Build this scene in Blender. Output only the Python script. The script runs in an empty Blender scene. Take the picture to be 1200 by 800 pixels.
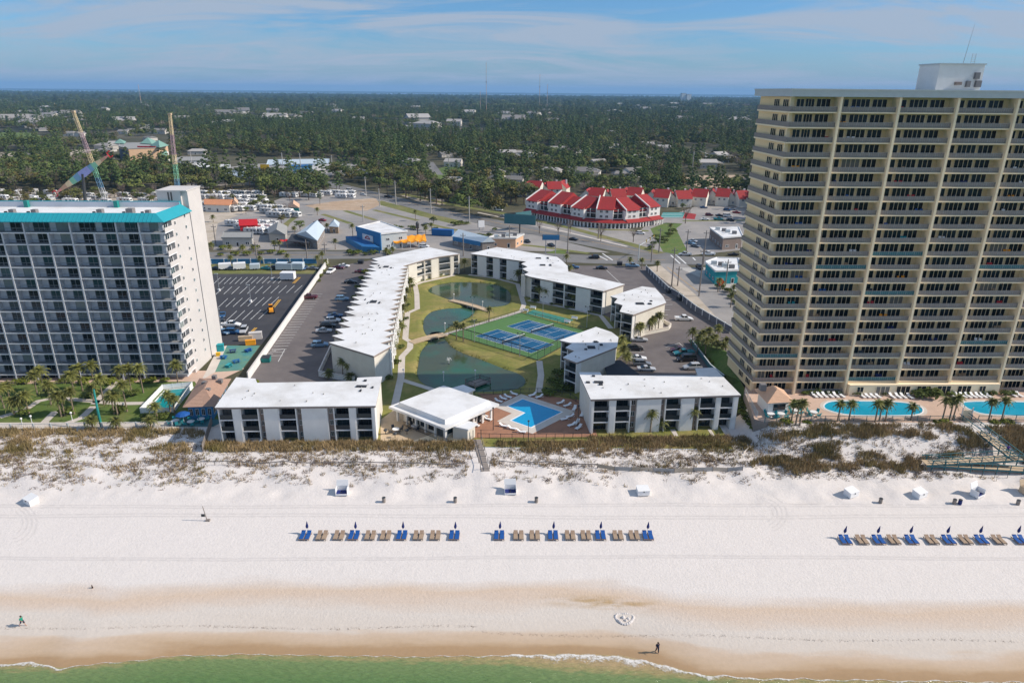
import bpy, math, random, bmesh
from mathutils import Vector, Matrix, noise as mnoise
random.seed(11)
R = math.radians
SC = bpy.context.scene
COL = SC.collection

# ------------------------------------------------------------------ camera
TZ = 4.0     # height of the terrace that the cream tower stands on
CAM_H, PITCH, ROLL, FPX = 66.0, R(20.1), R(0.5), 800.0
cam_d = bpy.data.cameras.new('camera')
cam_d.sensor_width = 36.0
cam_d.lens = 24.0
cam_d.clip_start = 0.5
cam_d.clip_end = 120000
cam = bpy.data.objects.new('camera', cam_d)
COL.objects.link(cam)
cam.matrix_world = Matrix.Translation((0, 0, CAM_H)) @ Matrix.Rotation(math.pi/2 - PITCH, 4, 'X') @ Matrix.Rotation(ROLL, 4, 'Z')
SC.camera = cam

# ------------------------------------------------------------------ sun, sky
SUN_EL, SUN_AZ = R(36.5), R(-1.0)          # azimuth measured from +X towards +Y
sun_d = bpy.data.lights.new('sun', 'SUN')
sun_d.energy = 4.3
sun_d.angle = R(0.53)
sun_d.color = (1.0, 0.90, 0.78)
sun = bpy.data.objects.new('sun', sun_d)
COL.objects.link(sun)
SV = Vector((math.cos(SUN_EL)*math.cos(SUN_AZ), math.cos(SUN_EL)*math.sin(SUN_AZ), math.sin(SUN_EL)))
sun.rotation_euler = SV.to_track_quat('Z', 'Y').to_euler()
sun.location = (200, 100, 300)

world = bpy.data.worlds.new('World')
SC.world = world
world.use_nodes = True
wn = world.node_tree
wn.nodes.clear()
def wnode(t, **k):
 n = wn.nodes.new(t)
 for a, b in k.items():
  setattr(n, a, b)
 return n
def wl(a, b):
 wn.links.new(a, b)
sky = wnode('ShaderNodeTexSky', sky_type='NISHITA')
sky.sun_disc = False
sky.sun_elevation = SUN_EL
sky.sun_rotation = math.pi/2 - SUN_AZ
sky.altitude = 60
sky.air_density = 1.0
sky.dust_density = 0.2
sky.ozone_density = 2.5
tc = wnode('ShaderNodeTexCoord')
sep = wnode('ShaderNodeSeparateXYZ')
wl(tc.outputs['Generated'], sep.inputs[0])
def wmath(op, a, b=None, clamp=False):
 n = wnode('ShaderNodeMath', operation=op)
 n.use_clamp = clamp
 for i, v in enumerate((a, b)):
  if v is None:
   continue
  if isinstance(v, (int, float)):
   n.inputs[i].default_value = v
  else:
   wl(v, n.inputs[i])
 return n.outputs[0]
zc = wmath('ADD', wmath('MAXIMUM', sep.outputs['Z'], 0.0), 0.11)
comb = wnode('ShaderNodeCombineXYZ')
wl(wmath('DIVIDE', sep.outputs['X'], zc), comb.inputs[0])
wl(wmath('DIVIDE', sep.outputs['Y'], zc), comb.inputs[1])
mapp = wnode('ShaderNodeMapping')
mapp.inputs['Rotation'].default_value = (0, 0, R(-30))
mapp.inputs['Scale'].default_value = (0.36, 0.60, 1)
mapp.inputs['Location'].default_value = (3.1, 1.7, 0)
wl(comb.outputs[0], mapp.inputs[0])
n1 = wnode('ShaderNodeTexNoise')
n1.inputs['Scale'].default_value = 1.5
n1.inputs['Detail'].default_value = 9
n1.inputs['Roughness'].default_value = 0.62
n1.inputs['Distortion'].default_value = 1.1
wl(mapp.outputs[0], n1.inputs['Vector'])
cl = wnode('ShaderNodeMapRange')
cl.inputs['From Min'].default_value = 0.405
cl.inputs['From Max'].default_value = 0.60
cl.inputs['To Max'].default_value = 0.9
wl(n1.outputs['Fac'], cl.inputs['Value'])
tint = wnode('ShaderNodeMix', data_type='RGBA', blend_type='MULTIPLY')
tint.inputs['Factor'].default_value = 1.0
wl(sky.outputs[0], tint.inputs['A'])
deep = wnode('ShaderNodeMapRange', interpolation_type='SMOOTHSTEP')
deep.inputs['From Min'].default_value = 0.08
deep.inputs['From Max'].default_value = 0.40
wl(sep.outputs['Z'], deep.inputs['Value'])
tcol = wnode('ShaderNodeMix', data_type='RGBA')
wl(deep.outputs[0], tcol.inputs['Factor'])
tcol.inputs['A'].default_value = (0.30, 0.49, 0.71, 1)
tcol.inputs['B'].default_value = (0.95, 1.0, 1.0, 1)
wl(tcol.outputs['Result'], tint.inputs['B'])
# pale blue air low over the horizon, the same all round
low = wnode('ShaderNodeMapRange', interpolation_type='SMOOTHSTEP')
low.inputs['From Min'].default_value = -0.02
low.inputs['From Max'].default_value = 0.085
low.inputs['To Min'].default_value = 0.85
low.inputs['To Max'].default_value = 0.0
wl(sep.outputs['Z'], low.inputs['Value'])
air = wnode('ShaderNodeMix', data_type='RGBA')
wl(low.outputs[0], air.inputs['Factor'])
wl(tint.outputs['Result'], air.inputs['A'])
air.inputs['B'].default_value = (1.9, 2.45, 3.15, 1)
mixc = wnode('ShaderNodeMix', data_type='RGBA')
wl(cl.outputs[0], mixc.inputs['Factor'])
wl(air.outputs['Result'], mixc.inputs['A'])
mixc.inputs['B'].default_value = (2.6, 3.05, 3.75, 1)     # thin cirrus lit by the sun
bg = wnode('ShaderNodeBackground')
bg.inputs['Strength'].default_value = 0.14
wl(mixc.outputs['Result'], bg.inputs['Color'])
wo = wnode('ShaderNodeOutputWorld')
wl(bg.outputs[0], wo.inputs['Surface'])

vs = SC.view_settings
vs.view_transform = 'Standard'
vs.look = 'None'
vs.gamma = 1.0
vs.exposure = 0.2
vs.use_curve_mapping = False
SC.cycles.max_bounces = 6
SC.cycles.diffuse_bounces = 3
SC.cycles.glossy_bounces = 3
SC.cycles.transparent_max_bounces = 8
SC.cycles.volume_bounces = 0

# ------------------------------------------------------------------ surveying: where a sight line meets a height
def ray(x, y):
 u, v = (x-600)/FPX, -(y-400)/FPX
 c, s = math.cos(ROLL), math.sin(ROLL)
 a, b = u*c - v*s, u*s + v*c
 return a, math.cos(PITCH) + b*math.sin(PITCH), -math.sin(PITCH) + b*math.cos(PITCH)
def g(x, y, z=0.0):
 d = ray(x, y)
 t = (z - CAM_H)/d[2]
 return Vector((d[0]*t, d[1]*t, z))
def gy(x, y, Y):
 d = ray(x, y)
 t = Y/d[1]
 return Vector((d[0]*t, Y, CAM_H + d[2]*t))
def lerp(a, b, t):
 return a + (b-a)*t
def interp(tab, x):
 if x <= tab[0][0]:
  return tab[0][1]
 for (x0, y0), (x1, y1) in zip(tab, tab[1:]):
  if x <= x1:
   return lerp(y0, y1, (x-x0)/(x1-x0))
 return tab[-1][1]
def inpoly(x, y, P):
 r = False
 j = len(P)-1
 for i in range(len(P)):
  xi, yi = P[i][0], P[i][1]
  xj, yj = P[j][0], P[j][1]
  if (yi > y) != (yj > y) and x < (xj-xi)*(y-yi)/(yj-yi) + xi:
   r = not r
  j = i
 return r
def pdist(x, y, P):
 best = 1e9
 n = len(P)
 for i in range(n):
  ax, ay = P[i][0], P[i][1]
  bx, by = P[(i+1) % n][0], P[(i+1) % n][1]
  dx, dy = bx-ax, by-ay
  L = dx*dx+dy*dy
  t = max(0, min(1, ((x-ax)*dx+(y-ay)*dy)/L)) if L else 0
  best = min(best, math.hypot(ax+dx*t-x, ay+dy*t-y))
 return best
def ccw(P):
 a = sum(P[i][0]*P[(i+1) % len(P)][1] - P[(i+1) % len(P)][0]*P[i][1] for i in range(len(P)))
 return list(P) if a > 0 else list(P)[::-1]
def smooth_closed(P, n=6):
 out = []
 m = len(P)
 for i in range(m):
  p0, p1, p2, p3 = (Vector(P[(i+k-1) % m][:2]) for k in range(4))
  for j in range(n):
   t = j/n
   out.append(0.5*((2*p1) + (p2-p0)*t + (2*p0-5*p1+4*p2-p3)*t*t + (3*p1-p0-3*p2+p3)*t**3))
 return out

# ------------------------------------------------------------------ materials
def mat(name, rgb, rough=0.85, var=0.12, scale=0.8, bump=0.0, bscale=None, metal=0.0, obj_var=0.0, blotch=None, spec=0.4):
 """plain procedural material: base colour broken up by two noises, optional relief; blotch = (rgb, amount, scale)"""
 m = bpy.data.materials.new(name)
 m.use_nodes = True
 nt = m.node_tree
 b = nt.nodes['Principled BSDF']
 b.inputs['Roughness'].default_value = rough
 b.inputs['Metallic'].default_value = metal
 b.inputs['Specular IOR Level'].default_value = spec
 geo = nt.nodes.new('ShaderNodeNewGeometry')
 nz = nt.nodes.new('ShaderNodeTexNoise')
 nz.inputs['Scale'].default_value = scale
 nz.inputs['Detail'].default_value = 5
 nz.inputs['Roughness'].default_value = 0.65
 nt.links.new(geo.outputs['Position'], nz.inputs['Vector'])
 mr = nt.nodes.new('ShaderNodeMapRange')
 mr.inputs['From Min'].default_value = 0.25
 mr.inputs['From Max'].default_value = 0.75
 mr.inputs['To Min'].default_value = 1-var
 mr.inputs['To Max'].default_value = 1+var
 nt.links.new(nz.outputs['Fac'], mr.inputs['Value'])
 fac = mr.outputs[0]
 if obj_var:
  oi = nt.nodes.new('ShaderNodeObjectInfo')
  m2 = nt.nodes.new('ShaderNodeMapRange')
  m2.inputs['To Min'].default_value = 1-obj_var
  m2.inputs['To Max'].default_value = 1+obj_var
  nt.links.new(oi.outputs['Random'], m2.inputs['Value'])
  mm = nt.nodes.new('ShaderNodeMath')
  mm.operation = 'MULTIPLY'
  nt.links.new(fac, mm.inputs[0])
  nt.links.new(m2.outputs[0], mm.inputs[1])
  fac = mm.outputs[0]
 col = None
 if blotch:
  n3 = nt.nodes.new('ShaderNodeTexNoise')
  n3.inputs['Scale'].default_value = blotch[2]
  n3.inputs['Detail'].default_value = 6
  n3.inputs['Roughness'].default_value = 0.6
  nt.links.new(geo.outputs['Position'], n3.inputs['Vector'])
  r3 = nt.nodes.new('ShaderNodeMapRange')
  r3.inputs['From Min'].default_value = 0.46
  r3.inputs['From Max'].default_value = 0.66
  r3.inputs['To Max'].default_value = blotch[1]
  nt.links.new(n3.outputs['Fac'], r3.inputs['Value'])
  mx = nt.nodes.new('ShaderNodeMix')
  mx.data_type = 'RGBA'
  mx.inputs['A'].default_value = (*rgb, 1)
  mx.inputs['B'].default_value = (*blotch[0], 1)
  nt.links.new(r3.outputs[0], mx.inputs['Factor'])
  col = mx.outputs['Result']
 vm = nt.nodes.new('ShaderNodeVectorMath')
 vm.operation = 'SCALE'
 if col:
  nt.links.new(col, vm.inputs[0])
 else:
  vm.inputs[0].default_value = rgb
 nt.links.new(fac, vm.inputs['Scale'])
 nt.links.new(vm.outputs[0], b.inputs['Base Color'])
 if bump:
  n2 = nt.nodes.new('ShaderNodeTexNoise')
  n2.inputs['Scale'].default_value = bscale or scale*4
  n2.inputs['Detail'].default_value = 4
  nt.links.new(geo.outputs['Position'], n2.inputs['Vector'])
  bp = nt.nodes.new('ShaderNodeBump')
  bp.inputs['Strength'].default_value = 1.0
  bp.inputs['Distance'].default_value = bump
  nt.links.new(n2.outputs['Fac'], bp.inputs['Height'])
  nt.links.new(bp.outputs[0], b.inputs['Normal'])
 return m

def glass_mat(name, cols, rough=0.06, spec=0.6):
 """window pane seen by day: a dark room or a drawn curtain behind a glossy pane, differing pane by pane"""
 m = bpy.data.materials.new(name)
 m.use_nodes = True
 nt = m.node_tree
 b = nt.nodes['Principled BSDF']
 b.inputs['Roughness'].default_value = rough
 b.inputs['Specular IOR Level'].default_value = spec
 oi = nt.nodes.new('ShaderNodeObjectInfo')
 cr = nt.nodes.new('ShaderNodeValToRGB')
 cr.color_ramp.interpolation = 'CONSTANT'
 el = cr.color_ramp.elements
 el[0].position, el[0].color = 0, (*cols[0][1], 1)
 el[1].position, el[1].color = cols[1][0], (*cols[1][1], 1)
 for p, c in cols[2:]:
  e = el.new(p)
  e.color = (*c, 1)
 nt.links.new(oi.outputs['Random'], cr.inputs[0])
 nt.links.new(cr.outputs[0], b.inputs['Base Color'])
 return m

MT = {}
def defm(k, *a, **kw):
 MT[k] = mat(k, *a, **kw)
defm('roof_white', (0.74, 0.74, 0.74), 0.8, 0.05, 0.35, 0.03, 1.2, blotch=((0.50, 0.48, 0.45), 0.55, 0.16))
defm('roof_gravel', (0.62, 0.61, 0.59), 0.9, 0.1, 0.5, 0.02, 3)
defm('stucco_cream', (0.72, 0.68, 0.60), 0.9, 0.06, 0.6, 0.01, 6, blotch=((0.58, 0.53, 0.46), 0.35, 0.25))
defm('stucco_white', (0.76, 0.75, 0.73), 0.9, 0.05, 0.6, 0.01, 6, blotch=((0.62, 0.60, 0.57), 0.35, 0.2))
defm('tower_white', (0.58, 0.55, 0.53), 0.9, 0.04, 0.3, blotch=((0.68, 0.64, 0.60), 0.4, 0.12))
defm('tower_yellow', (0.90, 0.68, 0.39), 0.9, 0.05, 0.4, blotch=((0.70, 0.52, 0.30), 0.4, 0.2))
defm('tower_cream', (0.94, 0.77, 0.53), 0.9, 0.04, 0.4)
defm('fascia_brown', (0.30, 0.24, 0.21), 0.85, 0.12, 0.7)
defm('brown_panel', (0.26, 0.20, 0.17), 0.85, 0.1, 0.7)
defm('fascia_grey', (0.50, 0.54, 0.55), 0.6, 0.06, 0.5)
defm('slab_white', (0.72, 0.72, 0.73), 0.85, 0.05, 0.8)
defm('pale_wall', (0.54, 0.575, 0.63), 0.9, 0.05, 0.6)
defm('balcony_floor', (0.24, 0.245, 0.255), 0.8, 0.1, 1)
defm('rail_slate', (0.20, 0.225, 0.26), 0.5, 0.05, 1)
defm('rail_smoke', (0.025, 0.035, 0.04), 0.3, 0.05, 1)
defm('fin_grey', (0.52, 0.54, 0.58), 0.85, 0.05, 0.6)
defm('white_paint', (0.80, 0.80, 0.80), 0.6, 0.03, 1)
defm('rail_grey', (0.34, 0.335, 0.33), 0.5, 0.05, 1)
defm('rail_panel', (0.25, 0.22, 0.20), 0.6, 0.08, 1)
defm('dark_metal', (0.045, 0.05, 0.055), 0.5, 0.1, 1)
defm('grey_metal', (0.40, 0.42, 0.44), 0.45, 0.08, 1, metal=0.3)
defm('concrete', (0.46, 0.44, 0.41), 0.9, 0.1, 0.4, blotch=((0.36, 0.34, 0.31), 0.5, 0.15))
defm('path', (0.60, 0.54, 0.48), 0.9, 0.08, 0.5, blotch=((0.48, 0.43, 0.37), 0.4, 0.3))
defm('asphalt_dark', (0.045, 0.045, 0.052), 0.9, 0.15, 0.25, 0.004, 20, blotch=((0.075, 0.072, 0.075), 0.8, 0.05))
defm('asphalt_old', (0.155, 0.135, 0.130), 0.9, 0.14, 0.3, 0.004, 20, blotch=((0.115, 0.10, 0.10), 0.8, 0.07))
defm('road', (0.19, 0.185, 0.18), 0.9, 0.12, 0.2, blotch=((0.15, 0.145, 0.14), 0.8, 0.06))
defm('pave_pale', (0.27, 0.255, 0.245), 0.9, 0.12, 0.2, blotch=((0.36, 0.33, 0.30), 0.9, 0.045))
defm('paint_white', (0.72, 0.72, 0.70), 0.7, 0.15, 1.5)
defm('paint_yellow', (0.60, 0.33, 0.04), 0.7, 0.15, 1.5)
defm('dirt', (0.42, 0.30, 0.20), 0.95, 0.15, 0.3, 0.05, 2, blotch=((0.52, 0.42, 0.32), 0.8, 0.08))
defm('sandy', (0.50, 0.43, 0.35), 0.95, 0.12, 0.3, 0.05, 2, blotch=((0.36, 0.30, 0.22), 0.8, 0.1))
defm('lawn', (0.185, 0.19, 0.042), 0.95, 0.22, 0.9, 0.05, 5, blotch=((0.34, 0.26, 0.095), 0.85, 0.11))
defm('lawn_green', (0.095, 0.15, 0.028), 0.95, 0.2, 0.9, 0.05, 5, blotch=((0.16, 0.17, 0.05), 0.7, 0.2))
defm('verge', (0.15, 0.16, 0.045), 0.95, 0.2, 0.4, 0.05, 4, blotch=((0.24, 0.20, 0.09), 0.8, 0.06))
defm('court_green', (0.085, 0.19, 0.06), 0.85, 0.06, 0.6)
defm('court_blue', (0.003, 0.088, 0.20), 0.8, 0.08, 0.6)
defm('teal_floor', (0.11, 0.24, 0.18), 0.9, 0.1, 0.6, blotch=((0.05, 0.22, 0.24), 0.9, 0.25))
defm('teal_paint', (0.02, 0.24, 0.22), 0.6, 0.1, 1)
defm('teal_roof', (0.02, 0.33, 0.40), 0.45, 0.06, 0.6, spec=0.5)
defm('teal_rail', (0.05, 0.16, 0.18), 0.7, 0.1, 1)
defm('brick_deck', (0.36, 0.18, 0.11), 0.9, 0.12, 1.2, blotch=((0.27, 0.14, 0.09), 0.6, 0.5))
defm('pink_deck', (0.58, 0.42, 0.33), 0.9, 0.06, 0.8, blotch=((0.50, 0.36, 0.28), 0.5, 0.3))
defm('wood', (0.38, 0.27, 0.17), 0.85, 0.15, 1.5)
defm('wood_grey', (0.27, 0.235, 0.21), 0.9, 0.15, 1.5)
defm('wood_pale', (0.52, 0.40, 0.27), 0.85, 0.12, 1.5)
defm('shingle_tan', (0.42, 0.27, 0.20), 0.9, 0.12, 1.2, 0.02, 5)
defm('tile_tan', (0.62, 0.40, 0.27), 0.85, 0.1, 1.2)
defm('tile_red', (0.31, 0.025, 0.022), 0.75, 0.12, 0.8, blotch=((0.38, 0.022, 0.024), 0.7, 0.25))
defm('roof_grey', (0.30, 0.30, 0.29), 0.9, 0.1, 0.5)
defm('roof_dark', (0.035, 0.04, 0.05), 0.9, 0.1, 0.5)
defm('metal_roof', (0.55, 0.63, 0.68), 0.4, 0.06, 0.5, spec=0.6)
defm('blue_paint', (0.012, 0.12, 0.33), 0.7, 0.08, 0.6)
defm('blue_wall', (0.05, 0.21, 0.42), 0.85, 0.06, 0.6)
defm('blue_canvas', (0.008, 0.085, 0.32), 0.75, 0.06, 2)
defm('navy_canvas', (0.012, 0.024, 0.14), 0.8, 0.06, 2)
defm('teal_canvas', (0.02, 0.30, 0.34), 0.8, 0.06, 2)
defm('beach_wood', (0.34, 0.24, 0.17), 0.85, 0.12, 3)
defm('orange', (0.85, 0.33, 0.01), 0.7, 0.06, 0.8)
defm('bright_orange', (0.9, 0.10, 0.01), 0.6, 0.05, 1)
defm('red', (0.50, 0.015, 0.02), 0.6, 0.06, 1)
defm('yellow', (0.75, 0.45, 0.01), 0.6, 0.06, 1)
defm('tan_wall', (0.66, 0.42, 0.27), 0.9, 0.05, 0.4)
defm('peach_wall', (0.60, 0.40, 0.25), 0.9, 0.05, 0.4)
defm('sage_roof', (0.20, 0.36, 0.29), 0.6, 0.06, 0.5)
defm('grey_block', (0.13, 0.14, 0.17), 0.9, 0.1, 0.4)
defm('bark', (0.13, 0.095, 0.07), 0.95, 0.2, 2)
defm('palm_bark', (0.23, 0.18, 0.13), 0.95, 0.2, 2)
defm('pine_leaf', (0.070, 0.108, 0.034), 0.75, 0.40, 0.30, obj_var=0.45, blotch=((0.11, 0.12, 0.035), 0.7, 0.015), spec=0.2)
defm('oak_leaf', (0.105, 0.135, 0.036), 0.75, 0.40, 0.30, obj_var=0.45, blotch=((0.15, 0.14, 0.04), 0.7, 0.015), spec=0.2)
defm('olive_leaf', (0.13, 0.115, 0.035), 0.75, 0.40, 0.30, obj_var=0.25, spec=0.2)
defm('bare_twig', (0.24, 0.19, 0.16), 0.9, 0.2, 0.6, obj_var=0.2)
defm('palm_leaf', (0.15, 0.155, 0.038), 0.6, 0.35, 0.8, obj_var=0.25, spec=0.35)
defm('palm_dry', (0.26, 0.19, 0.09), 0.8, 0.2, 0.8)
defm('shrub_leaf', (0.085, 0.11, 0.022), 0.8, 0.35, 0.8, obj_var=0.25, spec=0.2)
defm('hedge_leaf', (0.13, 0.15, 0.022), 0.8, 0.3, 0.8, obj_var=0.2, spec=0.2)
defm('dune_leaf', (0.36, 0.265, 0.14), 0.9, 0.4, 0.25, spec=0.1, blotch=((0.19, 0.165, 0.055), 0.9, 0.09))
defm('dune_scrub', (0.20, 0.145, 0.115), 0.9, 0.35, 0.5, spec=0.1)
defm('skin', (0.48, 0.27, 0.19), 0.6, 0.04, 4)
defm('hair', (0.035, 0.022, 0.015), 0.7, 0.1, 4)
defm('shirt_green', (0.01, 0.27, 0.18), 0.85, 0.06, 4)
defm('cloth_navy', (0.015, 0.02, 0.05), 0.85, 0.1, 4)
defm('cloth_purple', (0.10, 0.05, 0.28), 0.85, 0.08, 4)
defm('cloth_black', (0.014, 0.014, 0.018), 0.85, 0.1, 4)
defm('tyre', (0.012, 0.012, 0.013), 0.85, 0.1, 4)
defm('hub', (0.35, 0.36, 0.37), 0.35, 0.05, 4, metal=0.7)
defm('lamp_red', (0.35, 0.01, 0.01), 0.3, 0.05, 4)
defm('lamp_clear', (0.75, 0.75, 0.72), 0.2, 0.05, 4)
defm('rv_white', (0.66, 0.655, 0.64), 0.5, 0.05, 0.5, obj_var=0.3)
defm('rv_trim', (0.20, 0.20, 0.22), 0.6, 0.1, 1, obj_var=0.3)
defm('house_wall', (0.58, 0.55, 0.50), 0.9, 0.06, 0.5, obj_var=0.25)
defm('house_roof', (0.30, 0.285, 0.27), 0.9, 0.08, 0.5, obj_var=0.45)
defm('ac_grey', (0.20, 0.19, 0.19), 0.7, 0.1, 2)
CAR = {}
for cn, c in dict(white=(0.78, 0.78, 0.78), silver=(0.45, 0.46, 0.48), grey=(0.16, 0.17, 0.19), black=(0.012, 0.012, 0.015),
     blue=(0.02, 0.09, 0.22), pale_blue=(0.16, 0.28, 0.42), red=(0.30, 0.012, 0.016), maroon=(0.10, 0.012, 0.022), teal=(0.02, 0.22, 0.25), tan=(0.42, 0.34, 0.25)).items():
 CAR[cn] = mat('car_paint_'+cn, c, 0.25, 0.03, 1, spec=0.6)
MT['glass_dark'] = glass_mat('glass_dark', [(0, (0.012, 0.016, 0.02)), (0.42, (0.02, 0.03, 0.036)), (0.66, (0.035, 0.06, 0.065)), (0.84, (0.10, 0.11, 0.11)), (0.93, (0.20, 0.19, 0.17))])
MT['glass_teal'] = glass_mat('glass_teal', [(0, (0.010, 0.016, 0.022)), (0.33, (0.018, 0.04, 0.048)), (0.6, (0.03, 0.075, 0.085)), (0.80, (0.10, 0.16, 0.17)), (0.90, (0.22, 0.27, 0.27))])
MT['glass_tower'] = glass_mat('glass_tower', [(0, (0.008, 0.011, 0.013)), (0.5, (0.012, 0.018, 0.022)), (0.75, (0.016, 0.028, 0.036)), (0.92, (0.04, 0.055, 0.06)), (0.97, (0.20, 0.19, 0.17))])
for k_ in ('glass_tower', 'glass_teal'):
 MT[k_].node_tree.nodes['Principled BSDF'].inputs['Specular IOR Level'].default_value = 0.25
MT['car_glass'] = glass_mat('car_glass', [(0, (0.01, 0.012, 0.015)), (0.5, (0.02, 0.025, 0.03))], 0.05)

# ------------------------------------------------------------------ mesh building
class MB:
 def __init__(s, M=None):
  s.v, s.f, s.m, s.M = [], [], [], M
 def pt(s, p):
  p = Vector(p) if len(p) == 3 else Vector((p[0], p[1], 0))
  s.v.append(tuple(s.M @ p) if s.M else tuple(p))
  return len(s.v)-1
 def poly(s, P, m=0):
  s.f.append([s.pt(p) for p in P])
  s.m.append(m)
 def box(s, x0, y0, z0, x1, y1, z1, m=0):
  i = [s.pt(p) for p in ((x0, y0, z0), (x1, y0, z0), (x1, y1, z0), (x0, y1, z0), (x0, y0, z1), (x1, y0, z1), (x1, y1, z1), (x0, y1, z1))]
  for q in ((3, 2, 1, 0), (4, 5, 6, 7), (0, 1, 5, 4), (1, 2, 6, 5), (2, 3, 7, 6), (3, 0, 4, 7)):
   s.f.append([i[k] for k in q])
   s.m.append(m)
 def hexa(s, B, T, m=0):
  s.loft([B, T], m)
 def loft(s, rings, m=0, cap0=True, cap1=True, closed=True):
  I = [[s.pt(p) for p in r] for r in rings]
  n = len(I[0])
  for a, b in zip(I, I[1:]):
   for k in range(n if closed else n-1):
    s.f.append([a[k], a[(k+1) % n], b[(k+1) % n], b[k]])
    s.m.append(m)
  if cap0:
   s.f.append(I[0][::-1])
   s.m.append(m)
  if cap1:
   s.f.append(I[-1][:])
   s.m.append(m)
 def prism(s, P, z0, z1, m=0, mtop=None, bottom=True):
  P = ccw([(p[0], p[1]) for p in P])
  a = [s.pt((x, y, z0)) for x, y in P]
  b = [s.pt((x, y, z1)) for x, y in P]
  n = len(P)
  for k in range(n):
   s.f.append([a[k], a[(k+1) % n], b[(k+1) % n], b[k]])
   s.m.append(m)
  s.f.append(b)
  s.m.append(m if mtop is None else mtop)
  if bottom:
   s.f.append(a[::-1])
   s.m.append(m)
 def tube(s, p0, p1, r0, r1=None, n=6, m=0):
  r1 = r0 if r1 is None else r1
  p0, p1 = Vector(p0), Vector(p1)
  d = (p1-p0).normalized()
  q = d.to_track_quat('Z', 'Y')
  rings = []
  for p, r in ((p0, r0), (p1, r1)):
   rings.append([p + q @ Vector((r*math.cos(2*math.pi*k/n), r*math.sin(2*math.pi*k/n), 0)) for k in range(n)])
  s.loft(rings, m)
 def path(s, pts, rads, n=6, m=0):
  pts = [Vector(p) for p in pts]
  rings = []
  for i, p in enumerate(pts):
   d = (pts[min(i+1, len(pts)-1)] - pts[max(i-1, 0)]).normalized()
   q = d.to_track_quat('Z', 'Y')
   r = rads[i]
   rings.append([p + q @ Vector((r*math.cos(2*math.pi*k/n), r*math.sin(2*math.pi*k/n), 0)) for k in range(n)])
  s.loft(rings, m)
 def lathe(s, prof, n=10, m=0, c=(0, 0)):
  rings = [[(c[0]+r*math.cos(2*math.pi*k/n), c[1]+r*math.sin(2*math.pi*k/n), z) for k in range(n)] for r, z in prof]
  s.loft(rings, m)
 def mesh(s, name, mats, smooth=False):
  me = bpy.data.meshes.new(name)
  me.from_pydata(s.v, [], s.f)
  for k in mats:
   me.materials.append(MT[k] if isinstance(k, str) else k)
  if len(mats) > 1:
   me.polygons.foreach_set('material_index', s.m)
  if smooth:
   me.polygons.foreach_set('use_smooth', [True]*len(s.f))
  me.update()
  return me
 def build(s, name, mats, parent=None, M=None, smooth=False):
  if isinstance(mats, str) or not isinstance(mats, (list, tuple)):
   mats = [mats]
  return place(name, s.mesh(name, mats, smooth), parent, M)

def place(name, me, parent=None, M=None):
 o = bpy.data.objects.new(name, me)
 COL.objects.link(o)
 if parent is not None:
  o.parent = parent
 if M is not None:
  o.matrix_local = M
 return o
def tag(o, label=None, cat=None, group=None, kind=None):
 if label: o['label'] = label
 if cat: o['category'] = cat
 if group: o['group'] = group
 if kind: o['kind'] = kind
 return o
def thing(name, label, cat, loc=(0, 0, 0), rz=0.0, group=None):
 o = bpy.data.objects.new(name, None)
 o.empty_display_size = 0.5
 COL.objects.link(o)
 o.location = loc
 o.rotation_euler = (0, 0, rz)
 return tag(o, label, cat, group)
KIDS = {}
def copy_tree(o, loc, rz, label, group=None, scale=None):
 c = o.copy()
 COL.objects.link(c)
 c.location = loc
 c.rotation_euler = (0, 0, rz)
 if scale: c.scale = (scale,)*3 if isinstance(scale, (int, float)) else scale
 c['label'] = label
 if group: c['group'] = group
 for ch in o.children:
  k = ch.copy()
  COL.objects.link(k)
  k.parent = c
  for gc in ch.children:
   q = gc.copy()
   COL.objects.link(q)
   q.parent = k
 return c
def sheet(name, P, z, m, kind='structure', px=True, parent=None):
 """a flat sheet of ground cover; P in survey pixels or metres"""
 Q = [g(*p) for p in P] if px else P
 b = MB()
 b.poly([(p[0], p[1], z) for p in ccw(Q)])
 o = b.build(name, m, parent)
 if kind: o['kind'] = kind
 return o
def strip_pts(P, w):
 """outline of a band of width w along the points P"""
 L, Rr = [], []
 for i, p in enumerate(P):
  a, b = P[max(i-1, 0)], P[min(i+1, len(P)-1)]
  d = Vector((b[0]-a[0], b[1]-a[1])).normalized()
  n = Vector((-d.y, d.x))*w/2
  L.append((p[0]+n.x, p[1]+n.y))
  Rr.append((p[0]-n.x, p[1]-n.y))
 return L, Rr
def band(name, P, w, z, m, px=True, kind='structure'):
 Q = [g(*p) for p in P] if px else [Vector((*p[:2], 0)) for p in P]
 L, Rr = strip_pts(Q, w)
 b = MB()
 for i in range(len(L)-1):
  b.poly([(*Rr[i], z), (*Rr[i+1], z), (*L[i+1], z), (*L[i], z)])
 o = b.build(name, m)
 if kind: o['kind'] = kind
 return o
UNIT = {}
def unit_box(mk):
 if mk not in UNIT:
  b = MB()
  b.box(-.5, -.5, -.5, .5, .5, .5)
  UNIT[mk] = b.mesh('unit_box_'+str(mk), [mk])
 return UNIT[mk]
def bpart(name, parent, M, x0, y0, z0, x1, y1, z1, mk):
 T = Matrix.Translation(((x0+x1)/2, (y0+y1)/2, (z0+z1)/2)) @ Matrix.Diagonal((abs(x1-x0), abs(y1-y0), abs(z1-z0), 1))
 return place(name, unit_box(mk), parent, (M @ T) if M is not None else T)
def upart(name, parent, me, M, x0, y, z0, x1, z1, d=1.0):
 """a mesh drawn in a unit square (x,z) stretched over a rectangle of a facade"""
 T = Matrix.Translation((x0, y, z0)) @ Matrix.Diagonal((x1-x0, d, z1-z0, 1))
 return place(name, me, parent, (M @ T) if M is not None else T)
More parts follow.
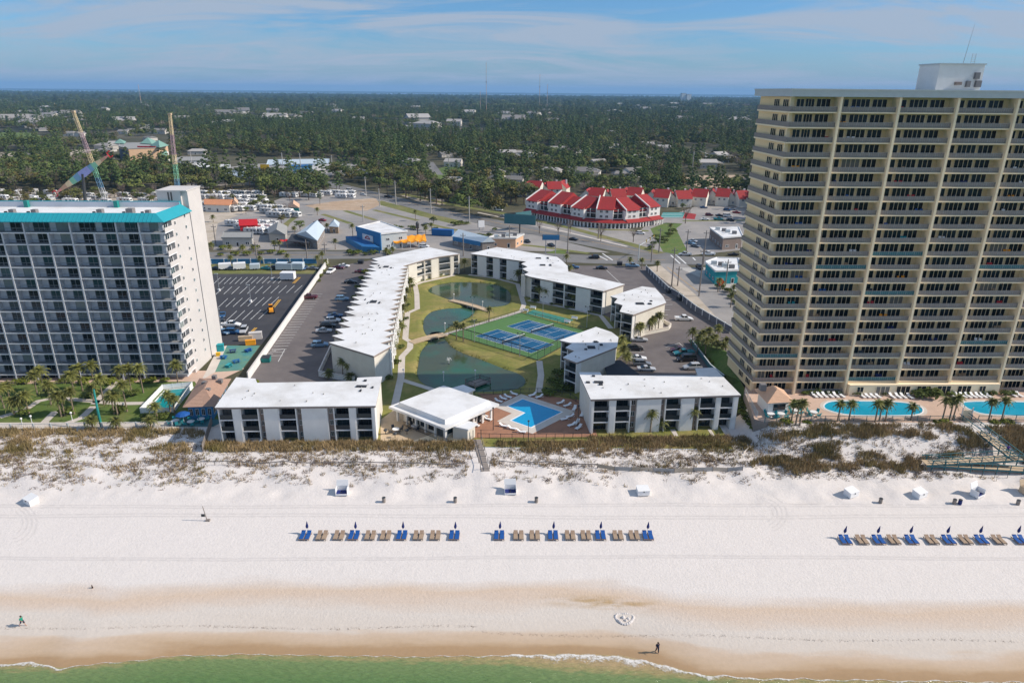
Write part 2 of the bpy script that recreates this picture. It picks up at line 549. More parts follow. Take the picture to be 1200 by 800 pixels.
def door_mesh(n, frame, glass, name, fw=0.05, vary=False):
 """n panes between frame bars in the unit square; y runs inwards"""
 b = MB()
 b.box(0.0, -0.02, 0.0, 1.0, 0.02, 1.0, 1)
 t = fw
 for k in range(n+1):
  x = k/n*(1-t)
  b.box(x, -0.06, 0, x+t, -0.02, 1, 0)
 b.box(t, -0.055, 1-t*0.9, 1-t, -0.02, 1, 0)
 b.box(t, -0.055, 0, 1-t, -0.02, t*0.9, 0)
 return b.mesh(name, [frame, glass])
def rail_mesh(name, mk, n=16, panel=None, posts=3):
 b = MB()
 b.box(0, -0.03, 0.93, 1, 0.03, 1.0)
 b.box(0, -0.02, 0.04, 1, 0.02, 0.10)
 for k in range(n+1):
  x = k/n*0.994
  w = 0.003 if k % (n//posts) else 0.008
  b.box(x, -0.012, 0.10, x+w, 0.012, 0.93)
 if panel:
  b.box(0.004, -0.004, 0.12, 0.996, 0.004, 0.90, 1)
 return b.mesh(name, [mk] + ([panel] if panel else []))
# ================================================================== THE SETTING
SEA_Z = -3.4
def wl_pt(x, y):
 p = g(x, y, SEA_Z)
 return (p.x, p.y)
WL = [wl_pt(*p) for p in ((-500, 781), (0, 778), (40, 775), (70, 782), (120, 777), (210, 768), (300, 766), (400, 768), (500, 769), (600, 767), (660, 765), (729, 767), (780, 779), (825, 790), (885, 794), (1000, 796), (1200, 799), (1700, 798))]
GREEN = [wl_pt(*p) for p in ((-500, 785), (0, 783), (69, 785), (120, 780), (210, 770), (300, 770), (400, 772), (500, 774), (600, 777), (660, 784), (750, 790), (840, 797), (885, 800), (1000, 803), (1200, 806), (1700, 806))]
PROF = [(40, -6.2), (60, -4.2), (68.5, -3.4), (72, -3.02), (73, -2.85), (78, -2.45), (81, -2.35), (90, -2.1), (102, -1.7), (107, -1.2), (111, -0.5), (115, -0.05), (117, 0.0), (140, 0.0)]
def sstep(a, b, x):
 t = max(0, min(1, (x-a)/(b-a)))
 return t*t*(3-2*t)
def beach_z(X, Y):
 w = 1 - sstep(74, 98, Y)
 Ye = Y - (interp(WL, X)-68.5)*w
 z = interp(PROF, Ye)
 if X > 46:
  z += TZ*sstep(114, 123.2, Y)*sstep(47.5, 53, X)
 d = sstep(101, 105, Y)*(1 - sstep(114, 117, Y))
 n = mnoise.noise((X*0.16, Y*0.22, 3.7))*0.55 + mnoise.noise((X*0.5, Y*0.6, 9.1))*0.22
 z += d*n
 z += 0.05*mnoise.noise((X*0.12, Y*0.3, 0.3))*sstep(76, 84, Y)
 z += 0.035*mnoise.noise((X*0.9, Y*0.9, 5.3))*sstep(74, 80, Y)*(1-sstep(112, 117, Y))
 return z + 0.02*sstep(114, 118, Y)
def gb(x, y):
 d = ray(x, y)
 lo, hi = 50.0, 134.0
 for _ in range(16):
  Y = (lo+hi)/2
  if CAM_H + d[2]*Y/d[1] > beach_z(d[0]*Y/d[1], Y): lo = Y
  else: hi = Y
 return Vector((d[0]*Y/d[1], Y, beach_z(d[0]*Y/d[1], Y)))

def grid_mesh(name, xs, ys, zf, attrs, mats, keep=None):
 V, F = [], []
 at = {k: [] for k in attrs}
 for y in ys:
  for x in xs:
   V.append((x, y, zf(x, y)))
   for k, fn in attrs.items():
    at[k].append(fn(x, y))
 nx = len(xs)
 for j in range(len(ys)-1):
  for i in range(nx-1):
   if keep and not keep((xs[i]+xs[i+1])/2, (ys[j]+ys[j+1])/2):
    continue
   a = j*nx+i
   F.append((a, a+1, a+1+nx, a+nx))
 me = bpy.data.meshes.new(name)
 me.from_pydata(V, [], F)
 me.polygons.foreach_set('use_smooth', [True]*len(F))
 for k, vals in at.items():
  A = me.attributes.new(k, 'FLOAT', 'POINT')
  A.data.foreach_set('value', vals)
 for m in mats:
  me.materials.append(MT[m] if isinstance(m, str) else m)
 o = bpy.data.objects.new(name, me)
 COL.objects.link(o)
 return o
def frange(a, b, s):
 n = int(round((b-a)/s))
 return [a+(b-a)*i/n for i in range(n+1)]

# ---- sand: dry and white inland, tan and wet towards the water
def sand_material():
 m = bpy.data.materials.new('beach_sand')
 m.use_nodes = True
 nt = m.node_tree
 N, L = nt.nodes, nt.links
 b = N['Principled BSDF']
 b.inputs['Specular IOR Level'].default_value = 0.25
 geo = N.new('ShaderNodeNewGeometry')
 at = N.new('ShaderNodeAttribute'); at.attribute_name = 'shore'
 st = N.new('ShaderNodeAttribute'); st.attribute_name = 'stain'
 mp = N.new('ShaderNodeMapping'); mp.inputs['Scale'].default_value = (0.05, 0.22, 1)
 L.new(geo.outputs['Position'], mp.inputs[0])
 nz = N.new('ShaderNodeTexNoise'); nz.inputs['Scale'].default_value = 1.0; nz.inputs['Detail'].default_value = 7; nz.inputs['Roughness'].default_value = 0.55
 L.new(mp.outputs[0], nz.inputs['Vector'])
 ma = N.new('ShaderNodeMath'); ma.operation = 'MULTIPLY_ADD'
 L.new(nz.outputs['Fac'], ma.inputs[0]); ma.inputs[1].default_value = 5.5
 L.new(at.outputs['Fac'], ma.inputs[2])
 dv = N.new('ShaderNodeMapRange')
 dv.inputs['From Min'].default_value = 1.0; dv.inputs['From Max'].default_value = 27.0
 L.new(ma.outputs[0], dv.inputs['Value'])
 cr = N.new('ShaderNodeValToRGB')
 e = cr.color_ramp.elements
 stops = [(0.0, (0.36, 0.235, 0.125)), (2.6, (0.40, 0.265, 0.15)), (3.6, (0.50, 0.37, 0.25)), (5.2, (0.56, 0.44, 0.335)), (6.0, (0.60, 0.53, 0.46)),
    (9.0, (0.62, 0.56, 0.50)), (11.2, (0.60, 0.49, 0.40)), (12.6, (0.60, 0.475, 0.37)), (14.2, (0.63, 0.55, 0.485)), (15.6, (0.69, 0.64, 0.60)), (26, (0.70, 0.65, 0.615))]
 e[0].position, e[0].color = 0.0, (*stops[0][1], 1)
 e[1].position, e[1].color = 1.0, (*stops[-1][1], 1)
 for d, c in stops[1:-1]:
  q = e.new(d/26.0); q.color = (*c, 1)
 L.new(dv.outputs[0], cr.inputs[0])
 n2 = N.new('ShaderNodeTexNoise'); n2.inputs['Scale'].default_value = 1.6; n2.inputs['Detail'].default_value = 8; n2.inputs['Roughness'].default_value = 0.7
 L.new(geo.outputs['Position'], n2.inputs['Vector'])
 r2 = N.new('ShaderNodeMapRange'); r2.inputs['From Min'].default_value = 0.3; r2.inputs['From Max'].default_value = 0.7
 r2.inputs['To Min'].default_value = 0.95; r2.inputs['To Max'].default_value = 1.05
 L.new(n2.outputs['Fac'], r2.inputs['Value'])
 sm = N.new('ShaderNodeMix'); sm.data_type = 'RGBA'
 L.new(cr.outputs[0], sm.inputs['A'])
 sm.inputs['B'].default_value = (0.36, 0.22, 0.06, 1)
 n4 = N.new('ShaderNodeTexNoise'); n4.inputs['Scale'].default_value = 0.8; n4.inputs['Detail'].default_value = 8
 L.new(mp.outputs[0], n4.inputs['Vector']); n4.inputs['Scale'].default_value = 4
 r4 = N.new('ShaderNodeMapRange'); r4.inputs['From Min'].default_value = 0.42; r4.inputs['From Max'].default_value = 0.62
 L.new(n4.outputs['Fac'], r4.inputs['Value'])
 mq = N.new('ShaderNodeMath'); mq.operation = 'MULTIPLY'
 L.new(st.outputs['Fac'], mq.inputs[0]); L.new(r4.outputs[0], mq.inputs[1])
 L.new(mq.outputs[0], sm.inputs['Factor'])
 vm = N.new('ShaderNodeVectorMath'); vm.operation = 'SCALE'
 L.new(sm.outputs['Result'], vm.inputs[0]); L.new(r2.outputs[0], vm.inputs['Scale'])
 L.new(vm.outputs[0], b.inputs['Base Color'])
 rr = N.new('ShaderNodeMapRange'); rr.inputs['From Min'].default_value = 2.5; rr.inputs['From Max'].default_value = 5.5
 rr.inputs['To Min'].default_value = 0.42; rr.inputs['To Max'].default_value = 0.95
 L.new(ma.outputs[0], rr.inputs['Value']); L.new(rr.outputs[0], b.inputs['Roughness'])
 # footprints and tyre ruts on the dry part only
 n3 = N.new('ShaderNodeTexNoise'); n3.inputs['Scale'].default_value = 2.6; n3.inputs['Detail'].default_value = 5; n3.inputs['Roughness'].default_value = 0.62
 L.new(geo.outputs['Position'], n3.inputs['Vector'])
 mp2 = N.new('ShaderNodeMapping'); mp2.inputs['Scale'].default_value = (0.018, 1.9, 1)
 L.new(geo.outputs['Position'], mp2.inputs[0])
 n5 = N.new('ShaderNodeTexNoise'); n5.inputs['Scale'].default_value = 1.0; n5.inputs['Detail'].default_value = 3
 L.new(mp2.outputs[0], n5.inputs['Vector'])
 ad = N.new('ShaderNodeMath'); ad.operation = 'MULTIPLY_ADD'
 L.new(n5.outputs['Fac'], ad.inputs[0]); ad.inputs[1].default_value = 0.35; L.new(n3.outputs['Fac'], ad.inputs[2])
 dry = N.new('ShaderNodeMapRange'); dry.inputs['From Min'].default_value = 5.0; dry.inputs['From Max'].default_value = 9.0
 dry.inputs['To Min'].default_value = 0.02
 L.new(ma.outputs[0], dry.inputs['Value'])
 bp = N.new('ShaderNodeBump'); bp.inputs['Distance'].default_value = 0.075
 L.new(dry.outputs[0], bp.inputs['Strength'])
 L.new(ad.outputs[0], bp.inputs['Height']); L.new(bp.outputs[0], b.inputs['Normal'])
 return m
MT['sand'] = sand_material()
stain_c = gb(712, 706)
def stain(x, y):
 return 0.9*math.exp(-((x-stain_c.x)/7.0)**2 - ((y-stain_c.y-0.06*(stain_c.x-x))/1.0)**2)
beach = grid_mesh('beach', frange(-175, 175, 0.8), frange(40, 133, 0.72), beach_z,
     {'shore': lambda x, y: y - interp(WL, x), 'stain': stain}, ['sand'],
     keep=lambda x, y: not (-50 < x < 44 and y > 119.5))
beach['kind'] = 'structure'

# ---- tyre ruts of the beach tractor, a little darker where the sand is pressed
MT['sand_rut'] = mat('sand_rut', (0.635, 0.59, 0.56), .95, .08, 1.5)
def rut(pts, w=.32):
 P = [gb(*p) for p in pts]
 Q = []
 for a, c in zip(P, P[1:]):
  n = max(2, int((c-a).length/.8))
  Q += [a.lerp(c, i/n) for i in range(n)]
 L, Rr = strip_pts(Q, w)
 b = MB()
 Z = lambda p: (p[0], p[1], beach_z(p[0], p[1])+.012)
 for i in range(len(L)-1):
  b.poly([Z(Rr[i]), Z(Rr[i+1]), Z(L[i+1]), Z(L[i])])
 b.build('tyre_rut', 'sand_rut')['kind'] = 'structure'
for y0, a_ in ((591, 1.2), (593.6, 1.2), (603, -1.5), (606, -1.5), (652, 1.6), (654.5, 1.6)):
 rut([(x, y0+a_*math.sin(x*.006)+.4*math.sin(x*.03)) for x in range(-80, 1300, 60)])
for k in range(4):
 for cx_, cy_, r0, t0, t1 in ((5, 612, 22, -.9, 1.3), (892, 602, 14, -1.2, 1.2)):
  r = r0+k*5.5
  rut([(cx_+r*math.cos(t0+(t1-t0)*i/8), cy_+.75*r*math.sin(t0+(t1-t0)*i/8)) for i in range(9)], .26)

# ---- sea
def sea_material():
 m = bpy.data.materials.new('sea_water')
 m.use_nodes = True
 nt = m.node_tree
 N, L = nt.nodes, nt.links
 b = N['Principled BSDF']
 b.inputs['Roughness'].default_value = 0.12
 b.inputs['IOR'].default_value = 1.33
 geo = N.new('ShaderNodeNewGeometry')
 at = N.new('ShaderNodeAttribute'); at.attribute_name = 'depth'
 mp = N.new('ShaderNodeMapping'); mp.inputs['Rotation'].default_value = (0, 0, R(35)); mp.inputs['Scale'].default_value = (0.5, 2.2, 1)
 L.new(geo.outputs['Position'], mp.inputs[0])
 nz = N.new('ShaderNodeTexNoise'); nz.inputs['Scale'].default_value = 0.9; nz.inputs['Detail'].default_value = 6
 L.new(mp.outputs[0], nz.inputs['Vector'])
 ma = N.new('ShaderNodeMath'); ma.operation = 'MULTIPLY_ADD'
 L.new(nz.outputs['Fac'], ma.inputs[0]); ma.inputs[1].default_value = 2.4; L.new(at.outputs['Fac'], ma.inputs[2])
 mr = N.new('ShaderNodeMapRange'); mr.inputs['From Min'].default_value = -0.2; mr.inputs['From Max'].default_value = 4.9
 L.new(ma.outputs[0], mr.inputs['Value'])
 cr = N.new('ShaderNodeValToRGB')
 e = cr.color_ramp.elements
 e[0].position, e[0].color = 0.0, (0.42, 0.31, 0.165, 1)
 e[1].position, e[1].color = 1.0, (0.115, 0.205, 0.070, 1)
 q = e.new(0.20); q.color = (0.33, 0.285, 0.13, 1)
 q = e.new(0.38); q.color = (0.18, 0.25, 0.10, 1)
 L.new(mr.outputs[0], cr.inputs[0])
 L.new(cr.outputs[0], b.inputs['Base Color'])
 bp = N.new('ShaderNodeBump'); bp.inputs['Distance'].default_value = 0.4; bp.inputs['Strength'].default_value = 0.8
 n2 = N.new('ShaderNodeTexNoise'); n2.inputs['Scale'].default_value = 1.7; n2.inputs['Detail'].default_value = 5
 L.new(mp.outputs[0], n2.inputs['Vector'])
 L.new(n2.outputs['Fac'], bp.inputs['Height']); L.new(bp.outputs[0], b.inputs['Normal'])
 return m
MT['sea'] = sea_material()
xs = [-9000, -2000, -600] + frange(-175, 175, 1.4) + [600, 2000, 9000]
ys = [-9000, -1500, -200, 0, 30] + frange(45, 72.5, 0.8)
sea = grid_mesh('sea', xs, ys, lambda x, y: SEA_Z, {'depth': lambda x, y: interp(GREEN, x)-y}, ['sea'])
sea['kind'] = 'structure'

# ---- foam along the water's edge
def foam_material():
 m = bpy.data.materials.new('foam')
 m.use_nodes = True
 nt = m.node_tree
 N, L = nt.nodes, nt.links
 b = N['Principled BSDF']
 b.inputs['Base Color'].default_value = (0.78, 0.76, 0.72, 1)
 b.inputs['Roughness'].default_value = 0.8
 geo = N.new('ShaderNodeNewGeometry')
 at = N.new('ShaderNodeAttribute'); at.attribute_name = 'thick'
 nz = N.new('ShaderNodeTexNoise'); nz.inputs['Scale'].default_value = 2.6; nz.inputs['Detail'].default_value = 7; nz.inputs['Roughness'].default_value = 0.7
 L.new(geo.outputs['Position'], nz.inputs['Vector'])
 ad = N.new('ShaderNodeMath'); ad.operation = 'ADD'
 L.new(nz.outputs['Fac'], ad.inputs[0]); L.new(at.outputs['Fac'], ad.inputs[1])
 mr = N.new('ShaderNodeMapRange'); mr.inputs['From Min'].default_value = 0.78; mr.inputs['From Max'].default_value = 1.05; mr.inputs['To Max'].default_value = 0.9
 L.new(ad.outputs[0], mr.inputs['Value']); L.new(mr.outputs[0], b.inputs['Alpha'])
 return m
MT['foam'] = foam_material()
FW = [(-500, .5), (0, 1.1), (55, 1.0), (80, .35), (130, .25), (560, .25), (610, .9), (660, 2.0), (740, 2.2), (800, 1.2), (860, .6), (1000, .35), (1700, .35)]
V, F, TH = [], [], []
cols_ = 360
for i in range(cols_+1):
 px = -120 + 1440*i/cols_
 p = g(px, 780, SEA_Z)
 X = p.x + 0
 w = interp(FW, px)
 y1 = interp(WL, X) + 0.12*math.sin(X*1.9) + 0.1*math.sin(X*0.7+1)
 for k in range(7):
  t = k/6
  V.append((X, y1 - w*t*(1.0 + 0.25*math.sin(X*1.3)), SEA_Z + 0.03 + 0.05*math.sin(math.pi*t)))
  TH.append(0.62*(1-t)**0.8 if k else 0.12)
 if i:
  a = (i-1)*7
  for k in range(6):
   F.append((a+k, a+k+1, a+k+8, a+k+7))
me = bpy.data.meshes.new('sea_foam')
me.from_pydata(V, [], F)
A = me.attributes.new('thick', 'FLOAT', 'POINT'); A.data.foreach_set('value', TH)
me.materials.append(MT['foam'])
tag(place('sea_foam', me), kind='stuff')

# ---- lakes carved into the resort's lawn
LK = -0.40
def lk(P):
 return [tuple(g(x, y, LK)[:2]) for x, y in P]
LAKE1 = smooth_closed(lk([(489, 440), (490, 428), (493, 413), (501, 402), (503, 396), (505, 390), (516, 389), (521, 396), (528, 405), (541, 413), (563, 421), (588, 431), (608, 438), (616, 447), (607, 455), (585, 458), (552, 459), (515, 456), (497, 450)]), 5)
LAKE2 = smooth_closed(lk([(497, 388), (496, 378), (499, 371), (507, 365), (523, 361.5), (538, 361), (548, 358.5), (556, 360.5), (556, 366), (550, 371.5), (540, 377), (530, 381), (522, 387), (518, 392), (503, 394)]), 5)
LAKE3 = smooth_closed(lk([(502, 341), (509, 335), (525, 331.5), (542, 330.5), (566, 331.5), (584, 334.5), (596, 341), (599, 350), (594, 357), (578, 360), (560, 361), (551, 359.5), (532, 353), (515, 347)]), 5)
LAKES = [LAKE1, LAKE2, LAKE3]
LBB = [(min(p[0] for p in L)-2.5, min(p[1] for p in L)-2.5, max(p[0] for p in L)+2.5, max(p[1] for p in L)+2.5) for L in LAKES]
GXY = (-50.0, 119.5, 44.0, 254.0)
def lawn_z(x, y):
 d = 9.0
 for L, bb in zip(LAKES, LBB):
  if bb[0] < x < bb[2] and bb[1] < y < bb[3]:
   q = pdist(x, y, L)
   d = min(d, -q if inpoly(x, y, L) else q)
 edge = min(x-GXY[0], GXY[2]-x, y-GXY[1], GXY[3]-y)
 if edge < 0.3:
  return 0.04
 z = LK - 0.35 + (0.04-LK+0.35)*sstep(-0.9, 1.3, d)
 return z + 0.008*mnoise.noise((x*0.3, y*0.3, 1))*sstep(1, 3, d)
lawn = grid_mesh('resort_lawn', frange(GXY[0], GXY[2], 0.8), frange(GXY[1], GXY[3], 0.8), lawn_z, {}, ['lawn'])
lawn['kind'] = 'structure'
def water_material(name, c, rough=0.06, bump=0.03, scale=1.2, c2=None, sc2=0.08):
 m = mat(name, c, rough, 0.1, 0.2, bump, scale, blotch=(c2, 0.9, sc2) if c2 else None, spec=0.5)
 m.node_tree.nodes['Principled BSDF'].inputs['IOR'].default_value = 1.33
 return m
MT['lake'] = water_material('lake_water', (0.065, 0.080, 0.045), 0.05, 0.02, 1.3, (0.020, 0.125, 0.072), 0.045)
for L in LAKES:
 b = MB()
 b.poly([(x, y, LK) for x, y in ccw(L)])
 b.build('lake_water', 'lake')['kind'] = 'structure'

# ---- the plain to the horizon, with the hole that the lawn fills
def ground_material():
 m = mat('plain_ground', (0.060, 0.058, 0.026), 0.95, 0.25, 0.05, blotch=((0.15, 0.125, 0.085), 0.75, 0.012))
 return m
MT['plain'] = ground_material()
b = MB()
X = [-30000, -4000, -400, GXY[0]+0.01, GXY[2]-0.01, 400, 4000, 30000]
Y = [130, GXY[3]-0.01, 320, 700, 2000, 9000]
for i in range(len(X)-1):
 for j in range(len(Y)-1):
  if i == 3 and j == 0:
   continue
  b.poly([(X[i], Y[j], 0), (X[i+1], Y[j], 0), (X[i+1], Y[j+1], 0), (X[i], Y[j+1], 0)])
b.build('ground', 'plain')['kind'] = 'structure'
MT['bay'] = mat('bay_water', (0.10, 0.16, 0.22), 0.35, 0.05, 0.002, spec=0.5)
b = MB()
b.poly([(-30000, 9000, 0), (30000, 9000, 0), (30000, 17000, 0), (-30000, 17000, 0)])
b.build('bay', 'bay')['kind'] = 'structure'
MT['farland'] = mat('far_forest', (0.03, 0.045, 0.02), 0.95, 0.3, 0.004)
b = MB()
n = 120
top = [(-30000+60000*i/n, 17050+500*mnoise.noise((i*0.21, 0, 0)), 20+16*mnoise.noise((i*0.6, 3, 0))+8*mnoise.noise((i*1.9, 5, 0))) for i in range(n+1)]
for i in range(n):
 a, c = top[i], top[i+1]
 b.poly([(a[0], a[1]-150, -1), (c[0], c[1]-150, -1), c, a])
 b.poly([a, c, (c[0], 30000, 20), (a[0], 30000, 20)])
b.build('far_shore_forest', 'farland')['kind'] = 'stuff'

# ---- streets, lots, paths (each sheet a few millimetres above the one below)
band('street', [(-100, 303), (60, 302), (250, 300), (420, 298.5), (560, 298), (700, 304), (860, 306), (1250, 312)], 15, 0.030, 'road')
band('highway', [(300, 196), (408, 221), (470, 236), (525, 251), (600, 265), (667, 279), (735, 292), (800, 305)], 15, 0.022, 'road')
band('highway_verge', [(440, 236), (500, 252), (545, 263)], 9, 0.014, 'verge')
band('highway_verge', [(470, 227), (530, 240), (600, 252), (672, 268), (735, 285), (775, 297)], 5, 0.034, 'verge')
for P in ([(404, 247), (440, 258)], [(438, 246), (490, 258.5)], [(378, 251), (411, 262)], [(322, 286), (336, 262), (345, 255)], [(500, 262), (536, 270)], [(586, 284), (640, 290), (690, 297)], [(690, 268.5), (760, 270.5)], [(800, 259), (880, 258)], [(700, 278), (722, 281)]):
 band('planting_strip', P, 3.2, 0.019, 'verge')
sheet('traffic_island', [(640, 296), (652, 293), (664, 294), (662, 298), (648, 299)], 0.019, 'lawn_green')
band('footpath', [(560, 249), (600, 257.5), (660, 271), (735, 289)], 1.6, 0.040, 'path')
sheet('car_park_paving', [(255, 262), (330, 232), (420, 222), (480, 245), (560, 262), (640, 278), (715, 296), (560, 293), (420, 293), (250, 293)], 0.010, 'pave_pale')
sheet('trailer_park_ground', [(-60, 232), (150, 226), (330, 238), (330, 268), (250, 285), (-60, 285)], 0.007, 'sandy')
sheet('dirt_yard', [(357, 241), (392, 236), (440, 232), (446, 240), (430, 247), (375, 246)], 0.016, 'dirt')
sheet('dirt_field', [(792, 206), (870, 205), (882, 219), (880, 223), (805, 218), (796, 213)], 0.012, 'dirt')
sheet('dirt_yard', [(470, 229), (520, 233), (522, 240), (500, 240)], 0.013, 'sandy')
sheet('plaza_paving', [(590, 250), (640, 254), (750, 270), (760, 262), (820, 240), (880, 236), (900, 290), (800, 300), (700, 288), (600, 268)], 0.012, 'pave_pale')
sheet('grass_triangle', [(762, 268), (778, 297), (808, 299), (792, 268), (800, 262), (780, 261)], 0.018, 'lawn_green')
sheet('golf_green', [(-20, 155), (15, 152), (45, 158), (72, 168), (50, 171), (20, 165), (-20, 166)], 0.02, 'lawn_green')
sheet('dry_field', [(-40, 181), (30, 178), (50, 186), (20, 192), (-40, 194)], 0.02, 'sandy')
sheet('dry_field', [(70, 176), (125, 175), (135, 186), (80, 186)], 0.02, 'sandy')
sheet('commercial_paving', [(195, 205), (300, 192), (430, 192), (440, 204), (330, 208), (230, 222)], 0.012, 'pave_pale')
sheet('residential_street', [(500, 190), (508, 190), (517, 202), (520, 205), (505, 205)], 0.014, 'road')
sheet('garden_lawn', [(505, 200), (540, 190), (545, 212), (500, 216)], 0.010, 'lawn_green')
sheet('side_street', [(772, 309), (803, 309), (850, 340), (905, 370), (900, 420), (866, 400), (812, 345), (790, 326)], 0.034, 'pave_pale')
sheet('verge_sand', [(758, 313), (774, 311), (815, 345), (862, 396), (850, 398), (800, 345)], 0.036, 'sandy')
sheet('corner_lot', [(795, 314), (880, 312), (880, 345), (850, 338)], 0.037, 'concrete')
lotE = sheet('east_car_park', [(610, 311), (757, 312), (800, 346), (866, 400), (878, 445), (700, 447), (738, 405), (743, 397), (716, 373), (705, 368), (660, 330)], 0.062, 'asphalt_old')
lotW = sheet('west_car_park', [(379, 322), (396, 312), (440, 304), (452, 330), (410, 415), (420, 449), (284, 449)], 0.062, 'asphalt_old')
sheet('dark_car_park', [(205, 321), (370, 321), (335, 372), (306, 404), (250, 404), (215, 404)], 0.045, 'asphalt_dark')
sheet('street_verge', [(205, 309), (372, 309), (370, 321), (205, 321)], 0.047, 'verge')
sheet('tower_lawn', [(-60, 440), (170, 440), (250, 450), (262, 498), (-80, 503)], 0.045, 'lawn_green')
sheet('tower_terrace', [(-60, 440), (260, 434), (272, 420), (286, 432), (244, 452), (232, 452), (228, 447), (-60, 451)], 0.052, 'pink_deck')
sheet('playground', [(266, 405), (305, 405), (283, 434), (252, 436)], 0.056, 'teal_floor')
sheet('tower_path', [(256, 407), (266, 405), (252, 436), (236, 446)], 0.058, 'path')
for P in ([(0, 489), (30, 480), (45, 470), (65, 466), (140, 473), (190, 472)], [(110, 476), (95, 490), (75, 497)], [(65, 482), (52, 495), (57, 501)], [(140, 446), (128, 455), (110, 474)]):
 band('garden_path', P, 1.6, 0.060, 'path')
band('beach_promenade', [(-80, 499.5), (120, 498.5), (262, 496.5)], 3.0, 0.066, 'path')
band('lake_path', [(462, 478), (470, 442), (471, 418), (480.5, 408), (481, 400.5), (475, 397), (477.5, 367), (489, 362), (488.5, 345), (486.5, 334), (494, 331), (533, 322.5)], 1.7, 0.078, 'path')
band('lake_path', [(521.5, 392), (560, 380.5), (593, 370.5), (611, 364.8), (614, 357), (606.5, 333), (580, 326), (549, 322)], 1.6, 0.082, 'path')
band('lake_path', [(481, 401.5), (499, 397)], 2.4, 0.086, 'path')
band('lake_path', [(619, 352), (660, 360), (704, 370), (716, 385)], 1.6, 0.076, 'path')
band('lake_path', [(632, 423), (634, 440), (631, 460)], 1.6, 0.080, 'path')
band('lake_path', [(470, 445), (505, 456), (520, 462)], 1.5, 0.083, 'path')
sheet('clubhouse_terrace', [(446, 492), (462, 480), (540, 505), (548, 518), (446, 519)], 0.070, 'wood_pale')
for P in ([(268, 519), (273, 519), (268, 525), (262, 525)], [(291, 518), (297, 518), (292, 525), (286, 525)], [(337, 516), (342, 516), (338, 523), (332, 523)], [(785, 503), (791, 503), (795, 511), (790, 511)], [(829, 503), (833, 503), (838, 511), (834, 511)], [(850, 503), (853, 503), (857, 510), (853, 510)]):
 sheet('step_slab', P, 0.074, 'path')
sheet('pool_deck', [(560, 461), (640, 464), (690, 470), (700, 512), (556, 513), (548, 507), (556, 494), (575, 476)], 0.072, 'brick_deck')
b = MB()
b.prism([g(x, y, TZ) for x, y in ((872, 458), (880, 425), (1300, 425), (1300, 494.5), (898, 495.5), (884, 491))], -1, TZ+.06, 0, 1)
b.build('tower_pool_deck', ['wood_grey', 'pink_deck'])['kind'] = 'structure'
b = MB()
lw = [g(*p) for p in ((806, 398), (836, 432), (858, 452), (876, 476))]
up = [g(*p, TZ) for p in ((842, 392), (852, 412), (868, 446), (885, 476))]
for i in range(3):
 b.poly([(lw[i].x, lw[i].y, .07), (lw[i+1].x, lw[i+1].y, .07), (up[i+1].x, up[i+1].y, TZ-.1), (up[i].x, up[i].y, 1.2 if i == 0 else TZ-.1)])
b.build('tower_side_lawn', 'lawn_green')['kind'] = 'structure'

# ---- painted markings
def marks(name, segs, w, z, m):
 b = MB()
 for p, q in segs:
  a, c = g(*p), g(*q)
  d = (c-a).normalized()
  n = Vector((-d.y, d.x, 0))*w/2
  b.poly([(*(a+n)[:2], z), (*(c+n)[:2], z), (*(c-n)[:2], z), (*(a-n)[:2], z)])
 o = b.build(name, m)
 tag(o, kind='structure')
 return o
S = []
for (x0, y0, x1, y1, n) in ((250, 333, 326, 332, 13), (253, 345, 345, 343, 11), (256, 360, 316, 358, 8), (265, 376, 303, 374, 5)):
 for i in range(n):
  t = i/(n-1)
  x, y = lerp(x0, x1, t), lerp(y0, y1, t)
  k = (y-250)/82
  S.append(((x, y), (x+8.2*k, y-7.6*k)))
marks('parking_lines', S, 0.16, 0.050, 'paint_white')
marks('yellow_lines', [((343, 332), (350, 325)), ((345, 332), (352, 325)), ((319, 361), (327, 351)), ((321, 361), (329, 351)), ((291, 392), (299, 384)), ((293, 392), (301, 384))], 0.35, 0.051, 'paint_yellow')
S = []
for i in range(24):
 t = i/23
 x, y = lerp(307, 362, t), lerp(417, 345, t**0.92)
 S.append(((x+4*(1-t)+3, y), (x+25-9*t, y-0.4)))
S.append(((311, 409), (365, 338)))
for i in range(5):
 S.append(((300+i*4.6, 425-3.6*i), (309+i*3.6, 425-3.4*i)))
S += [((319, 411), (334, 409)), ((334, 409), (326, 424))]
marks('parking_lines', S, 0.14, 0.067, 'paint_white')
S = []
for i in range(7):
 S.append(((793-2.5*i, 345+6*i), (777-2.5*i+1.5*i, 345.5+6*i)))
S += [((780, 407), (796, 402)), ((796, 402), (802, 408)), ((711, 317), (727, 332))]
for i in range(6):
 S.append(((735+1.5*i, 398+7*i), (752+1.5*i, 399+7*i)))
marks('parking_lines', S, 0.14, 0.067, 'paint_white')
marks('crossing_lines', [((786, 299), (797, 309)), ((792, 298.5), (804, 309)), ((812, 302), (815, 305)), ((700, 299), (712, 305)), ((706, 297), (718, 305))], 0.6, 0.036, 'paint_white')
marks('lane_line', [((230, 299.4), (420, 298.2)), ((700, 303.6), (780, 304.6))], 0.2, 0.035, 'paint_yellow')
marks('lane_line', [((782, 313), (800, 328)), ((800, 328), (820, 343))], 0.2, 0.040, 'paint_yellow')
marks('lane_line', [((420, 224), (600, 265.2)), ((600, 265.2), (770, 298))], 0.25, 0.028, 'paint_yellow')

